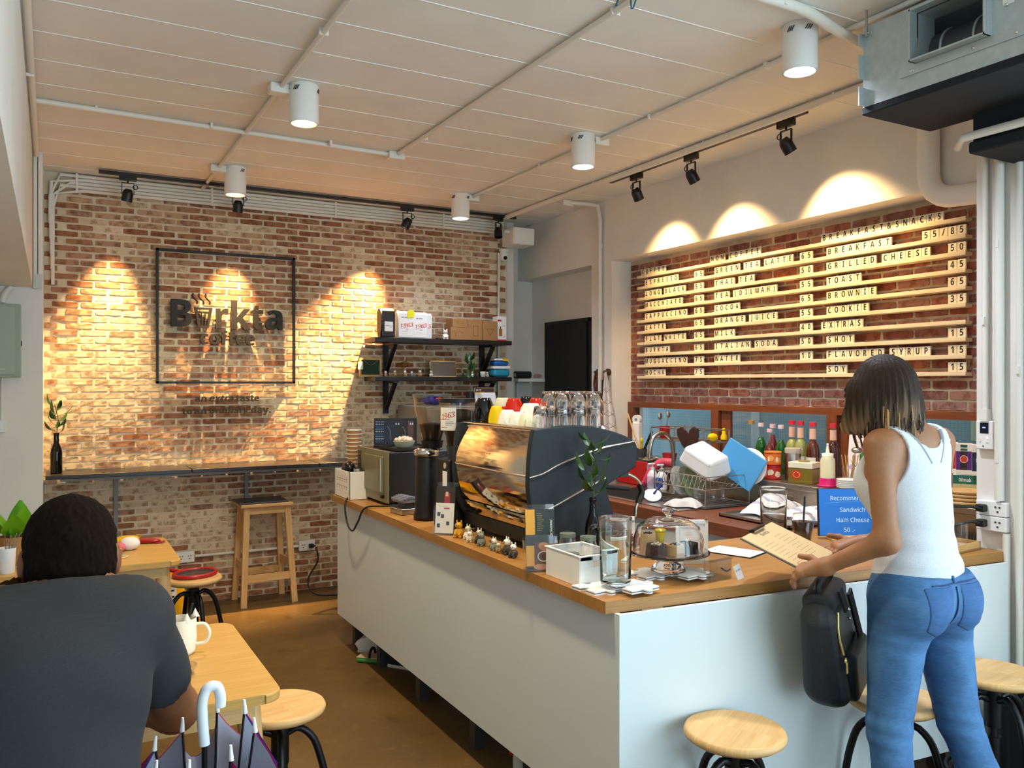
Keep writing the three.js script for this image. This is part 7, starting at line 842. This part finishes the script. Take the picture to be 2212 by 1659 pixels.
// ---------- backpack leaning on the stool ----------
{
  const t = thing('leather_backpack', 'black leather backpack with gold zip hanging at the counter front', 'backpack', [2.225, 0.52, -1.85], 0.42); t.rotation.z = 0.16; const lm = std(0x0d1116, 0.36, { bumpMap: T.leather, bumpScale: 0.0008 });
  const g = rbox(0.3, 0.37, 0.14, 0.06, 0, 0, 0, 0, 0, 0, 7), p = g.attributes.position; for (let i = 0; i < p.count; i++) { const y = p.getY(i) / 0.37 + 0.5; const w = 0.62 + 0.38 * Math.pow(Math.sin(Math.PI * Math.min(1, 0.22 + y * 0.62)), 0.7); p.setXYZ(i, p.getX(i) * w + 0.07 * (0.5 - y), p.getY(i), p.getZ(i) * (0.75 + 0.35 * (1 - y)) + 0.006 * Math.sin(p.getX(i) * 40)); } g.computeVertexNormals();
  part(t, 'body', g.translate(0, 0.195, 0), lm); part(t, 'front_pocket', rbox(0.17, 0.17, 0.05, 0.022, 0.03, 0.12, 0.07, 0, 0, 0.12, 5), lm); part(t, 'top_flap', rbox(0.18, 0.07, 0.1, 0.03, -0.03, 0.37, 0, 0, 0, 0.08, 4), lm);
  part(t, 'zip', tube([[-0.1, 0.35, 0.06], [-0.118, 0.29, 0.064], [-0.112, 0.22, 0.074]], 0.004, 16), std(0xc9b878, 0.3, { metalness: 0.8 })); part(t, 'zip_pull', [rbox(0.011, 0.036, 0.004, 0.002, -0.113, 0.18, 0.083), torus(0.007, 0.002, -0.113, 0.204, 0.08)], std(0xd8cf7a, 0.3, { metalness: 0.8 }));
  part(t, 'handle', tube([[-0.08, 0.37, 0], [-0.085, 0.42, 0.0], [-0.02, 0.44, 0], [0.04, 0.42, 0], [0.05, 0.36, 0]], 0.009, 24), lm); part(t, 'strap', [bar([0.03, 0.37, 0.06], [0.12, 0.06, 0.088], 0.035, 0.008, [0, 0, 1]), bar([-0.04, 0.4, 0.05], [-0.03, 0.33, 0.066], 0.03, 0.008)], Mt.matte); part(t, 'stud', [sph(0.006, -0.03, 0.335, 0.072), sph(0.005, -0.028, 0.305, 0.074)], Mt.chrome);
}

// ---------- people ----------
function nets(f, lo, hi, cell) { // surface nets over a distance field; smooth normals from its gradient
  const n = [0, 1, 2].map((k) => Math.ceil((hi[k] - lo[k]) / cell) + 2), id = (i, j, k) => i + n[0] * (j + n[1] * k), F = new Float32Array(n[0] * n[1] * n[2]);
  for (let k = 0; k < n[2]; k++) for (let j = 0; j < n[1]; j++) for (let i = 0; i < n[0]; i++) F[id(i, j, k)] = f(lo[0] + i * cell, lo[1] + j * cell, lo[2] + k * cell);
  const vid = new Int32Array(F.length).fill(-1), P = [], I = [], E = [[0, 1], [2, 3], [4, 5], [6, 7], [0, 2], [1, 3], [4, 6], [5, 7], [0, 4], [1, 5], [2, 6], [3, 7]];
  for (let k = 0; k < n[2] - 1; k++) for (let j = 0; j < n[1] - 1; j++) for (let i = 0; i < n[0] - 1; i++) {
    const c = []; let m = 0; for (let q = 0; q < 8; q++) { c[q] = F[id(i + (q & 1), j + (q >> 1 & 1), k + (q >> 2))]; if (c[q] < 0) m++; } if (m === 0 || m === 8) continue;
    let x = 0, y = 0, z = 0, w = 0; for (const [a, b] of E) if ((c[a] < 0) !== (c[b] < 0)) { const t = c[a] / (c[a] - c[b]); x += (a & 1) + t * ((b & 1) - (a & 1)); y += (a >> 1 & 1) + t * ((b >> 1 & 1) - (a >> 1 & 1)); z += (a >> 2) + t * ((b >> 2) - (a >> 2)); w++; }
    vid[id(i, j, k)] = P.length / 3; P.push(lo[0] + (i + x / w) * cell, lo[1] + (j + y / w) * cell, lo[2] + (k + z / w) * cell);
  }
  const quad = (a, b, c, d, flip) => { if (a < 0 || b < 0 || c < 0 || d < 0) return; if (flip) I.push(a, c, b, a, d, c); else I.push(a, b, c, a, c, d); };
  for (let k = 1; k < n[2] - 1; k++) for (let j = 1; j < n[1] - 1; j++) for (let i = 1; i < n[0] - 1; i++) {
    const s = F[id(i, j, k)] < 0, v = (a, b, c) => vid[id(i - a, j - b, k - c)];
    if (s !== (F[id(i + 1, j, k)] < 0)) quad(v(0, 1, 1), v(0, 0, 1), v(0, 0, 0), v(0, 1, 0), !s);
    if (s !== (F[id(i, j + 1, k)] < 0)) quad(v(1, 0, 1), v(1, 0, 0), v(0, 0, 0), v(0, 0, 1), !s);
    if (s !== (F[id(i, j, k + 1)] < 0)) quad(v(1, 1, 0), v(0, 1, 0), v(0, 0, 0), v(1, 0, 0), !s);
  }
  const g = new THREE.BufferGeometry(), N = new Float32Array(P.length), e = cell * 0.6, uv = new Float32Array(P.length / 3 * 2);
  for (let i = 0; i < P.length; i += 3) { const [x, y, z] = [P[i], P[i + 1], P[i + 2]]; let a = f(x + e, y, z) - f(x - e, y, z), b = f(x, y + e, z) - f(x, y - e, z), c = f(x, y, z + e) - f(x, y, z - e); const l = Math.hypot(a, b, c) || 1; N[i] = a / l; N[i + 1] = b / l; N[i + 2] = c / l; uv[i / 3 * 2] = y; uv[i / 3 * 2 + 1] = Math.atan2(N[i], N[i + 2]) * 0.1; }
  g.setAttribute('position', new THREE.Float32BufferAttribute(P, 3)); g.setAttribute('normal', new THREE.BufferAttribute(N, 3)); g.setAttribute('uv', new THREE.BufferAttribute(uv, 2)); g.setIndex(I); return g;
}
const cone = (a, b, r1, r2) => { const d = [b[0] - a[0], b[1] - a[1], b[2] - a[2]], L = d[0] * d[0] + d[1] * d[1] + d[2] * d[2]; return (x, y, z) => { const t = Math.max(0, Math.min(1, ((x - a[0]) * d[0] + (y - a[1]) * d[1] + (z - a[2]) * d[2]) / L)); return Math.hypot(x - a[0] - t * d[0], y - a[1] - t * d[1], z - a[2] - t * d[2]) - r1 - (r2 - r1) * t; }; };
const ell = (c, r, tilt = 0) => { const ct = Math.cos(tilt), st = Math.sin(tilt), m = Math.min(...r); return (x, y, z) => { const X = x - c[0], Y = (y - c[1]) * ct + (z - c[2]) * st, Z = -(y - c[1]) * st + (z - c[2]) * ct; const k = Math.hypot(X / r[0], Y / r[1], Z / r[2]), k2 = Math.hypot(X / r[0] / r[0], Y / r[1] / r[1], Z / r[2] / r[2]); return k < 1e-6 ? -m : k * (k - 1) / k2; }; };
const smin = (a, b, k) => { const h = Math.max(k - Math.abs(a - b), 0) / k; return Math.min(a, b) - h * h * k * 0.25; };
const blend = (fs, k) => (x, y, z) => { let r = fs[0](x, y, z); for (let i = 1; i < fs.length; i++) r = smin(r, fs[i](x, y, z), k); return r; };
const cut = (f, g) => (x, y, z) => Math.max(f(x, y, z), g(x, y, z));
// a hand: wrist point, forward and up directions; fingers bent by 'curl'
function hand(wrist, fwd, up, side, curl, thumbOut = 0.6) {
  const f = V(fwd).normalize(), u0 = V(up), s = new THREE.Vector3().crossVectors(f, u0).normalize().multiplyScalar(side), u = new THREE.Vector3().crossVectors(s, f).normalize(); if (u.dot(u0) < 0) u.negate();
  const at = (a, b, c) => { const p = V(wrist).addScaledVector(f, a).addScaledVector(s, b).addScaledVector(u, c); return [p.x, p.y, p.z]; };
  const palm = blend([cone(at(0, 0, 0), at(0.075, -0.022, 0), 0.021, 0.0145), cone(at(0, 0, 0), at(0.078, 0.0, 0.002), 0.022, 0.015), cone(at(0, 0, 0), at(0.072, 0.024, 0), 0.021, 0.0145)], 0.02), fs = [];
  [[-0.031, 0.058, 0.0078], [-0.011, 0.074, 0.0086], [0.01, 0.079, 0.0088], [0.03, 0.07, 0.0084]].forEach(([b, l, r]) => { const p0 = at(0.068, b * 0.9, 0), c1 = curl, l1 = l * 0.48, l2 = l * 0.32, l3 = l * 0.24; let a = 0.068, h = 0, ang = c1 * 0.5; const j = [p0]; for (const q of [l1, l2, l3]) { a += q * Math.cos(ang); h -= q * Math.sin(ang); j.push(at(a, b, h)); ang += c1 * 0.8; } fs.push(cone(j[0], j[1], r * 1.08, r), cone(j[1], j[2], r, r * 0.92), cone(j[2], j[3], r * 0.92, r * 0.8)); });
  fs.push(cone(at(0.02, 0.024, 0), at(0.052, 0.048, 0.006 + 0.01 * thumbOut), 0.0135, 0.0105), cone(at(0.052, 0.048, 0.006 + 0.01 * thumbOut), at(0.085, 0.05, 0.004 + 0.022 * thumbOut), 0.0105, 0.0085));
  return { f: (x, y, z) => { let r = palm(x, y, z); for (const q of fs) r = smin(r, q(x, y, z), 0.006); return r; }, c: at(0.07, 0, -0.01) };
}
const around = (f, c, r, cell) => nets(f, c.map((v) => v - r), c.map((v) => v + r), cell);
const skinW = std(0x9a6844, 0.55, { map: T.skin }), skinM = std(0x8a5636, 0.55, { map: T.skin });
function face(parent, c, dir, eyeM) { // eyes, brows and mouth laid on the head
  const d = V(dir).normalize(), s = new THREE.Vector3().crossVectors(d, new THREE.Vector3(0, 1, 0)).normalize(), u = new THREE.Vector3().crossVectors(s, d), at = (a, b, e) => V(c).addScaledVector(d, a).addScaledVector(s, b).addScaledVector(u, e);
  for (const k of [-1, 1]) { const p = at(0.083, k * 0.031, 0.005); part(parent, 'eye', sph(0.011, p.x, p.y, p.z), eyeM); const q = at(0.09, k * 0.031, 0.026); part(parent, 'eyebrow', sph(0.013, q.x, q.y, q.z, 1.2, 0.3, 0.5), Mt.letter); }
  const m = at(0.088, 0, -0.052); part(parent, 'mouth', sph(0.017, m.x, m.y, m.z, 1.2, 0.4, 0.5), std(0x8a3f36, 0.5));
}
{ // the woman, standing with her back to us
  const B = [2.36, 0, -1.63], t = thing('person', 'woman in white tank top and blue jeans holding a clipboard', 'person', B), o = (x, y, z) => [x - B[0], y, z - B[2]];
  const sh = [o(2.195, 1.362, -1.655), o(2.50, 1.362, -1.66)], el = [o(2.158, 1.085, -1.60), o(2.535, 1.10, -1.69)], wr = [o(2.09, 0.985, -1.765), o(2.41, 1.005, -1.89)], hip = [o(2.283, 0.88, -1.645), o(2.443, 0.88, -1.635)], kn = [o(2.235, 0.49, -1.65), o(2.505, 0.48, -1.60)], an = [o(2.21, 0.10, -1.615), o(2.565, 0.10, -1.53)];
  const torso = blend([ell(o(2.362, 0.945, -1.637), [0.148, 0.10, 0.102]), ell(o(2.36, 1.07, -1.648), [0.118, 0.13, 0.083]), ell(o(2.35, 1.24, -1.662), [0.135, 0.15, 0.092]), ell(o(2.298, 1.245, -1.742), [0.058, 0.058, 0.05]), ell(o(2.402, 1.245, -1.742), [0.058, 0.058, 0.05]), cone(o(2.225, 1.365, -1.655), o(2.472, 1.365, -1.658), 0.048, 0.048)], 0.09);
  const neck = cone(o(2.348, 1.38, -1.655), o(2.314, 1.485, -1.692), 0.05, 0.046), hc = o(2.294, 1.525, -1.722), fd = [-0.28, -0.42, -0.86];
  const headF = blend([ell(hc, [0.074, 0.105, 0.092], -0.35), cone([hc[0] - 0.012, hc[1] - 0.04, hc[2] - 0.03], [hc[0] - 0.028, hc[1] - 0.095, hc[2] - 0.068], 0.055, 0.026), cone([hc[0] - 0.026, hc[1] - 0.012, hc[2] - 0.086], [hc[0] - 0.032, hc[1] - 0.04, hc[2] - 0.102], 0.009, 0.014)], 0.03);
  const arms = [0, 1].map((i) => blend([cone(sh[i], el[i], 0.042, 0.034), cone(el[i], wr[i], 0.036, 0.023)], 0.03));
  const legs = blend([0, 1].flatMap((i) => [cone(hip[i], kn[i], 0.088, 0.055), cone([kn[i][0], kn[i][1] + 0.02, kn[i][2]], [(kn[i][0] + an[i][0]) / 2, 0.33, (kn[i][2] + an[i][2]) / 2 + 0.012], 0.054, 0.053), cone([(kn[i][0] + an[i][0]) / 2, 0.33, (kn[i][2] + an[i][2]) / 2 + 0.012], an[i], 0.053, 0.034)]), 0.02);
  const butt = blend([ell(o(2.293, 0.885, -1.578), [0.082, 0.088, 0.07]), ell(o(2.437, 0.885, -1.572), [0.082, 0.088, 0.07])], 0.03), lower = (x, y, z) => smin(smin(legs(x, y, z), butt(x, y, z), 0.05), ell0(x, y, z), 0.06), ell0 = ell(o(2.362, 0.945, -1.637), [0.146, 0.095, 0.098]);
  const body = (x, y, z) => { let r = smin(torso(x, y, z), neck(x, y, z), 0.05); r = smin(r, smin(arms[0](x, y, z), arms[1](x, y, z), 0.001), 0.035); return smin(r, lower(x, y, z) + 0.012, 0.03); };
  const hl = hand(wr[0], [-0.35, -0.25, -0.85], [-0.3, 0.85, -0.1], 1, 0.75, 1), hr = hand(wr[1], [-0.8, -0.15, -0.55], [0.1, 0.9, 0.2], 1, 0.6, 1);
  const whole = nets((x, y, z) => Math.min(body(x, y, z), 1e3), [-0.34, 0.04, -0.36], [0.34, 1.46, 0.2], 0.0115);
  part(t, 'body', [whole, nets((x, y, z) => smin(headF(x, y, z), neck(x, y, z), 0.03), [hc[0] - 0.14, 1.41, hc[2] - 0.15], [hc[0] + 0.13, 1.70, hc[2] + 0.13], 0.006), around((x, y, z) => smin(hl.f(x, y, z), arms[0](x, y, z), 0.015), hl.c, 0.105, 0.0035), around((x, y, z) => smin(hr.f(x, y, z), arms[1](x, y, z), 0.015), hr.c, 0.105, 0.0035)], skinW);
  const wave = (x, y, z, a, k) => a * Math.sin(y * k + 6 * x + 9 * z) * Math.max(0, 1 - Math.abs(y - 1.03) / 0.14);
  const shell = (x, y, z) => { let r = torso(x, y, z) - 0.008 - wave(x, y, z, 0.0022, 95); r = Math.max(r, 0.905 + 0.10 * Math.max(0, z) - 0.06 * x - y); for (let i = 0; i < 2; i++) { const dx = x - sh[i][0] - (i ? 0.022 : -0.022), dy = y - sh[i][1] + 0.03, dz = z - sh[i][2]; r = Math.max(r, 0.088 - Math.hypot(dx, dy * 0.78, dz * 0.75)); } const nx = x - (2.345 - B[0]), ny = y - 1.455, nz = z + 0.02; return Math.max(r, 0.098 - Math.hypot(nx * 1.05, ny * 0.85, nz * 0.72)); };
  part(t, 'tank_top', nets((x, y, z) => shell(x, y, z), [-0.22, 0.86, -0.22], [0.22, 1.46, 0.16], 0.0075), std(0xdcdfe6, 0.85, { map: T.cloth }));
  const onBack = (pts, r) => tube(pts.map(([x, y]) => { let z = 0.2; for (let k = 0; k < 60; k++) z -= (torso(x, y, z) - 0.004) * 0.6; return [x, y, z]; }), r, 16); for (const s of [-1, 1]) part(t, 'bra_strap', onBack([[-0.015 + s * 0.085, 1.405], [-0.015 + s * 0.068, 1.385], [-0.015 + s * 0.045, 1.35], [-0.015 + s * 0.02, 1.31]], 0.006), std(0x8d939c, 0.8));
  const denim = (off) => (x, y, z) => lower(x, y, z) - off - 0.0018 * Math.sin(y * 120 + 25 * x) * (Math.max(0, 1 - Math.abs(y - 0.5) / 0.1) + Math.max(0, 1 - Math.abs(y - 0.78) / 0.09) * (z > 0 ? 1 : 0.3));
  const jm = std(0xffffff, 0.85, { map: T.denim }); const jeans = part(t, 'jeans', nets((x, y, z) => Math.max(denim(0.007)(x, y, z), y - 0.985 + 0.12 * Math.max(0, z), 0.055 - y), [-0.34, 0.03, -0.16], [0.34, 1.02, 0.24], 0.009), jm);
  for (const s of [-1, 1]) { const cx = s * 0.072; part(jeans, 'back_pocket', nets((x, y, z) => Math.max(denim(0.0095)(x, y, z), Math.abs(x - cx) - 0.052 + 0.07 * Math.max(0, 0.93 - y), y - 0.95, 0.80 + Math.abs(x - cx) * 0.5 - y, 0.02 - z), [cx - 0.07, 0.77, 0.0], [cx + 0.07, 0.97, 0.2], 0.0045), std(0xd4dcec, 0.85, { map: T.denim })); }
  const stitch = (pts, r = 0.002) => { const q = pts.map(([x, y, z0]) => { let z = z0; for (let k = 0; k < 40; k++) z -= denim(0.009)(x, y, z) * 0.7; return [x, y, z]; }); return tube(q, r, 40, 6); };
  part(jeans, 'seam', [stitch([[0.003, 0.945, 0.2], [0.004, 0.9, 0.2], [0.004, 0.86, 0.2], [0.003, 0.82, 0.2]]), stitch([[-0.1, 0.955, 0.2], [-0.05, 0.955, 0.2], [0, 0.955, 0.2], [0.05, 0.957, 0.2], [0.1, 0.958, 0.2]], 0.0022)], std(0x1d3f6e, 0.8));
  part(jeans, 'belt_loop', [stitch([[0.0, 0.955, 0.2], [0.0, 0.975, 0.2]], 0.005)], jm);
  for (const i of [0, 1]) part(t, 'shoe', [rbox(0.085, 0.06, 0.24, 0.028, an[i][0], 0.032, an[i][2] - 0.05, 0, 0, 0, 4), cyl(0.042, 0.045, 0.06, an[i][0], 0.075, an[i][2])], Mt.matte);
  face(t, hc, fd, Mt.porcelain);
  // hair
  const cap = blend([ell([hc[0] + 0.005, hc[1] + 0.012, hc[2] + 0.012], [0.088, 0.108, 0.102], -0.25), ell([hc[0] + 0.014, hc[1] - 0.065, hc[2] + 0.03], [0.094, 0.098, 0.092]), ell([hc[0] - 0.07, hc[1] - 0.062, hc[2] - 0.035], [0.034, 0.095, 0.07])], 0.04), ff = V(fd).normalize();
  const hairF = (x, y, z) => { const X = x - hc[0], Y = y - hc[1], Z = z - hc[2], f = X * ff.x + Y * ff.y + Z * ff.z, a = Math.atan2(X, Z); let r = cap(x, y, z) - 0.0013 * Math.sin(a * 34 + Y * 14) - 0.001 * Math.sin(a * 71 - Y * 20); r = Math.max(r, 0.064 - Math.hypot(X + 0.045, (Y + 0.045) * 0.8, Z + 0.092)); return Math.max(r, (hc[1] - 0.142 + 0.006 * Math.sin(a * 25) + 0.02 * (f > 0 ? f * 5 : 0)) - y); };
  const hg = nets(hairF, [hc[0] - 0.15, hc[1] - 0.18, hc[2] - 0.16], [hc[0] + 0.15, hc[1] + 0.15, hc[2] + 0.15], 0.005), hp = hg.attributes.position, hcol = new Float32Array(hp.count * 3);
  for (let i = 0; i < hp.count; i++) { const a = Math.atan2(hp.getX(i) - hc[0], hp.getZ(i) - hc[2]), v = (hc[1] + 0.02 - hp.getY(i)) / 0.15, n = vnoise(a * 14 + 40, hp.getY(i) * 6, 4096, 401), m = vnoise(a * 40 + 90, hp.getY(i) * 10, 4096, 405), k = Math.max(0, Math.min(1, (v * 0.9 + n * 0.9 - 0.85) * 1.6)) * (0.4 + 0.6 * m), c = mixc([0.026, 0.015, 0.009], [0.34, 0.22, 0.12], k); hcol.set(c, i * 3); }
  hg.setAttribute('color', new THREE.BufferAttribute(hcol, 3)); const hair = part(t, 'hair', hg, new THREE.MeshPhysicalMaterial({ color: 0xffffff, roughness: 0.65, specularIntensity: 0.35, vertexColors: true }));
  const strands = (n, c1) => { const g = []; for (let i = 0; i < n; i++) { const a = rr(-2.6, 1.7), R1 = 0.1, y0 = hc[1] + rr(-0.09, -0.03), c = [hc[0] + 0.008 + Math.sin(a) * R1 * 0.93, y0, hc[2] + 0.02 + Math.cos(a) * R1]; g.push(tube([c, [c[0] + Math.sin(a) * 0.006, y0 - 0.05, c[2] + Math.cos(a) * 0.006], [c[0] - Math.sin(a) * 0.004, y0 - rr(0.07, 0.1), c[2] - Math.cos(a) * rr(0.0, 0.012)]], rr(0.0012, 0.0026), 8, 4)); } return g; };
  part(hair, 'hair_strands', strands(60, 0), std(0x2a1a10, 0.45)); part(hair, 'blond_strands', strands(30, 1), std(0xa8804e, 0.45));
}
{ // clipboard in her hands
  const t = thing('clipboard', 'brown paper menu on a clipboard held by the woman', 'clipboard', [2.165, 1.008, -1.975]);
  const ex = new THREE.Vector3(0.27, 0.02, -0.11).normalize(), ey = new THREE.Vector3(-0.083, 0.085, -0.204).normalize(), ez = new THREE.Vector3().crossVectors(ex, ey).normalize(); ey.crossVectors(ez, ex); const mtx = new THREE.Matrix4().makeBasis(ex, ey, ez), put = (g) => g.applyMatrix4(mtx);
  part(t, 'board', put(rbox(0.275, 0.235, 0.004, 0.002, -0.012)), Mt.darkgrey); part(t, 'paper', put(box(0.265, 0.23, 0.001, -0.012, 0.001, 0.003)), std(0xc9a97c, 0.8));
  part(t, 'printed_menu', put(new THREE.PlaneGeometry(0.26, 0.225).translate(-0.012, 0.001, 0.0042)), printed(print(0.285, 0.225, (x, w, h) => { fillRect(x, '#cdb084', 0, 0, w, h); x.save(); x.translate(w * 0.5, h * 0.5); write(x, 'Burkta', 0, -h * 0.38, h * 0.09, '#5a4630'); x.restore(); scribble(x, w * 0.1, h * 0.26, w * 0.36, 9, h * 0.07, '#7a6242', 2); scribble(x, w * 0.55, h * 0.26, w * 0.36, 9, h * 0.07, '#7a6242', 2); }, 384), 0.8));
  part(t, 'clip', put(merge([rbox(0.09, 0.014, 0.012, 0.004, -0.02, 0.118, 0.006), rod([-0.065, 0.112, 0.012], [0.025, 0.112, 0.012], 0.006)])), Mt.blackmetal); part(t, 'clip_bar', put(rod([-0.06, 0.105, 0.012], [0.02, 0.105, 0.012], 0.003)), Mt.chrome); part(t, 'corner_clip', put(rbox(0.04, 0.02, 0.012, 0.003, -0.135, -0.112, 0.003)), Mt.chrome);
}
{ // the man, seated with his back to us
  const B = [-0.02, 0, -1.73], t = thing('person', 'seated man in dark grey T-shirt seen from behind', 'person', B), o = (x, y, z) => [x - B[0], y, z - B[2]];
  const sh = [o(-0.215, 1.075, -1.82), o(0.148, 1.075, -1.82)], el = [o(-0.33, 0.785, -2.08), o(0.255, 0.785, -2.09)], wr = [o(-0.12, 0.757, -2.32), o(0.06, 0.757, -2.34)], hc = o(0.035, 1.215, -1.93);
  const torso = blend([ell(o(-0.02, 0.55, -1.71), [0.17, 0.11, 0.13]), ell(o(-0.022, 0.75, -1.72), [0.168, 0.19, 0.125]), ell(o(-0.022, 0.95, -1.765), [0.185, 0.17, 0.125], 0.25), cone(o(-0.165, 1.075, -1.815), o(0.125, 1.075, -1.815), 0.072, 0.072), cone(o(0.01, 1.125, -1.85), o(-0.14, 1.085, -1.82), 0.055, 0.06), cone(o(0.01, 1.125, -1.85), o(0.11, 1.085, -1.82), 0.055, 0.06)], 0.07);
  const neck = cone(o(0.0, 1.08, -1.835), o(0.028, 1.19, -1.91), 0.066, 0.06), arms = [0, 1].map((i) => blend([cone(sh[i], el[i], 0.06, 0.05), cone(el[i], wr[i], 0.05, 0.03)], 0.03));
  const thigh = blend([cone(o(-0.12, 0.535, -1.74), o(-0.17, 0.525, -2.12), 0.085, 0.062), cone(o(0.09, 0.535, -1.74), o(0.14, 0.525, -2.12), 0.085, 0.062)], 0.02), calf = blend([cone(o(-0.17, 0.515, -2.12), o(-0.17, 0.1, -2.06), 0.058, 0.04), cone(o(0.14, 0.515, -2.12), o(0.14, 0.1, -2.06), 0.058, 0.04)], 0.01);
  const head = blend([ell(hc, [0.074, 0.1, 0.092]), cone([hc[0], hc[1] - 0.05, hc[2] - 0.035], [hc[0], hc[1] - 0.09, hc[2] - 0.06], 0.055, 0.032), cone([hc[0], hc[1] + 0.0, hc[2] - 0.095], [hc[0], hc[1] - 0.03, hc[2] - 0.108], 0.01, 0.016)], 0.03);
  const ear = (s) => cut(ell([hc[0] + s * 0.082, hc[1] - 0.03, hc[2] + 0.012], [0.013, 0.036, 0.024], 0.15), (x, y, z) => 0.006 - Math.hypot(x - hc[0] - s * 0.097, y - hc[1] + 0.02, z - hc[2] - 0.004)), ears = [ear(-1), ear(1)];
  const body = (x, y, z) => smin(smin(smin(torso(x, y, z), neck(x, y, z), 0.06), Math.min(arms[0](x, y, z), arms[1](x, y, z)), 0.04), smin(thigh(x, y, z), calf(x, y, z), 0.02), 0.04);
  const hands = [0, 1].map((i) => hand(wr[i], [i ? -0.7 : 0.7, -0.02, -0.5], [0, 1, 0.1], i ? 1 : -1, 0.5, 0.4));
  part(t, 'body', [nets(body, [-0.42, 0.05, -0.66], [0.38, 1.16, 0.2], 0.0125), nets((x, y, z) => smin(smin(head(x, y, z), neck(x, y, z), 0.03), Math.min(ears[0](x, y, z), ears[1](x, y, z)), 0.012), [hc[0] - 0.13, 1.09, hc[2] - 0.14], [hc[0] + 0.13, 1.36, hc[2] + 0.14], 0.006), ...[0, 1].map((i) => around((x, y, z) => smin(hands[i].f(x, y, z), arms[i](x, y, z), 0.015), hands[i].c, 0.105, 0.0038))], skinM);
  const sleeve = [0, 1].map((i) => { const m = [0, 1, 2].map((k) => sh[i][k] + (el[i][k] - sh[i][k]) * 0.72); return cone(sh[i], m, 0.069, 0.064); }), end = [0, 1].map((i) => { const d = V(el[i]).sub(V(sh[i])).normalize(), m = V(sh[i]).lerp(V(el[i]), 0.66); return (x, y, z) => (x - m.x) * d.x + (y - m.y) * d.y + (z - m.z) * d.z; });
  const slv = (x, y, z) => Math.min(Math.max(sleeve[0](x, y, z), end[0](x, y, z)), Math.max(sleeve[1](x, y, z), end[1](x, y, z)));
  const shirt = (x, y, z) => { let r = smin(smin(torso(x, y, z) - 0.01, neck(x, y, z) - 0.006, 0.05), slv(x, y, z), 0.035) - 0.0025 * Math.sin(y * 26 + x * 30 + z * 18) * Math.sin(x * 12 + 1); return Math.max(r, (y - 1.157) * 0.9 - (z - (-1.85 - B[2])) * 0.35, 0.50 - y); };
  part(t, 't_shirt', nets(shirt, [-0.42, 0.46, -0.42], [0.38, 1.2, 0.22], 0.0095), std(0x2f3034, 0.9, { map: T.cloth }));
  part(t, 'trousers', nets((x, y, z) => Math.max(smin(smin(thigh(x, y, z), calf(x, y, z), 0.02), ell(o(-0.02, 0.55, -1.71), [0.17, 0.1, 0.13])(x, y, z), 0.04) - 0.008, y - 0.62, 0.12 - y), [-0.42, 0.08, -0.6], [0.38, 0.66, 0.2], 0.0125), std(0x23262c, 0.9));
  for (const x of [-0.17, 0.14]) part(t, 'shoe', rbox(0.095, 0.085, 0.27, 0.04, x - B[0], 0.043, -2.1 - B[2], 0, 0, 0, 4), Mt.matte);
  face(t, hc, [0, -0.15, -1], Mt.porcelain);
  const cap = blend([ell([hc[0], hc[1] + 0.012, hc[2] + 0.012], [0.083, 0.094, 0.1]), ell([hc[0], hc[1] - 0.045, hc[2] + 0.045], [0.076, 0.07, 0.062])], 0.03);
  part(t, 'hair', nets((x, y, z) => { const a = Math.atan2(x - hc[0], z - hc[2]), Y = y - hc[1]; let r = cap(x, y, z) - 0.004 * vnoise(a * 16 + 60, Y * 60 + 40, 4096, 421) - 0.003 * vnoise(a * 50 + 60, Y * 140 + 80, 4096, 423); r = Math.max(r, -(z - hc[2]) - 0.05 - 0.3 * Math.max(0, Y)); for (const e of [-1, 1]) r = Math.max(r, 0.036 - Math.hypot((x - hc[0] - e * 0.09) * 0.7, (Y + 0.036) * 0.72, z - hc[2] - 0.004)); return Math.max(r, -0.095 - Y); }, [hc[0] - 0.12, hc[1] - 0.13, hc[2] - 0.13], [hc[0] + 0.12, hc[1] + 0.14, hc[2] + 0.14], 0.005), new THREE.MeshPhysicalMaterial({ color: 0x140b06, roughness: 0.9, specularIntensity: 0.25 }));
}

// ---------- parts of parts ----------
const nest = { ceiling_lamp: { vent_slot: 'can', lamp_lens: 'can' }, track_spotlight: { lamp_lens: 'can' }, syrup_bottle: { label: 'bottle', cap: 'bottle', neck_label: 'bottle' }, coffee_bag: { printed_face: 'bag', sticky_note: 'bag' }, letter_tile: { print: 'tile' }, wall_outlet: { socket_face: 'plate', plug: 'plate' }, tea_box: { printed_face: 'carton' }, cardboard_box: { printed_face: 'carton' }, leather_backpack: { zip: 'body', front_pocket: 'body', stud: 'top_flap' }, espresso_machine: { name_plate: 'mirror_upper', wand_grip: 'steam_wand' }, water_jug: { scale_marks: 'jug', handle: 'jug', rim_band: 'jug' }, soap_bottle: { label: 'bottle', pump: 'bottle' }, glass_jar: { lid: 'jar' }, cake_stand: { knob: 'dome' }, cat_mug: { whisker: 'cup', eye_mark: 'cup', ear: 'cup' }, peach_can: { label: 'tin' }, duct_unit: { outlet_flange: 'outlet_collar', blower_rim: 'blower_wheel' }, breaker_box: { latch: 'door', emblem: 'door' }, refrigerator: { handle: 'door' }, clipboard: { printed_menu: 'paper', clip_bar: 'clip' }, toaster_oven: { back_boss: 'back_plate', foil_strip: 'back_plate' }, tip_box: { tag_print: 'tag' } };
for (const o of scene.children) {
  const rule = nest[o.name.replace(/_\d{3}$/, '')]; if (!rule) continue;
  for (const c of [...o.children]) if (rule[c.name]) { const p = o.children.find((q) => q.name === rule[c.name]); if (p) p.add(c); }
}

scene.traverse((o) => { if (o.isMesh) { o.castShadow = true; o.receiveShadow = true; } if (o.isLight && o.shadow) o.castShadow = true; });
renderer.render(scene, camera);
